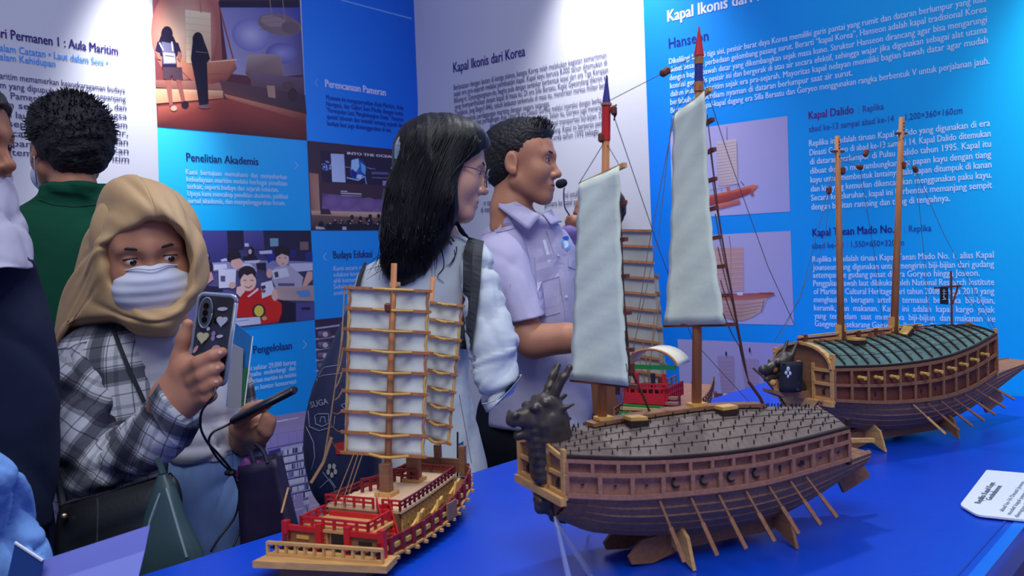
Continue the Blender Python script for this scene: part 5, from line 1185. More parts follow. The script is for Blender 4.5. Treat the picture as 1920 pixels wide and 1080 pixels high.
mb3().box(((c0+c1)/2+0.006, 0, cz+0.005), (0.04, 0.085, 0.003)).build('cabin_hatch', w_light, ship3); mb3().bar((c1-0.006, -0.04, cz+0.008), (c1-0.006, 0.04, cz+0.008), 0.006, 0.01).build('cabin_bench', m_redp, ship3)
# long upper house and upper deck
h0, h1, hz = e0+0.080, e0+0.290, 0.062
def HW(u): return 0.058-0.020*max(0, (u-h0)/(h1-h0))**1.5
HU = arc_walk(None, h0, h1, 15)
mb = mb3()
for s in (1, -1): mb.slab([[(u, s*HW(u), z) for z in (0.026, hz)] for u in HU], 0.002)
mb.box((h0, 0, (0.026+hz)/2), (0.003, 2*HW(h0), hz-0.026)); mb.box((h1, 0, (0.026+hz)/2+0.01), (0.003, 2*HW(h1), hz-0.03)); ho = mb.build('upper_house', w_brown, ship3)
for s in (1, -1):
    mb = mb3()
    for k in range(16):
        u = h0+0.012+(h1-h0-0.024)*k/15
        for q_ in (-0.003, 0.003): mb.box((u+q_, s*(HW(u)+0.002), 0.046), (0.0022, 0.003, 0.026))
        mb.box((u, s*(HW(u)+0.002), 0.042), (0.009, 0.003, 0.0025)); mb.box((u, s*(HW(u)+0.002), 0.054), (0.009, 0.003, 0.0025))
    sub(ho, mb.build('house_lattice', w_light, ship3))
mb3().slab([[(u, s*(HW(u)+0.006), hz) for s in (-1, 1)] for u in HU], 0.004).build('upper_deck', mat('pale_deck_wood', rgb(226, 190, 148), 0.6, var=0.08, vscale=8, stretch=(4, 30, 4)), ship3)
for s in (1, -1): rail_run(F3, [(u, s*(HW(u)+0.004), hz+0.004) for u in HU], 0.012, ship3, m_dred, 0.003, 0.0165)
rail_run(F3, [(h0, -HW(h0)-0.004, hz+0.004), (h0, 0.018, hz+0.004)], 0.014, ship3, m_redp, 0.003, 0.017); rail_run(F3, [(h0, 0.034, hz+0.004), (h0, HW(h0)+0.004, hz+0.004)], 0.014, ship3, m_redp, 0.003, 0.017); rail_run(F3, [(h1, -HW(h1), hz+0.004), (h1, HW(h1), hz+0.004)], 0.012, ship3, m_dred, 0.003, 0.017)
mb = mb3(); sa, sb = np.array([h0+0.004, 0.030, hz+0.004]), np.array([h0-0.026, 0.062, 0.030])
mb.prism([sa+(0, -0.009, 0.006), sa+(0, 0.009, 0.006), sb+(0, 0.009, 0.006), sb+(0, -0.009, 0.006)], (0, 0, -0.004))
for k in range(7): p_ = sa+(sb-sa)*(k+0.5)/7; mb.box(p_+(0, 0, 0.006), (0.004, 0.018, 0.004))
mb.build('stair', m_redp, ship3)
for s in (-0.010, 0.010): mb3().prism([sa+(0, s, 0.0), sa+(0, s, 0.016), sb+(0, s, 0.014), sb+(0, s, 0.0)], (0, 0.002, 0)).build('stair_side', m_redp, ship3)
# gold ladders / oar racks against the starboard side
for k, u in enumerate((h0+0.03, h0+0.09, h0+0.17)):
    mb = mb3(); mb.bar((u-0.018, B3(u)-0.006, Z3(u)+0.018), (u+0.018, B3(u)-0.006, Z3(u)+0.034), 0.004, 0.004); mb.bar((u-0.012, B3(u)-0.004, Z3(u)+0.008), (u+0.002, B3(u)-0.004, Z3(u)+0.034), 0.004, 0.005); mb.build('yellow_brace', m_gold, ship3)
mb3().box((h0+0.115, B3(h0+0.115)+0.008, Z3(h0+0.115)+0.012), (0.03, 0.003, 0.026)).build('side_port', w_dark, ship3)
# masts
mz = hz+0.004
bM, tM = F3.at_w(726, 940, 0.0), None
uM = bM[0]; bM = np.array([uM, 0, mz]); tM = F3.at_w(739, 494, 0.004)
m1 = mast(F3, ship3, bM, tM, 0.0056, 0.0046); sub(m1, mb3().box(bM+(0, 0, 0.024), (0.013, 0.016, 0.048)).build('mast_case', w_brown, ship3)); sub(m1, mb3().box(bM+(0, 0, 0.003), (0.026, 0.028, 0.006)).build('mast_foot', w_light, ship3)); sub(m1, mb3().box(tM-(0, 0, 0.032), (0.012, 0.012, 0.006)).build('mast_cap', w_light, ship3))
b2_ = F3.at_w(776, 872, 0.0); u2 = min(b2_[0], h1-0.03); b2_ = np.array([u2, 0, mz]); t2_ = F3.at_w(812, 520, 0.0)
m2 = mast(F3, ship3, b2_, t2_, 0.0052, 0.0042); sub(m2, mb3().box(b2_+(0, 0, 0.026), (0.014, 0.02, 0.052)).build('mast_case', w_brown, ship3)); sub(m2, mb3().box(b2_+(0, 0, 0.003), (0.028, 0.03, 0.006)).build('mast_foot', w_light, ship3))
d1 = float((F3.o+F3.u*uM-EYE)@CF); d2 = float((F3.o+F3.u*u2-EYE)@CF)
def l3(px, py, d): return F3.at_d(px, py, d)
def batten_sail(c, rows, root, fr, cloth, overl, overr, mid=True):
    TL, TR, BR, BL = [np.asarray(q_) for q_ in c]; N = np.cross(TR-TL, BL-TL); N /= np.linalg.norm(N)
    if (fr.u*N[0]+fr.w*N[1]+np.array([0, 0, N[2]]))@CF > 0: N = -N      # towards the viewer
    def pt(a, b): return TL*(1-a)*(1-b)+TR*a*(1-b)+BR*a*b+BL*(1-a)*b
    G = []
    for j in range(rows*4+1):
        b = j/(rows*4); row = []
        for i in range(13):
            a = i/12; row.append(pt(a, b)-N*0.004*abs(math.sin(math.pi*rows*b))*(0.4+0.6*math.sin(math.pi*a)))
        G.append(row)
    MB(fr).slab(G, 0.0006).build('sail', cloth, root, smooth=True)
    for j in range(rows+1):
        b = j/rows; a0, a1 = pt(-overl, b), pt(1+overr, b); o = MB(fr).bar(a0+N*0.002, a1+N*0.002, 0.0036, 0.0044).build('batten', w_mast, root)
        if mid: sub(o, MB(fr).tube([pt(0.32, b)+N*0.004, pt(0.48, b)+N*0.022, pt(0.6, b)+N*0.022, pt(0.8, b)+N*0.004], 0.0024, 6).build('batten_splint', m_gold, root))
    for a in (0.012, 0.988):
        for j in range(rows):
            p0, p1 = pt(a, j/rows), pt(a, (j+1)/rows); inn = (pt(0.5, 0)-pt(a, 0)); inn /= np.linalg.norm(inn); m_ = (p0+p1)/2+inn*0.0025
            MB(fr).tube([p0+N*0.001, m_+N*0.001, p1+N*0.001], 0.0022, 5).build('leech_strip', m_gold if j % 3 else w_mast, root)
    return pt, N
dS = d1+0.016
pt1, N3 = batten_sail([l3(652, 539, dS), l3(806, 546, dS-0.0), l3(796, 856, dS+0.0), l3(645, 848, dS)], 8, ship3, F3, m_cloth3, 0.045, 0.03)
dT = d2+0.016
batten_sail([l3(800, 566, dT), l3(868, 574, dT), l3(843, 832, dT), l3(786, 816, dT)], 8, ship3, F3, m_cloth3, 0.0, 0.06, mid=True)
# sheets from the left leech gathered to one knot
kn = l3(606, 868, d1-0.05)
for j in range(9):
    rig(mb3, [pt1(-0.04, j/8), l3(640-3*j, 640+j*22, d1-0.03), kn], 0.0010, m_rope, ship3, sag=0.004)
rig(mb3, [l3(622, 820, d1-0.045), kn, l3(583, 906, d1-0.06)], 0.0024, m_rope, ship3)
for a in [[(664, 850), (630, 935)], [(672, 850), (640, 948)], [(680, 850), (645, 952)]]: rig(mb3, [l3(a[0][0], a[0][1], d1-0.02), l3(a[1][0], a[1][1], d1-0.06)], 0.0007, m_rope, ship3)
rig(mb3, [l3(735, 545, d1-0.02), l3(731, 580, d1-0.02)], 0.0012, m_rope, ship3); pulley(mb3, l3(727, 577, d1-0.03), ship3, (0, 0, 1), 1.1)
rig(mb3, [l3(861, 740, d2), l3(884, 868, d2+0.03)], 0.0005, m_thread, ship3); rig(mb3, [l3(720, 860, d1-0.02), l3(705, 960, d1-0.08)], 0.0004, m_thread, ship3)
# far end: posts, cross boards, flag
fz = Z3(U1)
for w in (-0.046, 0.0, 0.046): mb3().box((U1-0.004, w, fz+0.03), (0.010, 0.010, 0.05)).build('stern_post', w_brown, ship3)
for w in (-0.023, 0.023): mb3().box((U1-0.004, w, fz+0.022), (0.006, 0.036, 0.022)).build('stern_board', w_brown, ship3)
fp0, fp1 = F3.at_w(858, 906, 0.03), F3.at_w(858, 810, 0.03); mb3().tube([fp0, fp1], 0.0016, 6).build('flag_staff', m_burn, ship3)
mb3().slab([[F3.at_w(861+i*8, 832+j*15-i*5, 0.03) for i in range(2)] for j in range(3)], 0.0012).build('flag', mat('teal_flag', rgb(24, 110, 140), 0.7), ship3)
rail_run(F3, [(h1-0.07, -0.03, mz), (h1-0.07, 0.012, mz)], 0.02, ship3, m_dred, 0.004, 0.012); rail_run(F3, [(h0+0.07, -0.045, mz), (h0+0.1, -0.02, mz)], 0.02, ship3, m_dred, 0.004, 0.012)
mb3().tube([(e0+0.0, -0.08, 0.075), (e0+0.02, -0.082, 0.105)], 0.0014, 5).build('end_pole', w_light, ship3); mb3().ball(F3.at_d(668, 938, d1-0.03), 0.006, 8, 6).build('rail_knob', w_red, ship3)

# ------------------------------------------------------------------ ship behind, mostly hidden by the pale sail
F4 = Frame(-1.075, 1.80, (-0.2, 0.98))
ship4 = F4.empty('model_ship'); tag(ship4, 'model ship with arched cream canopy and brown battens, half hidden behind the pale sail', 'model ship', 'wooden model ships on the blue table')
def mb4(): return MB(F4)
V0, V1 = -0.19, 0.2
B4 = lerp_tab([(V0, 0.062), (-0.08, 0.08), (0.06, 0.078), (V1, 0.05)]); Z4 = lerp_tab([(V0, 0.05), (-0.05, 0.045), (V1, 0.07)]); UU4 = arc_walk(None, V0, V1, 19)
mb = mb4()
for s in (1, -1):
    for k in range(4): mb.slab([[(u, s*(B4(u)*(0.5+0.5*f**0.6)+o), 0.002+Z4(u)*f) for f, o in ((k/4, 0.001), ((k+1)/4, 0))] for u in UU4], -0.002*s)
mb.slab([[(u, s*B4(u)*0.5, 0.002) for s in (-1, 1)] for u in UU4], 0.002); mb.prism([(V0, -B4(V0), Z4(V0)), (V0, B4(V0), Z4(V0)), (V0, B4(V0)*0.5, 0.003), (V0, -B4(V0)*0.5, 0.003)], (0.002, 0, 0)); mb.build('hull', w_brown, ship4)
mb4().slab([[(u, s*B4(u), Z4(u)) for s in (-1, 1)] for u in UU4], 0.002).build('deck', w_red, ship4)
for s in (1, -1): rail_run(F4, [(u, s*B4(u), Z4(u)) for u in UU4], 0.022, ship4, w_brown, 0.003, 0.016, name='side_fence')
for k, (mt_, z, h, d) in enumerate([(m_greenp, 0.052, 0.012, 0.0), (w_light, 0.068, 0.006, 0.004), (m_redp, 0.080, 0.024, 0.02), (m_greenp, 0.072, 0.007, 0.012)]):
    mb4().box((V0+0.006+d, 0.0, z+h/2), (0.005, 0.105-k*0.004, h)).build('front_band', mt_, ship4)
mb = mb4()
for k in range(7): mb.tube([(V0+0.002, -0.042+k*0.014, 0.058), (V0+0.0, -0.042+k*0.014, 0.058)], 0.0042, 8)
mb.build('front_boss', mat('bright_green_paint', rgb(60, 190, 90), 0.5), ship4)
mb4().box((V0+0.09, 0, 0.085), (0.1, 0.09, 0.05)).build('deck_house', m_dred, ship4); rail_run(F4, [(V0+0.03, -0.05, 0.104), (V0+0.03, 0.05, 0.104)], 0.02, ship4, m_redp, 0.004, 0.014); rail_run(F4, [(V0+0.03, 0.05, 0.085), (V0+0.14, 0.05, 0.085)], 0.03, ship4, m_redp, 0.004, 0.014)
for w in (-0.046, -0.02, 0.018, 0.044): mb4().box((V0+0.035, w, 0.125), (0.008, 0.008, 0.045)).build('deck_post', m_redp if w != 0.018 else m_black, ship4)
cn = mb4().slab([[(V0+0.06+0.09*j, 0.004+0.062*math.sin(a), 0.150+0.045*math.cos(a)) for a in np.linspace(-1.35, 1.35, 13)] for j in range(2)], 0.003).build('canopy', mat('cream_canopy', rgb(226, 216, 190), 0.7, var=0.06, vscale=20), ship4, smooth=True)
mb = mb4(); mb.tube([(V0+0.058, 0.004+0.064*math.sin(a), 0.152+0.046*math.cos(a)) for a in np.linspace(-1.35, 1.35, 13)], 0.003, 6); sub(cn, mb.build('canopy_hoop', w_mast, ship4)); sub(cn, mb4().box((V0+0.058, 0.004, 0.158), (0.004, 0.118, 0.01)).build('canopy_trim', m_greenp, ship4))
for k in range(5): mb4().box((V0+0.0+k*0.010, 0.068-k*0.004, 0.054+k*0.010), (0.012, 0.04, 0.006)).build('stack_board', w_red, ship4)
mb4().tube([F4.at_d(1174, 800, 2.02), F4.at_d(1172, 726, 2.02)], 0.0066, 8).build('short_post', w_mast, ship4)
a4 = F4.loc(W(1159, 770, 2.2)); mast(F4, ship4, (a4[0], a4[1], 0.06), F4.at_d(1157, 395, 2.2), 0.006, 0.0045)
c4 = [F4.at_d(1150, 432, 2.18), F4.at_d(1221, 433, 2.18), F4.at_d(1240, 733, 2.18), F4.at_d(1150, 716, 2.18)]
m_cloth4 = mat('grey_linen_sail', rgb(168, 170, 160), 0.8, var=0.12, vscale=30)
TL, TR, BR, BL = c4
def p4(a, b): return TL*(1-a)*(1-b)+TR*a*(1-b)+BR*a*b+BL*(1-a)*b
MB(F4).slab([[p4(a, b) for a in np.linspace(0, 1, 7)] for b in np.linspace(0, 1, 21)], 0.001).build('sail', m_cloth4, ship4)
for k in range(11):
    b = k/10; MB(F4).bar(p4(-0.05, b)+F4.loc(F4.o-CF*0.006), p4(1.03, b)+F4.loc(F4.o-CF*0.006), 0.006, 0.0058).build('batten', w_mast, ship4)
TL, TR, BR, BL = [F4.at_d(1170, 512, 2.30), F4.at_d(1234, 516, 2.30), F4.at_d(1250, 716, 2.30), F4.at_d(1170, 706, 2.30)]
MB(F4).slab([[p4(a, b) for a in np.linspace(0, 1, 7)] for b in np.linspace(0, 1, 13)], 0.001).build('sail', m_cloth4, ship4)
for k in range(7): b = k/6; MB(F4).bar(p4(0, b)+F4.loc(F4.o-CF*0.006), p4(1.03, b)+F4.loc(F4.o-CF*0.006), 0.006, 0.0052).build('batten', w_red, ship4)
def l4(px, py, d=2.1): return F4.at_d(px, py, d)
for a in [[(1238, 560), (1215, 700), (1222, 776)], [(1228, 580), (1218, 700), (1214, 780)], [(1205, 640), (1218, 720), (1228, 778)], [(1245, 640), (1242, 760)], [(1196, 660), (1212, 730), (1206, 780)], [(1232, 735), (1238, 780)]]: rig(mb4, [l4(*q_, 2.12) for q_ in a], 0.0012, m_rope, ship4)
pulley(mb4, l4(1239, 712, 2.12), ship4, (0.2, 0, 1), 1.6)
for k in range(5): MB(F4).bar(l4(1210+k*8, 735+k*3, 2.12), l4(1216+k*9, 782, 2.12), 0.004, 0.004).build('loose_pole', w_brown, ship4)

# ------------------------------------------------------------------ cards and the acrylic stand on the table
m_card = mat('white_card', rgb(226, 232, 240), 0.55, var=0.02, vscale=4)
K = [on_z(1800, 951, ZT+0.002), on_z(1850, 885, ZT+0.002), on_z(1990, 897, ZT+0.002), on_z(1985, 986, ZT+0.002), on_z(1832, 970, ZT+0.002)]
card = MB(); rd = []
n = len(K)
pts = []
for i in range(n):
    p0, p1, p2 = K[i-1], K[i], K[(i+1) % n]; r = 0.010 if i in (0, 4) else 0.004
    a, b = p1+(p0-p1)/np.linalg.norm(p0-p1)*r, p1+(p2-p1)/np.linalg.norm(p2-p1)*r
    for t_ in np.linspace(0, 1, 5): pts.append(a*(1-t_)**2+2*p1*t_*(1-t_)+b*t_*t_)
kc = np.mean(K, 0)
t = empty('name_card', (kc[0], kc[1], ZT), 'white label card with rounded corner lying flat at the right edge of the blue table', 'card')
card.prism([p+np.array([0, 0, 0.004]) for p in pts], (0, 0, -0.003)).build('card_sheet', m_card, t)
class TableText:
    def __init__(s): s.V = []; s.F = []
    def add(s, t_, p0, p1, h, bold=0.0):
        a, b = on_z(*p0, ZT+0.0066), on_z(*p1, ZT+0.0066); d = b-a; L = np.linalg.norm(d); d /= L; up = np.array([-d[1], d[0], 0]); x0, x1 = text_w(t_, bold); V, F = text_mesh(t_, bold); n = len(s.V)
        for q_ in V: s.V.append(a+d*(q_[0]-x0)*L/(x1-x0)+up*q_[1]/cap_h()*h)
        s.F += [tuple(i+n for i in f) for f in F]
tt = TableText(); tt.add('Replika Kapal Kayu', (1838, 944), (1866, 905), 0.0085, 0.02); tt.add('Geobukseon', (1858, 938), (1879, 911), 0.0085, 0.02)
tt.add('abad ke-16 Dinasti Joseon', (1881, 959), (1922, 903), 0.0065); tt.add('model kapal penyu kayu', (1895, 965), (1934, 912), 0.0065); tt.add('dengan kepala naga', (1909, 970), (1950, 915), 0.0065)
link_mesh('card_text', tt.V, tt.F, mat('grey_ink', rgb(96, 104, 116), 0.7), t)
# clear acrylic sign holder in front of the dragon head, seen almost edge on
m_acr = mat('clear_acrylic', (0.82, 0.87, 0.96, 1), 0.22, trans=0.6, spec=0.6, alpha=0.6)
A0 = W(1039, 980, 1.13); 
t = empty('sign_holder', (W(1060, 1075, 1.06)[0], W(1060, 1075, 1.06)[1], ZT), 'clear acrylic sign holder standing under the dragon head bow, seen nearly edge on', 'sign holder')
top = W(1041, 986, 1.06)
f1_, f2_ = on_z(1066, 1112, ZT+0.001), on_z(1112, 1090, ZT+0.001)
MB().prism([top, f1_, f1_+CR*0.004, top+CR*0.003], CF*0.045).build('front_plate', m_acr, t)
MB().prism([top, top+CR*0.003, f2_+CR*0.002, f2_-CR*0.002], CF*0.045).build('back_plate', m_acr, t)
MB().prism([top+CR*0.0012-CF*0.0004, f1_-CF*0.0004+CR*0.0012, f1_-CF*0.0004+CR*0.0085, top+CR*0.0042-CF*0.0004], -CF*0.001).build('polished_edge', mat('acrylic_edge', rgb(176, 190, 214), 0.2, var=0.05, vscale=20), t)
# ================================================================== PEOPLE: tools
from mathutils.bvhtree import BVHTree
def skin(name, r, g, b): return mat(name, rgb(r, g, b), 0.5, var=0.06, vscale=30, bump=(250, 0.08, 0.001), sss=0.12, spec=0.35)
sk_tan = skin('tan_skin', 186, 128, 98); sk_fair = skin('fair_skin', 214, 162, 138); sk_brown = skin('brown_skin', 150, 96, 70); sk_girl = skin('warm_skin', 176, 122, 96)
m_hair = mat('black_hair', rgb(15, 12, 15), 0.45, var=0.35, vscale=14, stretch=(9, 9, 1), bump=(40, 0.3, 0.003), spec=0.28)
m_hairs = mat('short_black_hair', rgb(22, 18, 22), 0.6, var=0.4, vscale=60, bump=(140, 0.8, 0.006), spec=0.4)
m_eye = mat('eye_white', rgb(214, 206, 204), 0.25); m_iris = mat('dark_iris', rgb(24, 14, 12), 0.15); m_lip = mat('lip_skin', rgb(170, 92, 86), 0.4); m_brow = mat('brow_hair', rgb(34, 26, 26), 0.7)
def face_axes(yaw, pitch=0, roll=0):
    """yaw 0 faces the camera, positive turns towards the right of the photo; returns matrix with columns left, forward, up"""
    a, b, c = [math.radians(q) for q in (yaw, pitch, roll)]
    x = np.array([math.cos(a), 0, math.sin(a)]); y = np.array([math.sin(a), 0, -math.cos(a)]); z = np.array([0, 1.0, 0])
    y, z = y*math.cos(b)-z*math.sin(b), z*math.cos(b)+y*math.sin(b)
    x, z = x*math.cos(c)+z*math.sin(c), z*math.cos(c)-x*math.sin(c)
    return np.stack([x, y, z], 1)
class Head:
    def __init__(s, o, R, sc=1.0): s.o = CP(o); s.R = R; s.k = sc
    def q(s, x, y, z): return s.o+s.R@np.array([x, y, z])*s.k
    def sdf(s, S=None, lips=True, neck=True, nose=1.0):
        S = S or SDF(); q, R, k = s.q, s.R, s.k
        def E(c, r, kk=0.02, op='+'): S.ell(q(*c), np.array(r)*k, kk*k, op, R)
        def Cc(a, b, ra, rb, kk=0.02, op='+'): S.cap(q(*a), q(*b), ra*k, rb*k, kk*k, 1.0, op)
        E((0, -0.012, 0.04), (0.074, 0.094, 0.080)); E((0, 0.03, 0.038), (0.062, 0.058, 0.058), 0.03); E((0, 0.034, -0.02), (0.059, 0.053, 0.075), 0.03)
        for x in (1, -1):
            Cc((x*0.050, 0.0, -0.052), (x*0.017, 0.060, -0.088), 0.019, 0.015, 0.035); E((x*0.037, 0.056, -0.026), (0.024, 0.024, 0.024), 0.03)
        E((0, 0.071, -0.091), (0.019, 0.015, 0.015), 0.025)
        Cc((0, 0.080, 0.018), (0, 0.103*nose, -0.026), 0.0075, 0.010, 0.014); E((0, 0.104*nose, -0.029), (0.0115, 0.0105, 0.0095), 0.008)
        for x in (1, -1): E((x*0.0125, 0.093, -0.033), (0.0075, 0.0095, 0.007), 0.006)
        Cc((-0.040, 0.073, 0.026), (0, 0.083, 0.024), 0.009, 0.009, 0.02); Cc((0.040, 0.073, 0.026), (0, 0.083, 0.024), 0.009, 0.009, 0.02)
        for x in (1, -1):
            E((x*0.032, 0.094, 0.009), (0.018, 0.017, 0.0105), 0.014, '-')
            E((x*0.031, 0.0735, 0.008), (0.0148, 0.0136, 0.0132), 0.005)
            E((x*0.031, 0.0885, 0.0072), (0.0135, 0.0085, 0.0028), 0.002, '-')
        E((0, 0.080, -0.060), (0.026, 0.012, 0.014), 0.02)
        if lips:
            E((0, 0.0865, -0.0575), (0.020, 0.0085, 0.0055), 0.006); E((0, 0.0855, -0.0675), (0.017, 0.0085, 0.006), 0.006)
            Cc((-0.021, 0.092, -0.0618), (0.021, 0.092, -0.0618), 0.0022, 0.0022, 0.002, '-')
            for x in (1, -1): E((x*0.007, 0.099, -0.0385), (0.0038, 0.005, 0.003), 0.003, '-')
        for x in (1, -1):
            E((x*0.077, -0.010, -0.002), (0.0085, 0.018, 0.030), 0.008); E((x*0.086, -0.006, 0.0), (0.006, 0.011, 0.019), 0.006, '-'); E((x*0.078, -0.002, -0.026), (0.006, 0.009, 0.010), 0.006)
        if neck: Cc((0, -0.024, -0.05), (0, -0.038, -0.17), 0.049, 0.052, 0.014)
        return S
    def eyes(s, root, body, look=(0, 0), brows=True):
        for x in (1, -1):
            V = MB().ball((0, 0, 0), 0.0127*s.k, 14, 10); P_ = np.array(V.V)+s.q(x*0.031, 0.0735, 0.0078); o = link_mesh('eyeball', cam2world(P_), V.F, m_eye, root, True); sub(body, o)
            V = MB().ball((0, 0, 0), 0.0066*s.k, 12, 8); P_ = np.array(V.V)+s.q(x*0.031+look[0], 0.0735+0.0078, 0.0072+look[1]); sub(o, link_mesh('iris', cam2world(P_), V.F, m_iris, root, True))
            if brows:
                pts = [s.q(x*a, b, c) for a, b, c in ((0.013, 0.0925, 0.0255), (0.023, 0.0925, 0.0290), (0.036, 0.0880, 0.0305), (0.051, 0.0755, 0.0262))]
                mb = MB().tube(pts, [0.0020*s.k, 0.0029*s.k, 0.0026*s.k, 0.0007*s.k], 6); sub(body, link_mesh('eyebrow', cam2world(np.array(mb.V)), mb.F, m_brow, root, True))
            pts = [s.q(x*(0.031+0.0135*a), 0.0735+0.0125*math.cos(a*0.9), 0.0105+0.0018*(1-a*a)) for a in np.linspace(-1, 1, 6)]
            mb = MB().tube(pts, 0.0011*s.k, 5); sub(body, link_mesh('eyelash', cam2world(np.array(mb.V)), mb.F, m_brow, root, True))
    def lips(s, root, body):
        S = SDF(); q, R, k = s.q, s.R, s.k
        S.ell(q(0, 0.0872, -0.0575), np.array((0.0185, 0.0086, 0.0050))*k, 0.003, '+', R); S.ell(q(0, 0.0862, -0.0675), np.array((0.0155, 0.0086, 0.0055))*k, 0.003, '+', R)
        S.cap(q(-0.021, 0.0935, -0.0618), q(0.021, 0.0935, -0.0618), 0.0018, None, 0.002, 1, '-')
        sub(body, S.build('lips', m_lip, root, 0.0015))
def body_mesh(root, parts, mt, name='body'):
    """several distance fields at their own fineness become the one body mesh"""
    Vs, Fs, n = [], [], 0
    for S, h in parts:
        V, F = S.mesh(h); V = relax_mesh(V, F, 1); Vs.append(V); Fs.append(F+n); n += len(V)
    return quad_mesh(name, cam2world(np.concatenate(Vs)), np.concatenate(Fs), mt, root)
class Surf:
    """drop points on finished surfaces along a sight line, to lay straps, pockets, prints and seams on cloth"""
    def __init__(s, *objs):
        V, F, n = [], [], 0
        for o in objs:
            Mw = np.array(o.parent.matrix_basis) if o.parent else np.eye(4)
            v = np.zeros(len(o.data.vertices)*3, np.float32); o.data.vertices.foreach_get('co', v); v = v.reshape(-1, 3)@Mw[:3, :3].T+Mw[:3, 3]
            V += v.tolist(); F += [tuple(i+n for i in p.vertices) for p in o.data.polygons]; n += len(v)
        s.t = BVHTree.FromPolygons(V, F)
    def at(s, px, py, off=0.002, dflt=None):
        r = ray(px, py); r = r/np.linalg.norm(r); h = s.t.ray_cast(Vector(EYE), Vector(r))
        if h[0] is None:
            if dflt: return W(px, py, dflt)
            h2 = s.t.find_nearest(Vector(W(px, py, 1.8))); return np.array(h2[0])-r*off
        return np.array(h[0])-r*off
    def ribbon(s, pts, w, th=0.003, off=0.0005, nw=3, n=6, dflt=None):
        """strip along pixel polyline pts with pixel width w (number or list)"""
        P_ = []
        for i in range(len(pts)-1):
            for j in range(n): t_ = j/n; P_.append((pts[i][0]*(1-t_)+pts[i+1][0]*t_, pts[i][1]*(1-t_)+pts[i+1][1]*t_, i+t_))
        P_.append((*pts[-1], len(pts)-1)); G = []
        for i, (x, y, f) in enumerate(P_):
            a = P_[max(i-1, 0)]; b = P_[min(i+1, len(P_)-1)]; L = math.hypot(b[0]-a[0], b[1]-a[1]) or 1; nx, ny = -(b[1]-a[1])/L, (b[0]-a[0])/L
            ww = w if not isinstance(w, (list, tuple)) else w[int(f)]+(w[min(int(f)+1, len(w)-1)]-w[int(f)])*(f-int(f))
            G.append([s.at(x+nx*ww*(k/(nw-1)-0.5), y+ny*ww*(k/(nw-1)-0.5), off+th, dflt) for k in range(nw)])
        G = np.array(G)
        # one smooth strip: even out the jumps at folds
        for _ in range(2): G[1:-1] = (G[:-2]+2*G[1:-1]+G[2:])/4
        return MB().slab(G, th, nrm=CF)
    def patch(s, pts, th=0.0015, off=0.0004, m=4, n=4):
        """four pixel corners TL TR BR BL laid on the surface"""
        G = []
        for j in range(n+1):
            b = j/n; row = []
            for i in range(m+1):
                a = i/m; x = pts[0][0]*(1-a)*(1-b)+pts[1][0]*a*(1-b)+pts[2][0]*a*b+pts[3][0]*(1-a)*b; y = pts[0][1]*(1-a)*(1-b)+pts[1][1]*a*(1-b)+pts[2][1]*a*b+pts[3][1]*(1-a)*b
                row.append(s.at(x, y, off+th))
            G.append(row)
        return MB().slab(np.array(G), th, nrm=CF)
    def line(s, pts, r=0.0012, off=0.0006, n=5):
        P_ = []
        for a, b in zip(pts[:-1], pts[1:]):
            for j in range(n): t_ = j/n; P_.append(s.at(a[0]*(1-t_)+b[0]*t_, a[1]*(1-t_)+b[1]*t_, off))
        P_.append(s.at(*pts[-1], off)); return MB().tube(P_, r, 5)
    def disc(s, c, rx, ry, th=0.0012, off=0.0004, n=14):
        C0 = s.at(c[0], c[1], off+th); P_ = [s.at(c[0]+rx*math.cos(2*math.pi*k/n), c[1]+ry*math.sin(2*math.pi*k/n), off+th) for k in range(n)]
        mb = MB(); V = [C0]+P_+[C0+CF*th]+[p+CF*th for p in P_]; F = []
        for k in range(n):
            a, b = 1+k, 1+(k+1) % n; F += [(0, a, b), (n+1, n+1+b, n+1+a), (a, n+1+a, n+1+b, b)]
        return mb.add(V, F)
def tubes_px(pts, r, n=8, r2=None): return MB().tube([W(*p) for p in pts], r, n, r2)
def smooth_pts(pts, k=6):
    """Catmull-Rom through the points"""
    P_ = [np.asarray(p, float) for p in pts]; P_ = [2*P_[0]-P_[1]]+P_+[2*P_[-1]-P_[-2]]; o = []
    for i in range(1, len(P_)-2):
        for j in range(k):
            t_ = j/k; a, b, c, d = P_[i-1], P_[i], P_[i+1], P_[i+2]
            o.append(0.5*((2*b)+(c-a)*t_+(2*a-5*b+4*c-d)*t_*t_+(3*b-a-3*c+d)*t_**3))
    o.append(P_[-2]); return o
def cloth(name, r, g, b, rough=0.85, wr=(26, 0.25, 0.01), var=0.05): return mat(name, rgb(r, g, b), rough, var=var, vscale=7, bump=wr, spec=0.2)
def fingers(S, list_, k=0.004):
    for pts, rs in list_: S.chain([CP(p) for p in pts], rs, k)
    return S
def person(x, y, label): return empty('person', (x, y, 0), label, 'person', 'visitors around the display table')
def floor_pt(px, py, d, z=0.0):
    """camera-axes point straight below W(px, py, d) at height z"""
    p = W(px, py, d); p = np.array([p[0], p[1], z])-EYE; return np.array([p@CR, p@CU, p@CF])
def legs(S, hipL, hipR, fl, fr, r=(0.066, 0.05, 0.04)):
    for h_, f in ((hipL, fl), (hipR, fr)):
        h_ = CP(h_); a = (h_+f)/2; S.chain([h_, a, f], r, 0.03)
    return S
m_shoe = mat('dark_shoe', rgb(30, 30, 36), 0.6, var=0.1)
def shoes(root, *feet):
    for f in feet:
        S = SDF(); w = cam2world(f[None])[0]
        S.cap(f+np.array([0, 0.035, 0]), f+np.array([0.03, 0.03, -0.13]), 0.045, 0.036, 0.02); S.halfspace(f+np.array([0, 0.002, 0]), np.array([CR[2], CU[2], CF[2]])*-1.0, 0.002); S.build('shoe', m_shoe, root, 0.008)
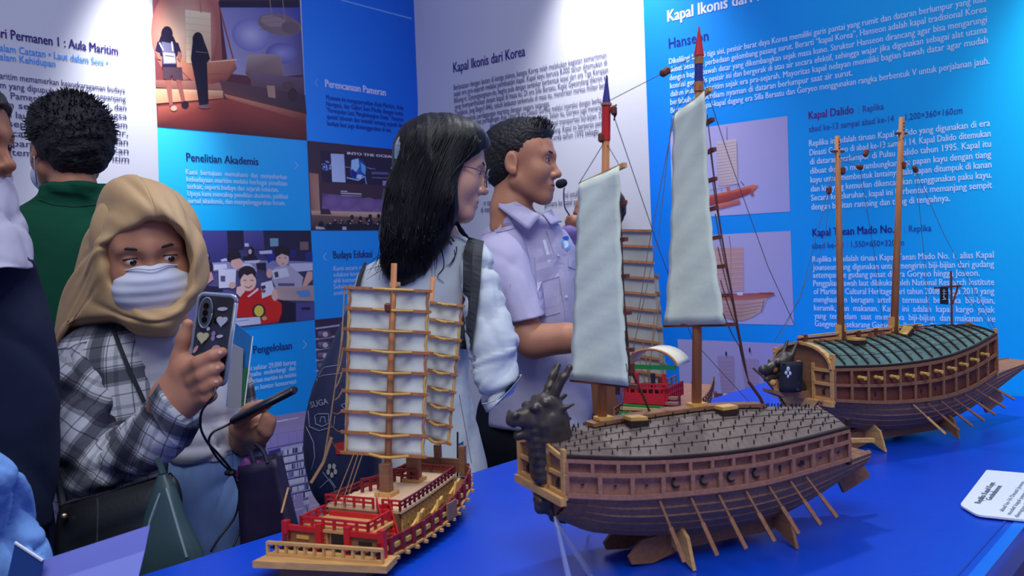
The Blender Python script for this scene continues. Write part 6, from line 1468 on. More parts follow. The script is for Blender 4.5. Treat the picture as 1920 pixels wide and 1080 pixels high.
def cr_interp(T, k, periodic=False):
    """Catmull-Rom along the first axis, k samples per span"""
    T = np.asarray(T, float); n = len(T); out = []
    m = n if periodic else n-1
    for i in range(m):
        if periodic: a, b, c, d = T[(i-1) % n], T[i], T[(i+1) % n], T[(i+2) % n]
        else: a, b, c, d = T[max(i-1, 0)], T[i], T[i+1], T[min(i+2, n-1)]
        for j in range(k):
            t = j/k; out.append(0.5*((2*b)+(c-a)*t+(2*a-5*b+4*c-d)*t*t+(3*b-a-3*c+d)*t**3))
    if not periodic: out.append(T[-1])
    return np.array(out)
def crease(seed, freq, amp, n=5, st=(1, 1, 1), pw=4):
    """sharp-crested folds of cloth"""
    rg = np.random.RandomState(seed); T = []
    for i in range(n):
        v = rg.normal(size=3); v /= np.linalg.norm(v); w = rg.normal(size=3)*freq*0.35; T.append((v*np.array(st)*freq*(0.6+0.8*rg.rand()), rg.rand()*6.28, w, rg.rand()*6.28))
    def f(X, Y, Z):
        q = 0
        for v, ph, w, p2 in T:
            a = np.sin(X*w[0]+Y*w[1]+Z*w[2]+p2); q = q-(1-np.abs(np.sin(X*v[0]+Y*v[1]+Z*v[2]+ph+0.8*a)))**pw*(0.5+0.5*a)
        return q*amp
    return f
def normals_of(V, F):
    N = np.zeros_like(V); a = V[F[:, 0]]; fn = np.cross(V[F[:, 2]]-a, V[F[:, 3]]-V[F[:, 1]])
    for k in range(F.shape[1]):
        for q in range(3): N[:, q] += np.bincount(F[:, k], fn[:, q], len(V))
    return N/(np.linalg.norm(N, axis=1, keepdims=True)+1e-12)
def ringloft(name, rows, mt, root, n=56, k=7, disp=(), sq=2.3):
    """a garment piece as a closed tube: each row = (left px, right px, depth or (dl, dr), half thickness in m)"""
    T = []
    for L, R, d, hd in rows:
        dl, dr = d if isinstance(d, (tuple, list)) else (d, d); T.append(np.concatenate([CP((L[0], L[1], dl)), CP((R[0], R[1], dr)), [hd]]))
    T = cr_interp(T, k); V = []
    for r in T:
        c, ax, hd = (r[:3]+r[3:6])/2, (r[3:6]-r[:3])/2, r[6]; m = np.array([0, 0, 1.0]); e = ax/np.linalg.norm(ax); m = m-e*(m@e); m /= np.linalg.norm(m)
        for j in range(n):
            a = 2*math.pi*j/n; ca, sa = math.cos(a), math.sin(a); V.append(c+ax*np.sign(ca)*abs(ca)**(2/sq)+m*hd*np.sign(sa)*abs(sa)**(2/sq))
    V = np.array(V); m_ = len(T); F = []
    for i in range(m_-1):
        for j in range(n): F.append((i*n+j, i*n+(j+1) % n, (i+1)*n+(j+1) % n, (i+1)*n+j))
    F = np.array(F); N = normals_of(V, F)
    c_ = V.reshape(m_, n, 3).mean(1).repeat(n, 0); sg = np.sign(np.sum(N*(V-c_))); N = N*sg
    D = np.zeros(len(V))
    for f in disp: D = D+f(V[:, 0], V[:, 1], V[:, 2])
    V = V+N*D[:, None]
    # closed ends: rings shrinking inwards
    Fl = [tuple(f) for f in F]; Vl = V.tolist()
    for i0, s_ in ((0, 1), ((m_-1)*n, -1)):
        cc = V[i0:i0+n].mean(0); Vl.append((cc*1.0).tolist()); ci = len(Vl)-1
        for j in range(n): Fl.append((ci, i0+j, i0+(j+1) % n))
    return link_mesh(name, cam2world(np.array(Vl)), Fl, mt, root, True)
def bank(name, rows, mt, root, k=6, kk=5, periodic=True, th=0.0022, disp=None):
    """cloth sheet from a net of control points (stations x rows of px, py, depth), with thickness"""
    P_ = np.array([[CP(p) for p in st] for st in rows]); P_ = cr_interp(P_, k, periodic); P_ = np.swapaxes(cr_interp(np.swapaxes(P_, 0, 1), kk), 0, 1)
    a, b = P_.shape[:2]
    if disp is not None:
        if periodic: E = np.concatenate([P_[-1:], P_, P_[:1]]); du = (E[2:]-E[:-2])
        else: du = np.gradient(P_, axis=0)
        dv = np.gradient(P_, axis=1); N = np.cross(du, dv); N /= (np.linalg.norm(N, axis=2, keepdims=True)+1e-12)
        c = P_.mean((0, 1)); c[2] += 0.05; sg = np.sign(np.sum(N*(P_-c))); N *= sg
        u = np.arange(a)[:, None]/k; v = np.arange(b)[None, :]/kk; P_ = P_+N*disp(u, v, P_)[:, :, None]
    if periodic: P_ = np.concatenate([P_, P_[:1]])
    mb = MB().slab(P_, th); return link_mesh(name, cam2world(np.array(mb.V)), mb.F, mt, root, True)
def flow_strands(name, tops, bots, surf, mt, root, parent, n, seed, r=0.0014, off=0.0016, steps=11, jit=5, fan=None):
    """fine locks lying on the hair, from points along a top line to points along a bottom line"""
    rg = random.Random(seed); mb = MB(); T = cr_interp([np.array(p, float) for p in tops], 12); B = cr_interp([np.array(p, float) for p in bots], 12)
    for i in range(n):
        f = rg.random(); p0 = T[min(int(f*len(T)), len(T)-1)]; g = min(max(f+rg.uniform(-.06, .06), 0), 0.999); p1 = B[int(g*len(B))]; a0, a1 = (rg.uniform(0, 0.06) if rg.random() < 0.6 else rg.uniform(0, 0.4)), rg.uniform(0.6, 1.0); w = rg.uniform(-jit, jit); pts = []
        for s in range(steps):
            t = a0+(a1-a0)*s/(steps-1); x = p0[0]*(1-t)+p1[0]*t+w*math.sin(t*3.1)+(fan(f, t) if fan else 0); y = p0[1]*(1-t)+p1[1]*t; pts.append(surf.at(x, y, off))
        P_ = np.array(pts)
        for _ in range(2): P_[1:-1] = (P_[:-2]+2*P_[1:-1]+P_[2:])/4
        mb.tube(list(P_), [r*0.4]+[r]*(steps-2)+[r*0.3], 5)
    o = mb.build(name, mt, root, True); tag(o, kind='stuff'); sub(parent, o); return o
# ================================================================== PEOPLE
# ------------------------------------------------------------------ woman with long black hair and glasses
H2 = Head((830, 322, 1.98), face_axes(97, 9, -2), 0.96)
wp = W(820, 700, 2.03); wm = person(wp[0], wp[1], 'person with long black hair and glasses in white shirt, backpack over the left shoulder')
S = H2.sdf(); S.chain([H2.q(0, -0.03, -0.12), CP((822, 470, 2.03))], [0.05, 0.062], 0.03)
Bd = SDF(); Bd.cap(CP((745, 580, 2.06)), CP((850, 575, 2.04)), 0.04, 0.04, 0.02).chain([CP((800, 580, 2.05)), CP((790, 700, 2.05)), CP((790, 900, 2.05))], [0.085, 0.08, 0.09], 0.03)
f1, f2 = floor_pt(760, 900, 2.02, 0.04), floor_pt(850, 900, 2.05, 0.04)
legs(Bd, (760, 920, 2.03), (845, 920, 2.06), f1, f2)
Bd.chain([CP((893, 560, 1.97)), CP((918, 640, 1.905)), CP((920, 700, 1.885))], [0.036, 0.032, 0.024], 0.02)
body = body_mesh(wm, [(S, 0.0023), (Bd, 0.008)], sk_fair)
H2.eyes(wm, body, (0.001, -0.001)); H2.lips(wm, body)
m_wshirt = cloth('white_cotton_shirt', 192, 200, 208, 0.8, (14, 0.35, 0.012), 0.02)
wr = (wob(11, 30, 0.0022, 6, (1.2, 0.6, 1)), crease(12, 26, 0.007, 5, (1.2, 0.8, 1)))
shirt = ringloft('shirt', [((806, 444), (866, 440), 2.03, 0.052), ((775, 462), (892, 452), 2.03, 0.07), ((712, 486), (902, 470), 2.04, 0.09), ((672, 516), (905, 500), 2.05, 0.105), ((660, 580), (895, 580), 2.05, 0.11), ((652, 690), (878, 690), 2.05, 0.105), ((652, 790), (896, 790), 2.05, 0.11), ((648, 870), (912, 862), 2.05, 0.12), ((648, 912), (918, 888), 2.05, 0.125)], m_wshirt, wm, disp=wr)
slv = ringloft('shirt_sleeve', [((862, 462), (906, 452), 1.985, 0.045), ((858, 496), (926, 478), 1.965, 0.06), ((864, 545), (944, 530), 1.95, 0.066), ((869, 605), (962, 596), 1.925, 0.067), ((872, 655), (979, 648), 1.90, 0.066), ((874, 690), (978, 692), 1.885, 0.06), ((886, 722), (972, 716), 1.87, 0.054), ((898, 748), (962, 740), 1.865, 0.046), ((908, 766), (948, 756), 1.865, 0.036), ((913, 772), (935, 765), 1.865, 0.024)], m_wshirt, wm,
    disp=(wob(21, 34, 0.0028, 6), crease(22, 24, 0.011, 6, (0.7, 1.3, 1)), crease(24, 48, 0.005, 5, (0.7, 1.3, 1)), lambda X, Y, Z: -0.007*np.exp(-((Y-CP((900, 676, 1.88))[1]-0.30*(X-CP((925, 676, 1.88))[0]))/0.006)**2)))
sub(slv, ringloft('cuff', [((903, 756), (962, 738), 1.862, 0.043), ((911, 771), (974, 708), 1.858, 0.046), ((913, 773), (978, 702), 1.858, 0.047)], m_wshirt, wm, k=4))
S = SDF(); S.chain([CP((785, 880, 2.05)), CP((785, 940, 2.05))], [0.11, 0.12], 0.03); legs(S, (745, 940, 2.03), (850, 930, 2.06), f1+np.array([0, .05, 0]), f2+np.array([0, .05, 0]), (0.10, 0.085, 0.075)); S.build('trousers', cloth('black_trousers', 20, 22, 32), wm, 0.008)
shoes(wm, f1, f2)
# hair
S = SDF(); q = H2.q; R2 = H2.R
S.ell(q(0, -0.014, 0.045), np.array((0.088, 0.108, 0.092))*0.96, 0.02, '+', R2).ell(q(-0.02, 0.03, 0.07), np.array((0.07, 0.07, 0.055))*0.96, 0.03, '+', R2)
S.chain([CP((805, 300, 1.97)), CP((782, 370, 1.955)), CP((766, 440, 1.945)), CP((754, 490, 1.945)), CP((752, 515, 1.945))], [0.072, 0.074, 0.066, 0.050, 0.026], 0.03, 0.8)
S.chain([CP((828, 310, 1.925)), CP((826, 380, 1.925)), CP((812, 440, 1.935)), CP((792, 500, 1.945))], [0.040, 0.044, 0.038, 0.014], 0.02)
S.chain([CP((842, 350, 1.93)), CP((852, 400, 1.945)), CP((868, 432, 1.96)), CP((884, 452, 1.97))], [0.014, 0.011, 0.008, 0.003], 0.01)
S.ell(q(0, 0.113, -0.036), np.array((0.125, 0.094, 0.110))*0.96, 0.006, '-', R2)
S.warp(lambda X, Y, Z: 0.0005*np.sin(X*300+Y*48+3*np.sin(Y*16+X*9)+Z*60)+0.0004*np.sin(X*560-Y*60+Z*150)+0.0008*np.sin((Y*0.9+X*0.35)*9+X*120))
hair = S.build('hair', m_hair, wm, 0.0032)
flow_strands('hair_locks', [(758, 268), (775, 240), (805, 222), (840, 216), (872, 226), (893, 245), (903, 262)], [(700, 500), (715, 520), (740, 528), (770, 520), (795, 490), (815, 455), (842, 420)], Surf(hair), m_hair, wm, hair, 330, 4, 0.0015, fan=lambda f, t: -math.sin(t*math.pi)*(26 if f < 0.5 else 26-30*(f-0.5)*1.6))
rg = random.Random(8); mb = MB(); SH = Surf(hair, shirt)
for k in range(46): # loose strands along the length and at the tips
    x0 = rg.uniform(700, 815); y0 = rg.uniform(380, 470); x1 = x0-rg.uniform(0, 26)+ (x0-760)*0.12; y1 = rg.uniform(495, 532)-abs(x0-745)*0.18
    pts = [SH.at(x0, y0, 0.003), SH.at((x0+x1)/2+rg.uniform(-4, 4), (y0+y1)/2, 0.004), W(x1, y1, 1.915+rg.uniform(0, 0.02))]
    mb.tube(smooth_pts(pts, 4), 0.0013, 5, 0.0004)
for c in ([(812, 440), (828, 470), (832, 500), (820, 518), (832, 530)], [(818, 430), (845, 455), (853, 480), (842, 500)], [(805, 450), (818, 480), (818, 505)], [(826, 425), (850, 450), (856, 470), (846, 492), (836, 498)], [(790, 480), (800, 505), (792, 520)]):
    mb.tube(smooth_pts([SH.at(x, y, 0.004) for x, y in c], 5), 0.0018, 5, 0.0005)
o = mb.build('loose_strands', m_hair, wm, True); tag(o, kind='stuff'); sub(hair, o)
c = empty('hair_clip', W(754, 268, 1.97), 'translucent pale hair clip at the back of the long black hair', 'hair clip')
m_clip = mat('pale_clip_plastic', rgb(150, 170, 196), 0.2, trans=0.4)
for dx in (0, 6, 11): MB().tube(smooth_pts([W(752+dx, 256, 1.935), W(744+dx, 272, 1.925), W(743+dx, 298, 1.925)], 4), 0.0042, 6).build('clip_jaw', m_clip, c)
# glasses
g = empty('glasses', cam2world(H2.q(0, 0.1, 0)[None])[0], 'thin silver-framed glasses worn by the person with long black hair', 'glasses')
m_frame = mat('silver_wire', rgb(110, 108, 120), 0.3, 0.7); m_lens = mat('lens_glass', (0.95, 0.97, 1, 1), 0.03, trans=1.0, alpha=0.25)
def gl(V): return cam2world(np.array(V))
for x in (1, -1):
    pts = [q(x*0.034+0.025*math.cos(a)*1.0, 0.107-0.006*abs(math.cos(a)), 0.001+0.021*math.sin(a)-0.004) for a in np.linspace(0, 2*math.pi, 21)]
    mb = MB().tube(pts, 0.0015, 6); link_mesh('lens_rim', gl(mb.V), mb.F, m_frame, g, True)
    mb = MB().prism(pts[:-1], R2[:, 1]*0.0008); link_mesh('lens', gl(mb.V), mb.F, m_lens, g)
    mb = MB().tube([q(x*0.060, 0.100, 0.006), q(x*0.073, 0.06, 0.008), q(x*0.080, 0.0, 0.006), q(x*0.079, -0.02, -0.008)], 0.0012, 6); link_mesh('temple', gl(mb.V), mb.F, m_frame, g, True)
mb = MB().tube([q(-0.010, 0.106, 0.004), q(0, 0.110, 0.007), q(0.010, 0.106, 0.004)], 0.0011, 6); link_mesh('bridge', gl(mb.V), mb.F, m_frame, g, True)
# backpack
bp = empty('backpack', W(645, 900, 1.95), 'dark navy backpack with sketched patterns and a red patch, behind the battened grey sails', 'backpack')
m_bp = mat('navy_canvas', rgb(26, 32, 70), 0.7, var=0.25, vscale=16, bump=(120, 0.3, 0.002))
bpk = ringloft('pack_body', [((676, 545), (690, 545), 1.90, 0.01), ((655, 575), (700, 570), 1.89, 0.04), ((622, 650), (712, 640), 1.87, 0.07), ((592, 720), (716, 710), 1.86, 0.085), ((577, 780), (716, 780), 1.86, 0.09), ((574, 840), (714, 840), 1.86, 0.09), ((584, 900), (710, 900), 1.86, 0.08), ((602, 938), (690, 935), 1.86, 0.06), ((625, 956), (660, 954), 1.86, 0.02)], m_bp, bp, disp=(wob(5, 30, 0.002),), sq=2.6)
SB_ = Surf(bpk); m_chalk = mat('grey_print', rgb(120, 124, 150), 0.8)
SB_.patch([(628, 832), (690, 818), (690, 848), (630, 852)]).build('red_patch', mat('red_patch_cloth', rgb(170, 28, 36), 0.7), bp)
mb = MB()
for k in range(5): a = k*1.257+0.3; x, y = 622+7*math.cos(a), 882+9*math.sin(a); d_ = SB_.disc((x, y), 3.2, 5.2); mb.add(d_.V, d_.F)
mb.build('flower_print', mat('pale_print', rgb(170, 166, 160), 0.8), bp)
mb = MB()
for pl in ([(580, 700), (600, 690), (640, 684)], [(584, 712), (606, 704), (640, 700)], [(578, 770), (580, 800), (598, 808), (626, 800), (628, 780)], [(590, 780), (592, 795), (604, 800), (616, 794), (616, 776), (596, 776), (590, 780)], [(600, 792), (602, 782), (609, 782), (610, 793)], [(574, 800), (588, 830), (590, 858), (584, 880)], [(600, 915), (618, 898), (630, 915)], [(640, 760), (660, 750), (672, 762), (655, 778), (640, 760)], [(605, 885), (625, 912), (630, 930)]):
    d_ = SB_.line(pl, 0.0011); mb.add(d_.V, d_.F)
mb.build('sketch_print', m_chalk, bp)
def text_on(surf, t_, x0, y0, x1, y1, cap, bold=0.02, off=0.0022):
    V, F = text_mesh(t_, bold); a, b = text_w(t_, bold); L = math.hypot(x1-x0, y1-y0); dx, dy = (x1-x0)/L, (y1-y0)/L; mb = MB()
    P_ = []
    for v in V:
        s_ = (v[0]-a)*L/(b-a); h_ = v[1]/cap_h()*cap; P_.append(surf.at(x0+dx*s_+dy*h_, y0+dy*s_-dx*h_, off))
    return mb.add(P_, F)
text_on(SB_, 'SUGA', 583, 765, 616, 757, 11).build('pack_lettering', m_chalk, bp)
SS = Surf(shirt, slv)
SS.ribbon([(893, 448), (886, 475), (884, 540), (880, 590), (872, 655)], [30, 36, 32, 28, 20], 0.004, 0.014, dflt=1.96).build('shoulder_strap', mat('charcoal_strap', rgb(48, 50, 56), 0.8, bump=(200, 0.3, 0.001)), bp)
SS.ribbon([(686, 492), (675, 515), (668, 545)], [5, 6, 7], 0.003, 0.012, dflt=2.0).build('shoulder_strap', mat('charcoal_strap', rgb(48, 50, 56), 0.8), bp)

# ------------------------------------------------------------------ man with the headset microphone
H3 = Head((977, 310, 2.42), face_axes(76, 0, 0), 0.99)
wp = W(985, 700, 2.47); mn = person(wp[0], wp[1], 'person in short-sleeved pale uniform shirt with epaulettes, speaking into a headset microphone')
S = H3.sdf(); S.chain([H3.q(0, -0.03, -0.12), CP((990, 445, 2.48))], [0.054, 0.058], 0.02)
Bd = SDF(); Bd.cap(CP((940, 490, 2.46)), CP((1050, 490, 2.52)), 0.05, 0.05, 0.03).chain([CP((1000, 520, 2.5)), CP((1005, 640, 2.5)), CP((1000, 800, 2.5))], [0.09, 0.09, 0.10], 0.03)
f1, f2 = floor_pt(950, 800, 2.47, 0.04), floor_pt(1050, 800, 2.52, 0.04); legs(Bd, (955, 800, 2.47), (1045, 800, 2.52), f1, f2)
Ar = SDF(); Ar.chain([CP((935, 500, 2.36)), CP((985, 628, 2.30)), CP((1000, 640, 2.29)), CP((1060, 634, 2.27)), CP((1105, 632, 2.27))], [0.055, 0.048, 0.046, 0.040, 0.030], 0.03)
Ar.ell(CP((1122, 632, 2.27)), (0.045, 0.032, 0.018), 0.02); fingers(Ar, [([(1140, 624+k*6, 2.26), (1158, 620+k*8, 2.255), (1166, 626+k*8, 2.25)], [0.010, 0.009, 0.008]) for k in range(4)]); fingers(Ar, [([(1115, 612, 2.25), (1132, 600, 2.24), (1143, 598, 2.24)], [0.012, 0.010, 0.009])])
body = body_mesh(mn, [(S, 0.0024), (Ar, 0.0045), (Bd, 0.009)], sk_tan)
H3.eyes(mn, body, (0.0, 0.0)); H3.lips(mn, body)
m_ushirt = cloth('pale_lilac_shirt', 184, 178, 206, 0.75, (16, 0.3, 0.01), 0.02)
ush = ringloft('shirt', [((946, 380), (1012, 398), 2.42, 0.064), ((938, 396), (1024, 406), 2.425, 0.072), ((922, 420), (1050, 422), 2.45, 0.088), ((900, 440), (1068, 442), 2.48, 0.10), ((884, 475), (1084, 480), (2.44, 2.53), 0.118), ((886, 540), (1088, 545), (2.44, 2.54), 0.125), ((900, 620), (1090, 625), (2.44, 2.54), 0.125), ((905, 710), (1100, 712), (2.44, 2.54), 0.125), ((905, 795), (1114, 797), (2.44, 2.54), 0.13)], m_ushirt, mn, disp=(wob(31, 26, 0.0024, 6), crease(32, 22, 0.009, 6, (1, 0.8, 1)), crease(34, 50, 0.003, 4)))
usl = ringloft('shirt_sleeve', [((902, 440), (972, 428), 2.41, 0.05), ((894, 470), (988, 470), 2.375, 0.068), ((902, 520), (1000, 515), 2.345, 0.073), ((922, 565), (1012, 555), 2.325, 0.074), ((944, 607), (1021, 590), 2.31, 0.072)], m_ushirt, mn, disp=(wob(33, 34, 0.0022), crease(35, 30, 0.006, 5, (1.2, 0.7, 1))))
def leaf(pts, th=0.004):
    P_ = [W(*p_) for p_ in pts]; G_ = [[P_[0]*(1-a)*(1-b)+P_[1]*a*(1-b)+P_[2]*a*b+P_[3]*(1-a)*b-CF*0.010*math.sin(math.pi*a)*math.sin(math.pi*(0.2+0.6*b)) for a in np.linspace(0, 1, 9)] for b in np.linspace(0, 1, 6)]
    return MB().slab(np.array(G_), th, nrm=CF).build('collar', m_ushirt, mn, True)
leaf([(938, 362, 2.40), (1014, 404, 2.345), (991, 432, 2.33), (934, 388, 2.372)]); leaf([(1016, 400, 2.375), (1034, 392, 2.42), (1054, 416, 2.42), (1034, 422, 2.37)]); leaf([(937, 360, 2.455), (985, 380, 2.51), (985, 402, 2.52), (934, 388, 2.46)])
SU = Surf(ush, usl)
SU.patch([(918, 412), (952, 402), (966, 428), (930, 436)], 0.004).build('epaulette', m_ushirt, mn)
SU.patch([(1003, 482), (1044, 474), (1049, 518), (1006, 532)], 0.0035).build('pocket_flap', m_ushirt, mn); SU.patch([(1006, 530), (1048, 518), (1050, 586), (1016, 596)], 0.002).build('breast_pocket', m_ushirt, mn); SU.patch([(1066, 482), (1080, 490), (1080, 506), (1066, 500)], 0.003).build('pocket_flap', m_ushirt, mn)
SU.ribbon([(1030, 430), (1046, 480), (1056, 530), (1066, 590), (1068, 700)], 11, 0.002).build('button_placket', m_ushirt, mn)
for p_ in ((1047, 478), (1052, 500), (1062, 556), (1067, 620)): SU.disc(p_, 2.6, 3, 0.002, 0.0022).build('button', mat('pearl_button', rgb(220, 222, 230), 0.3), mn)
SU.disc((1062, 455), 9, 14, 0.002).build('badge', mat('sky_badge', rgb(120, 176, 230), 0.4), mn); SU.disc((1061, 458), 5, 7, 0.0012, 0.0026).build('badge_emblem', mat('badge_white', rgb(214, 226, 240), 0.5), mn); SU.disc((1061, 446), 6, 3, 0.0012, 0.0028).build('badge_emblem', mat('badge_blue', rgb(40, 80, 180), 0.5), mn)
SU.ribbon([(1020, 450), (1033, 498)], 6, 0.003).build('pen', mat('fold_highlight_white', rgb(226, 230, 244), 0.3), mn)  # pale strip painting the bright highlight on a shirt fold
S = SDF(); S.chain([CP((965, 780, 2.5)), CP((965, 830, 2.5))], [0.11, 0.115], 0.03).chain([CP((1040, 790, 2.54)), CP((1040, 830, 2.54))], [0.105, 0.11], 0.02); legs(S, (958, 830, 2.48), (1045, 830, 2.53), f1+np.array([0, .05, 0]), f2+np.array([0, .05, 0]), (0.105, 0.088, 0.078)); S.build('trousers', cloth('black_trousers', 20, 22, 32), mn, 0.009); shoes(mn, f1, f2)
# short hair
q = H3.q; S = SDF(); S.ell(q(0, -0.016, 0.048), np.array((0.0795, 0.0995, 0.0820))*0.99, 0.02, '+', H3.R).ell(q(0, 0.026, 0.091), np.array((0.060, 0.060, 0.036)), 0.03, '+', H3.R).ell(q(0, -0.052, -0.008), np.array((0.064, 0.052, 0.058)), 0.03, '+', H3.R)
S.ell(q(0, 0.122, -0.004), np.array((0.13, 0.080, 0.087)), 0.006, '-', H3.R); S.ell(q(0, 0.052, -0.085), np.array((0.13, 0.086, 0.075)), 0.008, '-', H3.R); S.ell(q(-0.085, -0.004, -0.004), np.array((0.022, 0.024, 0.036)), 0.005, '-', H3.R)
S.warp(wob(41, 420, 0.0007, 9)); S.warp(wob(42, 800, 0.0005, 7)); mh = S.build('hair', m_hairs, mn, 0.0026, relax=2)
rg = random.Random(3); mb = MB()
for k in range(650):
    y = rg.uniform(-0.08, 0.082); x = rg.uniform(-0.058, 0.058); z = 0.1205-0.34*(x*x)/0.058-max(0, -y)**2*4.5-max(0, y-.05)*0.45
    L_ = 0.006+0.012*max(0, min(1, (y+.06)/.12)); p0 = q(x, y, z-0.003); p1 = q(x*1.06+rg.uniform(-.004, .004), y+L_*0.5+rg.uniform(-.003, .004), z+L_*rg.uniform(0.6, 1.0)); mb.tube([p0, (p0+p1)/2, p1], 0.0017, 4, 0.0004)
o = link_mesh('hair_tufts', cam2world(np.array(mb.V)), mb.F, m_hairs, mn); tag(o, kind='stuff'); sub(mh, o)
# headset
hs = empty('headset_microphone', W(1054, 345, 2.36), 'black foam headset microphone in front of the speaking person\'s mouth', 'microphone')
S = SDF(); S.cap(CP((1050, 345, 2.345)), CP((1056, 343, 2.345)), 0.0125, 0.0115, 0.004); S.build('foam_tip', mat('black_foam', rgb(22, 22, 30), 0.95, bump=(600, 0.6, 0.002)), hs, 0.0025)
MB().tube(smooth_pts([W(1058, 352, 2.345), W(1057, 366, 2.345), W(1059, 388, 2.35), W(1068, 404, 2.37)], 5), 0.0022, 6).build('cable', mat('grey_cable', rgb(90, 92, 120), 0.5), hs, True)

# ------------------------------------------------------------------ person behind the tall pale sail: a hand and lilac sleeve show
wp = W(1122, 700, 2.9); pb = person(wp[0], wp[1], 'person in lilac top, hand raised, mostly hidden behind the nearest pale sail')
H4 = Head((1122, 412, 2.95), face_axes(-60, 4, 0), 0.88); S = H4.sdf(); S.chain([H4.q(0, -0.03, -0.12), CP((1124, 520, 2.97))], [0.05, 0.06], 0.03)
S.chain([CP((1095, 470, 2.82)), CP((1083, 432, 2.80)), CP((1077, 418, 2.795))], [0.03, 0.026, 0.026], 0.02); fingers(S, [([(1080+k*4, 412, 2.79), (1068+k*3, 408+k*3, 2.785), (1063+k*2, 416+k*3, 2.785)], [0.010, 0.009, 0.008]) for k in range(4)])
Bd = SDF(); f1, f2 = floor_pt(1100, 800, 2.93, 0.04), floor_pt(1150, 800, 2.98, 0.04); Bd.chain([CP((1124, 520, 2.97)), CP((1124, 780, 2.97))], [0.09, 0.10], 0.03); legs(Bd, (1102, 800, 2.95), (1146, 800, 2.98), f1, f2, (0.07, 0.055, 0.045)); body = body_mesh(pb, [(S, 0.003), (Bd, 0.01)], sk_brown); H4.eyes(pb, body)
m_lil = cloth('lilac_cloth', 120, 104, 160); S = SDF(); S.cap(CP((1075, 520, 2.93)), CP((1172, 520, 3.0)), 0.05, 0.05, 0.05).chain([CP((1124, 560, 2.97)), CP((1124, 800, 2.97))], [0.115, 0.12], 0.05, 0.8); S.halfspace(H4.q(0, 0, -0.12), np.array([0, 1, 0]), 0.004); S.warp(wob(51, 50, 0.003)); S.build('top', m_lil, pb, 0.008)
S = SDF(); S.chain([CP((1070, 515, 2.92)), CP((1062, 590, 2.86)), CP((1090, 500, 2.82)), CP((1072, 440, 2.80))], [0.055, 0.05, 0.045, 0.038], 0.02); S.warp(wob(52, 70, 0.003)); S.build('sleeve', m_lil, pb, 0.006)
S = SDF(); legs(S, (1102, 800, 2.95), (1146, 800, 2.98), f1+np.array([0, .05, 0]), f2+np.array([0, .05, 0]), (0.095, 0.08, 0.07)); S.build('trousers', cloth('navy_trousers', 26, 30, 56), pb, 0.01); shoes(pb, f1, f2)
S = SDF(); S.ell(H4.q(0, -0.018, 0.045), np.array((0.083, 0.103, 0.09))*0.88, 0.02, '+', H4.R); S.ell(H4.q(0, 0.115, -0.01), np.array((0.12, 0.075, 0.09)), 0.006, '-', H4.R); S.warp(wob(53, 250, 0.002)); S.build('hair', m_hairs, pb, 0.004)

# ------------------------------------------------------------------ man in the green shirt, seen from behind
H5 = Head((128, 280, 2.06), face_axes(-133, 2, 0), 0.985)
wp = W(130, 700, 2.05); gm = person(wp[0], wp[1], 'person in dark green shirt seen from behind, with mask loops at the ear')
S = H5.sdf(); S.chain([H5.q(0, -0.03, -0.12), CP((138, 395, 2.07))], [0.052, 0.05], 0.02)
Bd = SDF(); f1, f2 = floor_pt(80, 900, 2.05, 0.04), floor_pt(180, 900, 2.05, 0.04); Bd.chain([CP((135, 520, 2.06)), CP((135, 900, 2.06))], [0.09, 0.10], 0.03); legs(Bd, (85, 900, 2.05), (175, 900, 2.05), f1, f2); body = body_mesh(gm, [(S, 0.003), (Bd, 0.01)], sk_tan); H5.eyes(gm, body)
m_gr = cloth('dark_green_knit', 14, 74, 52, 0.9, (20, 0.25, 0.008), 0.08)
gsh = ringloft('shirt', [((84, 340), (205, 344), 2.035, 0.078), ((78, 350), (209, 354), 2.035, 0.084), ((75, 367), (214, 370), 2.04, 0.088), ((50, 384), (238, 388), 2.05, 0.09), ((22, 402), (262, 408), 2.06, 0.11), ((8, 440), (276, 446), 2.06, 0.125), ((4, 520), (282, 525), 2.06, 0.13), ((10, 700), (278, 700), 2.06, 0.13), ((20, 930), (262, 930), 2.06, 0.14)], m_gr, gm, disp=(wob(61, 18, 0.0025, 5), crease(64, 14, 0.011, 5, (1.2, 0.7, 1))))
Surf(gsh).line([(74, 374), (100, 384), (140, 388), (180, 384), (205, 376)], 0.0016).build('collar_seam', mat('dark_green_seam', rgb(10, 56, 40), 0.9), gm)
S = SDF(); legs(S, (85, 930, 2.06), (175, 930, 2.06), f1+np.array([0, .05, 0]), f2+np.array([0, .05, 0]), (0.115, 0.09, 0.08)); S.build('trousers', cloth('navy_trousers', 26, 30, 56), gm, 0.01); shoes(gm, f1, f2)
q = H5.q; S = SDF(); S.ell(q(0, -0.020, 0.040), np.array((0.090, 0.106, 0.088)), 0.02, '+', H5.R).ell(q(0, -0.055, 0.0), np.array((0.076, 0.058, 0.074)), 0.03, '+', H5.R).ell(q(0, 0.02, 0.085), np.array((0.07, 0.07, 0.042)), 0.03, '+', H5.R)
S.ell(q(0, 0.120, -0.015), np.array((0.12, 0.085, 0.09)), 0.006, '-', H5.R); S.ell(q(0.085, 0.015, -0.012), np.array((0.02, 0.032, 0.042)), 0.006, '-', H5.R); S.halfspace(q(0, -0.06, -0.075), H5.R@np.array([0, -0.1, -1]), 0.02)
S.warp(wob(62, 150, 0.0024, 9)); S.warp(wob(63, 380, 0.0014, 8)); gh = S.build('hair', m_hairs, gm, 0.0035, relax=0)
rg = random.Random(5); mb = MB()
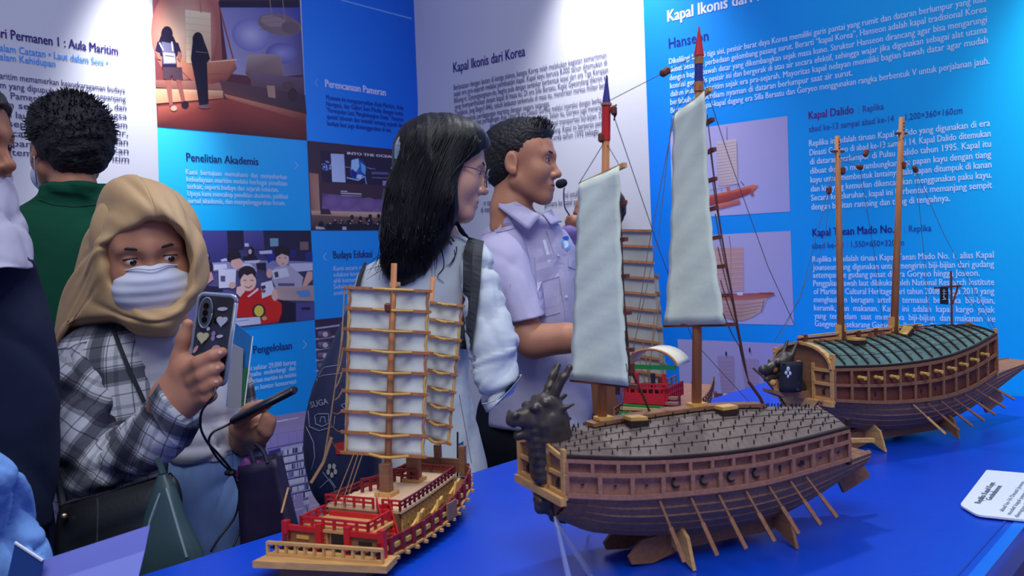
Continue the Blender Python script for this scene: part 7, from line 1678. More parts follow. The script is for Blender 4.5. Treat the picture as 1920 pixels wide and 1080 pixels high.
for k in range(1500):
    a, b = rg.uniform(0, 6.28), rg.uniform(-0.35, 1.5); d_ = np.array([math.cos(a)*math.cos(b), math.sin(a)*math.cos(b), math.sin(b)])
    if d_[1] > 0.35 and d_[2] < 0.5: continue
    p0 = q(*(np.array((0, -0.02, 0.038))+d_*np.array((0.084, 0.10, 0.086)))); p1 = q(*(np.array((0, -0.02, 0.038))+d_*np.array((0.098, 0.114, 0.098))+np.array([rg.uniform(-.008, .008) for _ in range(3)]))); mb.tube([p0, (p0+p1)/2, p1], 0.0032, 4, 0.0006)
o = link_mesh('hair_tufts', cam2world(np.array(mb.V)), mb.F, m_hairs, gm); tag(o, kind='stuff'); sub(gh, o)
m_mask = mat('white_mask_fabric', rgb(206, 210, 226), 0.85, var=0.03, bump=(200, 0.2, 0.001))
S = SDF(); S.ell(q(0, 0.060, -0.058), np.array((0.062, 0.054, 0.048)), 0.01, '+', H5.R); S.halfspace(q(0, 0.05, -0.012), H5.R@np.array([0, -0.1, 1.0]), 0.003); S.halfspace(q(0, 0.03, 0), H5.R@np.array([0, -1.0, 0]), 0.004); gmk = S.build('face_mask', m_mask, gm, 0.003)
mb = MB(); mb.tube(smooth_pts([q(0.080, -0.005, 0.022), q(0.078, 0.018, -0.005), q(0.068, 0.040, -0.035)], 5), 0.0016, 5); mb.tube(smooth_pts([q(0.082, -0.018, -0.028), q(0.074, 0.0, -0.060), q(0.06, 0.032, -0.085)], 5), 0.0016, 5); sub(gmk, link_mesh('ear_loop', cam2world(np.array(mb.V)), mb.F, m_mask, gm, True))

# ------------------------------------------------------------------ person at the left edge: profile, pale scarf, navy jacket
H6 = Head((-90, 278, 1.36), face_axes(88, 2, 0), 0.88)
wp = W(-60, 700, 1.36); le = person(wp[0], wp[1], 'person cut off by the left edge, brown profile, pale scarf over dark navy jacket')
S = H6.sdf(); S.chain([H6.q(0, -0.03, -0.12), CP((-80, 450, 1.37))], [0.045, 0.045], 0.02)
Bd = SDF(); f1, f2 = floor_pt(-110, 900, 1.335, 0.04), floor_pt(-20, 900, 1.38, 0.04); Bd.chain([CP((-60, 640, 1.36)), CP((-60, 960, 1.36))], [0.055, 0.06], 0.03); legs(Bd, (-110, 980, 1.36), (-20, 980, 1.38), f1, f2); body = body_mesh(le, [(S, 0.0025), (Bd, 0.01)], sk_brown); H6.eyes(le, body); H6.lips(le, body)
S = SDF(); S.ell(H6.q(0, -0.02, 0.045), np.array((0.085, 0.102, 0.088)), 0.02, '+', H6.R).cap(H6.q(0, 0.065, 0.065), H6.q(0, 0.085, 0.055), 0.03, 0.02, 0.02); S.ell(H6.q(0, 0.120, -0.012), np.array((0.12, 0.075, 0.085)), 0.006, '-', H6.R); S.warp(wob(71, 250, 0.002)); S.build('hair', m_hairs, le, 0.0035)
m_navy = cloth('navy_jacket_cloth', 26, 34, 58, 0.8, (14, 0.3, 0.01), 0.1)
jk = ringloft('jacket', [((-140, 430), (0, 430), 1.37, 0.07), ((-170, 460), (40, 478), 1.315, 0.09), ((-185, 510), (66, 535), 1.365, 0.08), ((-190, 600), (90, 625), 1.36, 0.082), ((-190, 740), (103, 750), 1.365, 0.082), ((-185, 860), (100, 870), 1.36, 0.08), ((-180, 990), (92, 990), 1.36, 0.08)], m_navy, le, disp=(wob(72, 20, 0.003), crease(75, 16, 0.010, 5)))
ringloft('scarf', [((-150, 318), (2, 322), 1.36, 0.08), ((-150, 345), (8, 355), 1.345, 0.088), ((-150, 385), (16, 388), 1.335, 0.095), ((-140, 420), (28, 425), 1.325, 0.095), ((-120, 460), (38, 462), 1.315, 0.09), ((-100, 496), (46, 500), 1.30, 0.08)], cloth('pale_scarf_cloth', 176, 172, 190), le, disp=(wob(73, 40, 0.002), crease(74, 30, 0.006)))
S = SDF(); legs(S, (-110, 980, 1.36), (-10, 980, 1.38), f1+np.array([0, .05, 0]), f2+np.array([0, .05, 0]), (0.075, 0.07, 0.06)); S.build('trousers', cloth('black_trousers', 20, 22, 32), le, 0.01); shoes(le, f1, f2)

# ------------------------------------------------------------------ person in the lower left corner: light blue sleeve, open brochure in hand
wp = W(-310, 900, 1.08); bl = person(wp[0], wp[1], 'person cut off at lower left corner, crumpled light blue sleeve reaching forward')
H7 = Head((-330, 440, 1.09), face_axes(60, 10, 0), 0.9); S = H7.sdf(); S.chain([H7.q(0, -0.03, -0.12), CP((-333, 650, 1.08))], [0.046, 0.046], 0.02)
S.chain([CP((40, 1060, 1.17)), CP((66, 1110, 1.15))], [0.024, 0.026], 0.02); S.ell(CP((80, 1150, 1.145)), (0.032, 0.036, 0.02), 0.02); fingers(S, [([(88+k*8, 1160+k*7, 1.135), (106+k*7, 1156+k*9, 1.13), (116+k*6, 1164+k*9, 1.135)], [0.010, 0.009, 0.008]) for k in range(4)]); fingers(S, [([(76, 1135, 1.13), (92, 1130, 1.122), (104, 1138, 1.122)], [0.012, 0.011, 0.009])])
Bd = SDF(); f1, f2 = floor_pt(-370, 900, 1.09, 0.04), floor_pt(-250, 900, 1.08, 0.04); Bd.chain([CP((-320, 790, 1.08)), CP((-310, 1080, 1.08))], [0.075, 0.08], 0.03); legs(Bd, (-370, 1130, 1.08), (-255, 1130, 1.08), f1, f2); body = body_mesh(bl, [(S, 0.003), (Bd, 0.01)], sk_brown); H7.eyes(bl, body)
S = SDF(); S.ell(H7.q(0, -0.02, 0.045), np.array((0.085, 0.102, 0.09))*0.95, 0.02, '+', H7.R); S.ell(H7.q(0, 0.120, -0.012), np.array((0.12, 0.075, 0.085)), 0.006, '-', H7.R); S.warp(wob(81, 250, 0.002)); S.build('hair', m_hairs, bl, 0.004)
m_lb = cloth('light_blue_shirt_cloth', 116, 158, 220, 0.8, (22, 0.5, 0.012), 0.06)
ringloft('shirt', [((-400, 650), (-270, 650), 1.08, 0.055), ((-480, 700), (-190, 700), 1.08, 0.085), ((-490, 780), (-180, 780), 1.08, 0.10), ((-485, 980), (-180, 980), 1.08, 0.10), ((-480, 1220), (-180, 1220), 1.08, 0.10)], m_lb, bl, disp=(crease(83, 20, 0.009),))
ringloft('shirt_sleeve', [((-290, 730), (-195, 700), 1.08, 0.05), ((-220, 860), (-100, 790), 1.09, 0.056), ((-130, 950), (10, 868), 1.12, 0.054), ((-90, 1010), (38, 905), 1.14, 0.050), ((-50, 1070), (54, 962), 1.18, 0.045), ((-10, 1100), (76, 1006), 1.172, 0.040), ((16, 1120), (84, 1036), 1.165, 0.038), ((34, 1150), (98, 1078), 1.155, 0.036)], m_lb, bl, k=9, disp=(wob(82, 30, 0.002, 5), crease(84, 34, 0.010, 6), crease(85, 60, 0.004, 4)))
S = SDF(); legs(S, (-370, 1150, 1.08), (-255, 1150, 1.08), f1+np.array([0, .05, 0]), f2+np.array([0, .05, 0]), (0.085, 0.07, 0.06)); S.build('trousers', cloth('black_trousers', 20, 22, 32), bl, 0.01); shoes(bl, f1, f2)
br = empty('brochure', W(160, 1090, 1.12), 'open blue-violet brochure with a fold line, held at the lower left', 'brochure')
m_bro = mat('violet_paper', rgb(110, 118, 204), 0.5, var=0.03)
c4 = [W(62, 1056, 1.115), W(281, 985, 1.145), W(258, 1100, 1.115), W(40, 1170, 1.085)]
c5 = [a*(1-f)+b*f for a, b, f in ((c4[0], c4[3], 0.42), (c4[1], c4[2], 0.42))]
MB().prism([c4[0], c4[1], c5[1], c5[0]], CF*0.0015).build('cover_leaf', m_bro, br); MB().prism([c5[0]-CF*0.0004, c5[1]-CF*0.0004, c4[2]-CF*0.006, c4[3]-CF*0.006], CF*0.0015).build('front_leaf', mat('violet_paper_light', rgb(122, 132, 214), 0.5), br)
fo = empty('folder', W(50, 1080, 1.14), 'dark blue folder with white edge beside the light blue sleeve', 'folder')
MB().prism([W(28, 1018, 1.105), W(80, 1052, 1.10), W(62, 1130, 1.095), W(10, 1100, 1.10)], CF*0.004).build('folder_cover', mat('deep_blue_card', rgb(20, 62, 130), 0.5), fo); MB().bar(W(28, 1017, 1.104), W(80, 1051, 1.099), 0.0025, 0.0025).build('folder_edge', m_card, fo)
# ------------------------------------------------------------------ woman in the beige headscarf, filming with a phone
H1 = Head((281, 483, 1.60), face_axes(24, 9, 7), 1.0)
wp = W(330, 800, 1.66); gr = person(wp[0], wp[1], 'person in beige headscarf, face mask and plaid overshirt, holding up a phone to film')
S = H1.sdf(); S.chain([H1.q(0, -0.03, -0.12), CP((300, 650, 1.66))], [0.05, 0.05], 0.02)
Bd = SDF(); Bd.chain([CP((305, 690, 1.68)), CP((340, 760, 1.68)), CP((385, 900, 1.68))], [0.07, 0.075, 0.08], 0.03, 0.8).cap(CP((185, 690, 1.66)), CP((380, 680, 1.70)), 0.04, 0.04, 0.02)
f1, f2 = floor_pt(340, 950, 1.66, 0.04), floor_pt(440, 950, 1.72, 0.04); legs(Bd, (345, 950, 1.67), (435, 950, 1.70), f1, f2)
# right hand round the phone: wrist, back of the hand, thumb on the edge, fingers across the case
HR = SDF(); HR.chain([CP((272, 806, 1.432)), CP((300, 782, 1.41)), CP((322, 752, 1.385))], [0.027, 0.028, 0.029], 0.02, 0.8)
HR.chain([CP((326, 745, 1.385)), CP((352, 700, 1.375))], [0.032, 0.030], 0.02, 0.7).cap(CP((340, 748, 1.385)), CP((376, 742, 1.372)), 0.026, 0.018, 0.02, 0.8)
fingers(HR, [([(330, 716, 1.385), (336, 672, 1.382), (345, 636, 1.378), (352, 608, 1.376)], [0.0165, 0.0125, 0.0108, 0.0085]),
    ([(356, 694, 1.362), (374, 681, 1.345), (398, 668, 1.343), (417, 660, 1.347)], [0.0135, 0.0115, 0.0098, 0.0076]),
    ([(364, 713, 1.360), (380, 704, 1.343), (398, 694, 1.342), (412, 688, 1.347)], [0.0130, 0.0112, 0.0096, 0.0078]),
    ([(372, 732, 1.362), (386, 726, 1.345), (400, 718, 1.343), (408, 714, 1.348)], [0.0122, 0.0106, 0.0092, 0.0078]),
    ([(376, 748, 1.366), (388, 746, 1.350), (398, 742, 1.347)], [0.0112, 0.0096, 0.008])], 0.006)
# left hand under the power bank
HL = SDF(); HL.chain([CP((452, 850, 1.70)), CP((458, 815, 1.62))], [0.034, 0.028], 0.02); HL.ell(CP((466, 800, 1.585)), (0.036, 0.030, 0.024), 0.02)
fingers(HL, [([(450, 788, 1.565), (468, 770, 1.545), (488, 762, 1.54), (502, 758, 1.545)], [0.0135, 0.0125, 0.0105, 0.0085])]+[([(470, 812+k*3, 1.575), (494-k*2, 806+k*8, 1.548), (506-k*3, 790+k*10, 1.535), (499-k*4, 781+k*11, 1.53)], [0.0125, 0.0115, 0.0105, 0.009]) for k in range(3)], 0.005)
body = body_mesh(gr, [(S, 0.0022), (HR, 0.0019), (HL, 0.0024), (Bd, 0.009)], sk_girl)
H1.eyes(gr, body, (0.0022, -0.0022))
# nails
SN = Surf(body)
m_nail = mat('finger_nail', rgb(214, 160, 146), 0.3)
for p_ in ((413, 661), (408, 689), (405, 715)): SN.disc(p_, 4.2, 3.2, 0.0006, 0.0002).build('finger_nail', m_nail, gr)
# mask with pleats
q, R1 = H1.q, H1.R
S = SDF(); S.ell(q(0, 0.056, -0.050), np.array((0.069, 0.060, 0.056)), 0.01, '+', R1).ell(q(0, 0.085, -0.030), np.array((0.034, 0.034, 0.028)), 0.02, '+', R1)
S.halfspace(q(0, 0.05, -0.010), R1@np.array([0, -0.22, 1.0]), 0.003); S.halfspace(q(0, 0.022, 0), R1@np.array([0, -1.0, 0]), 0.004)
up_ = R1[:, 2]; o_ = H1.o
S.warp(lambda X, Y, Z: 0.0008*np.sin(((X-o_[0])*up_[0]+(Y-o_[1])*up_[1]+(Z-o_[2])*up_[2])*330)); S.warp(wob(91, 90, 0.0010))
mk = S.build('face_mask', m_mask, gr, 0.0024)
mb = MB().tube(smooth_pts([q(-0.064, 0.048, -0.018), q(-0.03, 0.098, -0.004), q(0, 0.116, -0.006), q(0.03, 0.098, -0.004), q(0.064, 0.048, -0.018)], 5), 0.0016, 5); sub(mk, link_mesh('mask_edge', cam2world(np.array(mb.V)), mb.F, m_mask, gr, True))
# underscarf and headscarf
S = SDF(); S.ell(q(0, -0.016, 0.030), np.array((0.079, 0.098, 0.090)), 0.02, '+', R1); S.ell(q(0, 0.012, -0.03), np.array((0.070, 0.074, 0.095)), 0.02, '+', R1); S.ell(q(0, 0.10, -0.022), np.array((0.061, 0.085, 0.079)), 0.006, '-', R1); S.halfspace(q(0, 0.012, 0), R1@np.array([0, -1.0, 0]), 0.004); S.build('underscarf', cloth('pinkish_underscarf', 150, 112, 96), gr, 0.004)
m_hij = mat('beige_scarf_satin', rgb(190, 156, 112), 0.55, var=0.05, vscale=6, bump=(18, 0.25, 0.01), spec=0.35)
ST_ = [ # stations round the face: inner edge, brim, middle, outline, back
 [(293, 416, 1.53), (293, 404, 1.492), (282, 368, 1.498), (262, 330, 1.56), (262, 350, 1.70)],
 [(320, 424, 1.535), (322, 411, 1.497), (324, 385, 1.52), (317, 353, 1.585), (300, 375, 1.71)],
 [(341, 446, 1.545), (347, 436, 1.51), (356, 420, 1.54), (363, 420, 1.60), (330, 430, 1.73)],
 [(353, 482, 1.555), (362, 478, 1.52), (379, 470, 1.545), (391, 486, 1.605), (350, 490, 1.73)],
 [(350, 530, 1.555), (360, 528, 1.525), (375, 538, 1.54), (383, 541, 1.60), (345, 545, 1.73)],
 [(334, 560, 1.55), (343, 561, 1.52), (352, 574, 1.525), (354, 584, 1.57), (335, 600, 1.66)],
 [(298, 578, 1.545), (299, 580, 1.510), (312, 600, 1.497), (322, 624, 1.53), (322, 632, 1.60)],
 [(264, 572, 1.55), (258, 574, 1.516), (262, 602, 1.50), (262, 624, 1.535), (262, 630, 1.60)],
 [(240, 556, 1.56), (229, 557, 1.53), (220, 590, 1.525), (205, 601, 1.56), (208, 612, 1.64)],
 [(231, 538, 1.565), (203, 537, 1.53), (165, 572, 1.562), (124, 618, 1.61), (120, 640, 1.69)],
 [(228, 510, 1.565), (187, 502, 1.525), (150, 560, 1.58), (88, 690, 1.63), (112, 690, 1.70)],
 [(226, 486, 1.565), (182, 472, 1.52), (152, 515, 1.59), (113, 566, 1.64), (140, 590, 1.72)],
 [(227, 464, 1.56), (190, 457, 1.515), (172, 455, 1.57), (146, 480, 1.63), (175, 500, 1.74)],
 [(237, 444, 1.55), (221, 437, 1.502), (198, 410, 1.535), (171, 411, 1.62), (200, 435, 1.75)],
 [(264, 425, 1.535), (260, 415, 1.490), (236, 372, 1.505), (205, 338, 1.58), (222, 370, 1.72)]]
def hfold(u, v, P_):
    w = np.clip((v-1.0)/0.8, 0, 1)*np.clip((4.2-v)/1.0, 0, 1)
    left = np.exp(-((u-10.6)/2.0)**2); chin = np.exp(-((u-7.2)/1.9)**2); top = np.exp(-((u-0.0)/2.2)**2)+np.exp(-((u-15.0)/2.2)**2)
    rid = lambda x: (1-np.abs(np.sin(x)))**2
    return (-0.0075*rid(u*2.6+0.5*v)*left*w - 0.008*rid(v*3.4+u*0.35)*chin*np.clip(v-1, 0, 1) - 0.0045*rid(u*2.2+v*0.9+0.4)*top*np.clip(v-1, 0, 1)*np.clip(3.4-v, 0, 1)
            + 0.0016*np.sin(u*5+v*3))
hj = bank('headscarf', ST_, m_hij, gr, 9, 9, True, 0.0022, hfold)
S = SDF(); S.ell(q(0, -0.035, 0.03), np.array((0.098, 0.098, 0.108)), 0.02, '+', R1).chain([CP((230, 520, 1.66)), CP((170, 610, 1.69))], [0.08, 0.06], 0.03); S.ell(q(0, 0.10, -0.022), np.array((0.075, 0.105, 0.085)), 0.006, '-', R1); sub(hj, S.build('headscarf_back', m_hij, gr, 0.006))
# white T-shirt, jeans
m_tee = cloth('white_tee', 186, 186, 198, 0.85, (16, 0.3, 0.01), 0.02)
tee = ringloft('tee_shirt', [((262, 612), (372, 606), 1.655, 0.06), ((240, 640), (408, 632), 1.66, 0.085), ((240, 690), (430, 680), 1.66, 0.10), ((262, 750), (442, 742), 1.66, 0.105), ((296, 805), (452, 800), 1.66, 0.10), ((318, 838), (458, 834), 1.66, 0.10), ((328, 856), (456, 852), 1.66, 0.092)], m_tee, gr, disp=(wob(93, 30, 0.002), crease(193, 24, 0.011, 6, (0.6, 1.3, 1))))
m_jean = mat('light_denim', rgb(116, 146, 196), 0.85, var=0.2, vscale=9, stretch=(3, 3, 1), bump=(300, 0.25, 0.001))
S = SDF(); S.chain([CP((388, 866, 1.67)), CP((390, 940, 1.67))], [0.085, 0.095], 0.03, 0.85); legs(S, (352, 960, 1.66), (428, 960, 1.69), f1+np.array([0, .05, 0]), f2+np.array([0, .05, 0]), (0.108, 0.085, 0.075)); S.warp(wob(94, 50, 0.002)); jn = S.build('jeans', m_jean, gr, 0.007); shoes(gr, f1, f2)
sub(jn, ringloft('jeans_top', [((322, 846), (454, 842), 1.665, 0.090), ((316, 870), (458, 868), 1.665, 0.098), ((306, 920), (466, 918), 1.67, 0.110), ((296, 1000), (474, 1000), 1.67, 0.118), ((300, 1060), (474, 1060), 1.67, 0.11)], m_jean, gr, disp=(wob(194, 30, 0.002), crease(195, 24, 0.005)))); jn = bpy.data.objects[jn.name]
SJ = Surf([c for c in jn.children if c.name.startswith('jeans_top')][0]); SJ.ribbon([(345, 862), (400, 868), (455, 862)], 14, 0.003).build('waistband', m_jean, gr); SJ.ribbon([(374, 856), (376, 876)], 7, 0.003, 0.0035).build('belt_loop', m_jean, gr); SJ.line([(430, 872), (424, 930), (412, 980)], 0.0012).build('jeans_seam', mat('denim_seam', rgb(60, 84, 140), 0.9), gr)
# plaid overshirt
def plaid(name, rotz, rotx=0.0, sc=1.0):
    m = mat(name, rgb(170, 172, 184), 0.9, bump=(22, 0.3, 0.010), spec=0.15)
    nt = m.node_tree; b = nt.nodes['Principled BSDF']; tc = nt.nodes.new('ShaderNodeTexCoord'); mp = nt.nodes.new('ShaderNodeMapping'); mp.vector_type = 'POINT'
    mp.inputs['Rotation'].default_value = (rotx, 0, 0); mp2 = nt.nodes.new('ShaderNodeMapping'); mp2.inputs['Rotation'].default_value = (0, 0, rotz)
    nt.links.new(tc.outputs['Object'], mp2.inputs['Vector'])
    mp.inputs['Rotation'].default_value = (0, rotx, 0); nt.links.new(mp2.outputs[0], mp.inputs['Vector'])
    sp = nt.nodes.new('ShaderNodeSeparateXYZ'); nt.links.new(mp.outputs[0], sp.inputs[0])
    outs = []
    for ax, ph in (('X', 0.15), ('Z', 0.4)):
        mu = nt.nodes.new('ShaderNodeMath'); mu.operation = 'MULTIPLY_ADD'; mu.inputs[1].default_value = 11.5*sc; mu.inputs[2].default_value = ph; nt.links.new(sp.outputs[ax], mu.inputs[0])
        fr_ = nt.nodes.new('ShaderNodeMath'); fr_.operation = 'FRACT'; nt.links.new(mu.outputs[0], fr_.inputs[0])
        cr_ = nt.nodes.new('ShaderNodeValToRGB'); e = cr_.color_ramp; e.interpolation = 'CONSTANT'
        stops = [(0.0, 1.0), (0.20, 0.35), (0.225, 1.0), (0.40, 0.42), (0.47, 0.16), (0.70, 0.42), (0.76, 0.95), (0.785, 0.4), (0.81, 1.0), (0.92, 0.66)]
        e.elements[0].position = 0; e.elements[0].color = (1, 1, 1, 1); e.elements[1].position = stops[1][0]; e.elements[1].color = (stops[1][1],)*3+(1,)
        for p_, v in stops[2:]: q_ = e.elements.new(p_); q_.color = (v, v, v*1.02, 1)
        nt.links.new(fr_.outputs[0], cr_.inputs[0]); outs.append(cr_.outputs[0])
    mx = nt.nodes.new('ShaderNodeMix'); mx.data_type = 'RGBA'; mx.blend_type = 'MULTIPLY'; mx.inputs[0].default_value = 1.0; nt.links.new(outs[0], mx.inputs[6]); nt.links.new(outs[1], mx.inputs[7])
    m2 = nt.nodes.new('ShaderNodeMix'); m2.data_type = 'RGBA'; m2.blend_type = 'MIX'; nt.links.new(mx.outputs[2], m2.inputs[0]); m2.inputs[6].default_value = rgb(26, 28, 48); m2.inputs[7].default_value = rgb(182, 184, 194)
    nt.links.new(m2.outputs[2], b.inputs['Base Color']); return m
YW = YAW
m_pl = plaid('plaid_flannel', YW, 0.10); m_pl2 = plaid('plaid_flannel_forearm', YW, -0.55)
pl = ringloft('overshirt', [((160, 606), (262, 600), 1.645, 0.055), ((118, 640), (292, 630), 1.64, 0.095), ((100, 690), (316, 680), 1.635, 0.112), ((98, 770), (334, 762), 1.63, 0.112), ((102, 850), (341, 848), 1.63, 0.112), ((112, 935), (358, 940), 1.63, 0.112), ((126, 1020), (378, 1026), 1.63, 0.11)], m_pl, gr, disp=(wob(95, 24, 0.003, 6), crease(96, 18, 0.010, 6, (1.1, 0.8, 1))))
sl = ringloft('overshirt_sleeve', [((104, 650), (190, 634), 1.585, 0.05), ((97, 700), (210, 690), 1.56, 0.062), ((96, 770), (224, 758), 1.535, 0.066), ((100, 840), (222, 800), 1.515, 0.066), ((120, 905), (212, 806), 1.50, 0.062), ((180, 934), (222, 800), 1.475, 0.060), ((240, 916), (246, 778), 1.450, 0.058), ((296, 886), (272, 752), 1.425, 0.054), ((344, 846), (294, 730), 1.402, 0.048), ((368, 806), (308, 716), 1.390, 0.045)], m_pl2, gr, k=9, disp=(wob(97, 30, 0.003), crease(98, 24, 0.012, 6), crease(99, 50, 0.004, 5)))
sub(sl, ringloft('cuff', [((352, 838), (288, 734), 1.402, 0.050), ((372, 800), (306, 712), 1.388, 0.0475)], m_pl2, gr, k=4))
S = SDF(); S.chain([CP((405, 668, 1.75)), CP((448, 780, 1.80)), CP((452, 850, 1.76)), CP((455, 826, 1.66))], [0.05, 0.05, 0.05, 0.042], 0.03); S.warp(wob(98, 60, 0.003)); S.build('overshirt_sleeve', m_pl, gr, 0.007)
SP = Surf(pl, sl, hj)
# bag strap over the chest
hb = empty('handbag', W(200, 980, 1.52), 'black shoulder bag hanging at the hip of the person in plaid', 'bag')
SP.ribbon([(210, 612), (222, 645), (240, 690), (258, 728), (270, 754)], [7, 7, 7, 7, 7], 0.003, 0.004).build('bag_strap', m_black, hb)
m_lea = mat('black_leather', rgb(13, 14, 20), 0.45, var=0.15, vscale=30, bump=(160, 0.25, 0.001))
hbk = ringloft('bag_body', [((114, 944), (324, 884), 1.395, 0.012), ((108, 962), (338, 906), 1.39, 0.024), ((106, 1000), (345, 952), 1.385, 0.032), ((106, 1060), (340, 1040), 1.385, 0.038), ((110, 1130), (330, 1120), 1.385, 0.038)], m_lea, hb, disp=(wob(99, 20, 0.003), crease(199, 16, 0.005)), sq=3)
tubes_px([(104, 690, 1.455), (98, 800, 1.44), (104, 880, 1.43), (118, 950, 1.395)], 0.006, 8).build('bag_strap', m_black, hb)
MB().ball(W(120, 968, 1.362), 0.005, 8, 6).build('bag_ring', mat('brass', rgb(170, 150, 120), 0.3, 0.9), hb)
Surf(hbk).line([(182, 905), (184, 960), (182, 1030)], 0.0015).build('bag_seam', mat('leather_seam', rgb(50, 50, 58), 0.5), hb)
# dark green tote hanging in front of her
tg = empty('tote_bag', W(320, 1060, 1.44), 'dark green leather tote with pale piping, between black handbag and blue jeans', 'bag')
m_teal = mat('dark_green_leather', rgb(44, 66, 68), 0.42, var=0.12, vscale=14, bump=(150, 0.2, 0.001))
tb = ringloft('tote_body', [((298, 888), (312, 886), 1.33, 0.006), ((284, 925), (330, 920), 1.325, 0.012), ((268, 985), (350, 975), 1.32, 0.018), ((256, 1050), (378, 1035), 1.315, 0.022), ((250, 1130), (398, 1110), 1.315, 0.025)], m_teal, tg, sq=3)
ST = Surf(tb); m_pip = mat('pale_piping', rgb(120, 136, 140), 0.5)
for pl_ in ([(312, 915), (332, 985), (350, 1045)], [(300, 925), (282, 975), (272, 1010)]): ST.line(pl_, 0.0022).build('piping', m_pip, tg)
tubes_px([(306, 892, 1.33), (302, 876, 1.335), (294, 862, 1.345)], 0.005, 6).build('tote_strap', m_teal, tg)
# phone in its decorated case
ph = empty('phone', W(392, 640, 1.36), 'phone in clear case with heart stickers, held up by the person in beige headscarf', 'phone')
pc = CP((395, 636, 1.362)); a_, b_ = math.radians(-18), math.radians(-3.5)
px_ = np.array([math.cos(a_), 0, -math.sin(a_)*-1.0]); py_ = np.array([0, 1.0, 0])
px_, py_ = px_*math.cos(b_)+py_*math.sin(b_), py_*math.cos(b_)-px_*math.sin(b_); py_ = py_+px_*0.10; py_ /= np.linalg.norm(py_); pz_ = np.cross(px_, py_); pz_ /= np.linalg.norm(pz_)
if pz_[2] > 0: pz_ = -pz_          # towards the photographer
def pq(x, y, z): return pc+px_*x+py_*y+pz_*z
def rrect(w, h, r, z, n=5):
    o = []
    for cx, cy, a0_ in ((w-r, h-r, 0), (-w+r, h-r, 1), (-w+r, -h+r, 2), (w-r, -h+r, 3)):
        for k in range(n): a = (a0_+k/(n-1))*math.pi/2; o.append(pq(cx+r*math.cos(a), cy+r*math.sin(a), z))
    return o
def plate(name, pts, d, mt_, par): mb = MB().prism(pts, pz_*d); return link_mesh(name, cam2world(np.array(mb.V)), mb.F, mt_, par)
plate('phone_body', rrect(0.0315, 0.067, 0.008, -0.008), 0.007, mat('dark_phone_glass', rgb(30, 22, 38), 0.15, coat=0.5), ph)
m_case = mat('clear_case', (0.9, 0.93, 0.97, 1), 0.08, trans=0.9, spec=0.5, alpha=0.22)
cs = plate('phone_case', rrect(0.0345, 0.070, 0.010, -0.001), 0.0015, m_case, ph)
mb = MB(); mb.tube(rrect(0.0345, 0.070, 0.010, -0.004)+[rrect(0.0345, 0.070, 0.010, -0.004)[0]], 0.0036, 6); sub(cs, link_mesh('case_bumper', cam2world(np.array(mb.V)), mb.F, mat('case_edge', rgb(150, 160, 180), 0.15, trans=0.5), ph, True))
def oval(cx, cy, rx, ry, z, n=18, rot=0): return [pq(cx+rx*math.cos(a)*math.cos(rot)-ry*math.sin(a)*math.sin(rot), cy+rx*math.cos(a)*math.sin(rot)+ry*math.sin(a)*math.cos(rot), z) for a in np.linspace(0, 2*math.pi, n, endpoint=False)]
ci = plate('camera_island', oval(-0.014, 0.041, 0.0125, 0.024, 0.0006), 0.0022, mat('smoky_island', rgb(70, 76, 86), 0.2), ph)
mb = MB(); o = oval(-0.014, 0.041, 0.0125, 0.024, 0.003); mb.tube(o+[o[0]], 0.0012, 6); sub(ci, link_mesh('island_rim', cam2world(np.array(mb.V)), mb.F, mat('case_edge', rgb(150, 160, 180), 0.15), ph, True))
for y in (0.052, 0.041, 0.030): sub(ci, plate('camera_lens', oval(-0.014, y, 0.0048, 0.0048, 0.0028), 0.0012, mat('lens_black', rgb(8, 8, 12), 0.08), ph))
plate('flash', oval(0.007, 0.030, 0.005, 0.005, 0.0008), 0.001, mat('lens_black', rgb(8, 8, 12), 0.08), ph)
m_pearl = mat('pearl_sticker', rgb(206, 206, 214), 0.2, 0.3); m_cream = mat('cream_gem', rgb(206, 196, 150), 0.25, 0.2); m_pink = mat('pink_sticker', rgb(196, 140, 156), 0.5); m_lils = mat('lilac_sticker', rgb(150, 120, 170), 0.5)
def heart(cx, cy, s_, mt_, nm):
    pts = [pq(cx+s_*0.062*16*math.sin(t_)**3, cy+s_*0.062*(13*math.cos(t_)-5*math.cos(2*t_)-2*math.cos(3*t_)-math.cos(4*t_)), 0.001) for t_ in np.linspace(0, 2*math.pi, 24, endpoint=False)]
    o = plate(nm, pts, 0.003, mt_, ph); return o
heart(0.018, 0.030, 0.0095, m_pearl, 'heart_gem'); heart(-0.013, 0.002, 0.0105, m_cream, 'heart_gem')
plate('bow_sticker', oval(0.015, 0.049, 0.009, 0.003, 0.001, rot=0.1), 0.001, m_pearl, ph); plate('dot_sticker', oval(0.005, 0.009, 0.0034, 0.0042, 0.001), 0.001, m_lils, ph); plate('dot_sticker', oval(0.005, 0.002, 0.0036, 0.0042, 0.001), 0.001, m_lils, ph)
plate('pink_sticker', oval(0.014, -0.018, 0.0095, 0.010, 0.001), 0.0012, m_pink, ph); plate('pill_sticker', oval(-0.024, -0.018, 0.003, 0.007, 0.001, rot=-0.5), 0.001, m_pink, ph); plate('bow_sticker', oval(0.017, 0.006, 0.006, 0.0025, 0.001, rot=0.2), 0.001, m_pearl, ph); plate('pearl_sticker', oval(-0.006, 0.016, 0.003, 0.003, 0.001), 0.001, m_pearl, ph)
plate('orange_sticker', [pq(x, y, 0.0008) for x, y in ((-0.029, -0.030), (0.006, -0.027), (0.006, -0.034), (-0.029, -0.037))], 0.0008, mat('orange_sticker', rgb(120, 56, 40), 0.5), ph)
heart(0.013, -0.052, 0.0085, m_pearl, 'heart_gem')
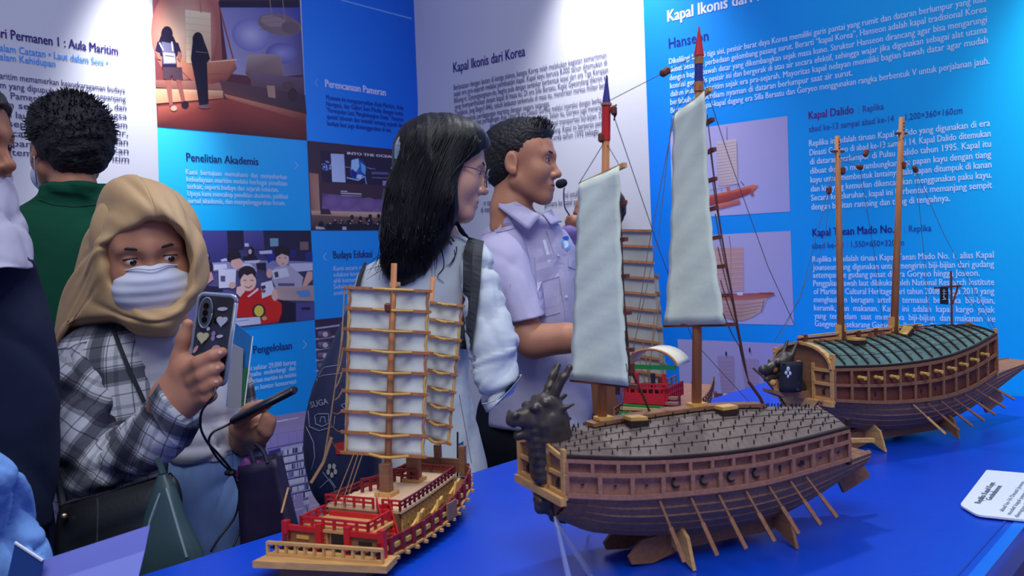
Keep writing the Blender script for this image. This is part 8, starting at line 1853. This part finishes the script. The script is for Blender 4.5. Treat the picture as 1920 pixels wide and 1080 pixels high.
# power bank, cable, brochures, shopping bag
pw = empty('power_bank', W(495, 765, 1.55), 'slim black power bank held low in the left hand of the person filming', 'power bank')
A_, B_ = CP((440, 788, 1.535)), CP((551, 731, 1.545)); d_ = (B_-A_)/np.linalg.norm(B_-A_); mb = MB(); mb.tube([A_, A_+d_*0.003, B_-d_*0.004, B_], [0.0055, 0.0075, 0.0075, 0.0055], 12); V = np.array(mb.V); V[:, 2] = 1.54+(V[:, 2]-1.54)*3.2; link_mesh('bank_shell', cam2world(V), mb.F, mat('black_shell', rgb(22, 24, 32), 0.35), pw, True)
mb = MB().bar(A_+d_*0.004+np.array([-0.002, 0.0075, -0.012]), B_-d_*0.004+np.array([-0.002, 0.0075, -0.012]), 0.002, 0.0012); link_mesh('bank_edge', cam2world(np.array(mb.V)), mb.F, mat('grey_shell_edge', rgb(110, 116, 136), 0.3), pw)
cb = empty('charging_cable', W(400, 860, 1.50), 'black charging cable looping from the phone down past the white tee', 'cable')
m_cab = mat('black_cable', rgb(20, 22, 30), 0.45)
for pts in ([(404, 716, 1.350), (400, 742, 1.318), (379, 770, 1.33), (376, 800, 1.35), (388, 828, 1.40), (408, 850, 1.46), (436, 886, 1.525), (452, 935, 1.525), (452, 985, 1.52), (436, 1030, 1.50)], [(440, 790, 1.53), (420, 800, 1.51), (398, 812, 1.49), (392, 832, 1.49), (410, 862, 1.51), (432, 884, 1.525)], [(432, 884, 1.525), (448, 885, 1.53), (466, 895, 1.54)], [(450, 930, 1.525), (440, 970, 1.52), (410, 1010, 1.50), (395, 1035, 1.49)]):
    tubes_px([tuple(p_) for p_ in smooth_pts(pts, 6)], 0.0021, 6).build('cable_run', m_cab, cb, True)
MB().ball(W(432, 886, 1.522), (0.011, 0.011, 0.006), 10, 6).build('cable_tie', m_cab, cb)
bk = empty('brochure', W(450, 740, 1.60), 'blue and green covered brochures tucked upright under the arm, behind the phone', 'brochure')
MB().prism([W(436, 602, 1.60), W(474, 632, 1.585), W(458, 762, 1.585), W(424, 762, 1.60)], CF*0.004).build('brochure_cover', mat('blue_cover', rgb(46, 110, 176), 0.35, var=0.25, vscale=10), bk)
MB().prism([W(428, 640, 1.594), W(456, 655, 1.58), W(452, 765, 1.58), W(426, 765, 1.594)], CF*0.003).build('inner_brochure', mat('grey_cover', rgb(150, 152, 166), 0.5), bk); MB().prism([W(456, 690, 1.582), W(464, 688, 1.58), W(457, 762, 1.582), W(452, 762, 1.583)], CF*0.001).build('green_stripe', mat('green_cover', rgb(40, 110, 70), 0.5), bk); MB().bar(W(474, 631, 1.584), W(458, 762, 1.584), 0.003, 0.002).build('cover_edge', m_card, bk)
sb = empty('shopping_bag', W(495, 990, 1.52), 'dark purple paper shopping bag hanging from the left wrist, beside blue jeans', 'bag')
m_pur = mat('dark_purple_paper', rgb(34, 24, 58), 0.55, var=0.12, vscale=10, bump=(20, 0.3, 0.006))
c_ = [W(446, 874, 1.52), W(516, 862, 1.50), W(552, 1000, 1.50), W(452, 1040, 1.51)]
G = [[c_[0]*(1-a)*(1-b)+c_[1]*a*(1-b)+c_[2]*a*b+c_[3]*(1-a)*b-CF*0.006*math.sin(a*5+b*3) for a in np.linspace(0, 1, 7)] for b in np.linspace(0, 1, 9)]; MB().slab(np.array(G), 0.002, nrm=CF).build('bag_front', m_pur, sb, True)
G2 = [[p_+CF*0.035+np.array([0, 0, 0.006]) for p_ in r_] for r_ in G]; MB().slab(np.array(G2), 0.002, nrm=CF).build('bag_back', m_pur, sb, True)
for i_ in (0, -1): MB().slab(np.array([[r_[i_], r_[i_]+CF*0.018+CR*(0.008 if i_ == 0 else -0.008), r_[i_]+CF*0.035] for r_ in G]), 0.0015, nrm=CR).build('bag_gusset', m_pur, sb)
MB().slab(np.array([[G[-1][k], G2[-1][k]] for k in range(7)]), 0.002, nrm=CU).build('bag_bottom', m_pur, sb)
for pts in ([(478, 872, 1.515), (472, 850, 1.52), (464, 838, 1.53)], [(502, 868, 1.51), (494, 846, 1.515), (480, 832, 1.525)]): tubes_px([tuple(p_) for p_ in smooth_pts(pts, 5)], 0.004, 6).build('bag_handle', m_pur, sb)
tp = empty('tissue_paper', W(472, 905, 1.535), 'crumpled purple paper sticking out of the dark shopping bag', 'paper')
S = SDF(); S.cap(CP((455, 884, 1.535)), CP((486, 872, 1.535)), 0.010, 0.010, 0.01).cap(CP((470, 868, 1.535)), CP((476, 895, 1.535)), 0.010, 0.012, 0.01); S.warp(wob(7, 160, 0.005)); S.build('paper_crumple', mat('purple_paper', rgb(120, 50, 130), 0.5), tp, 0.004)
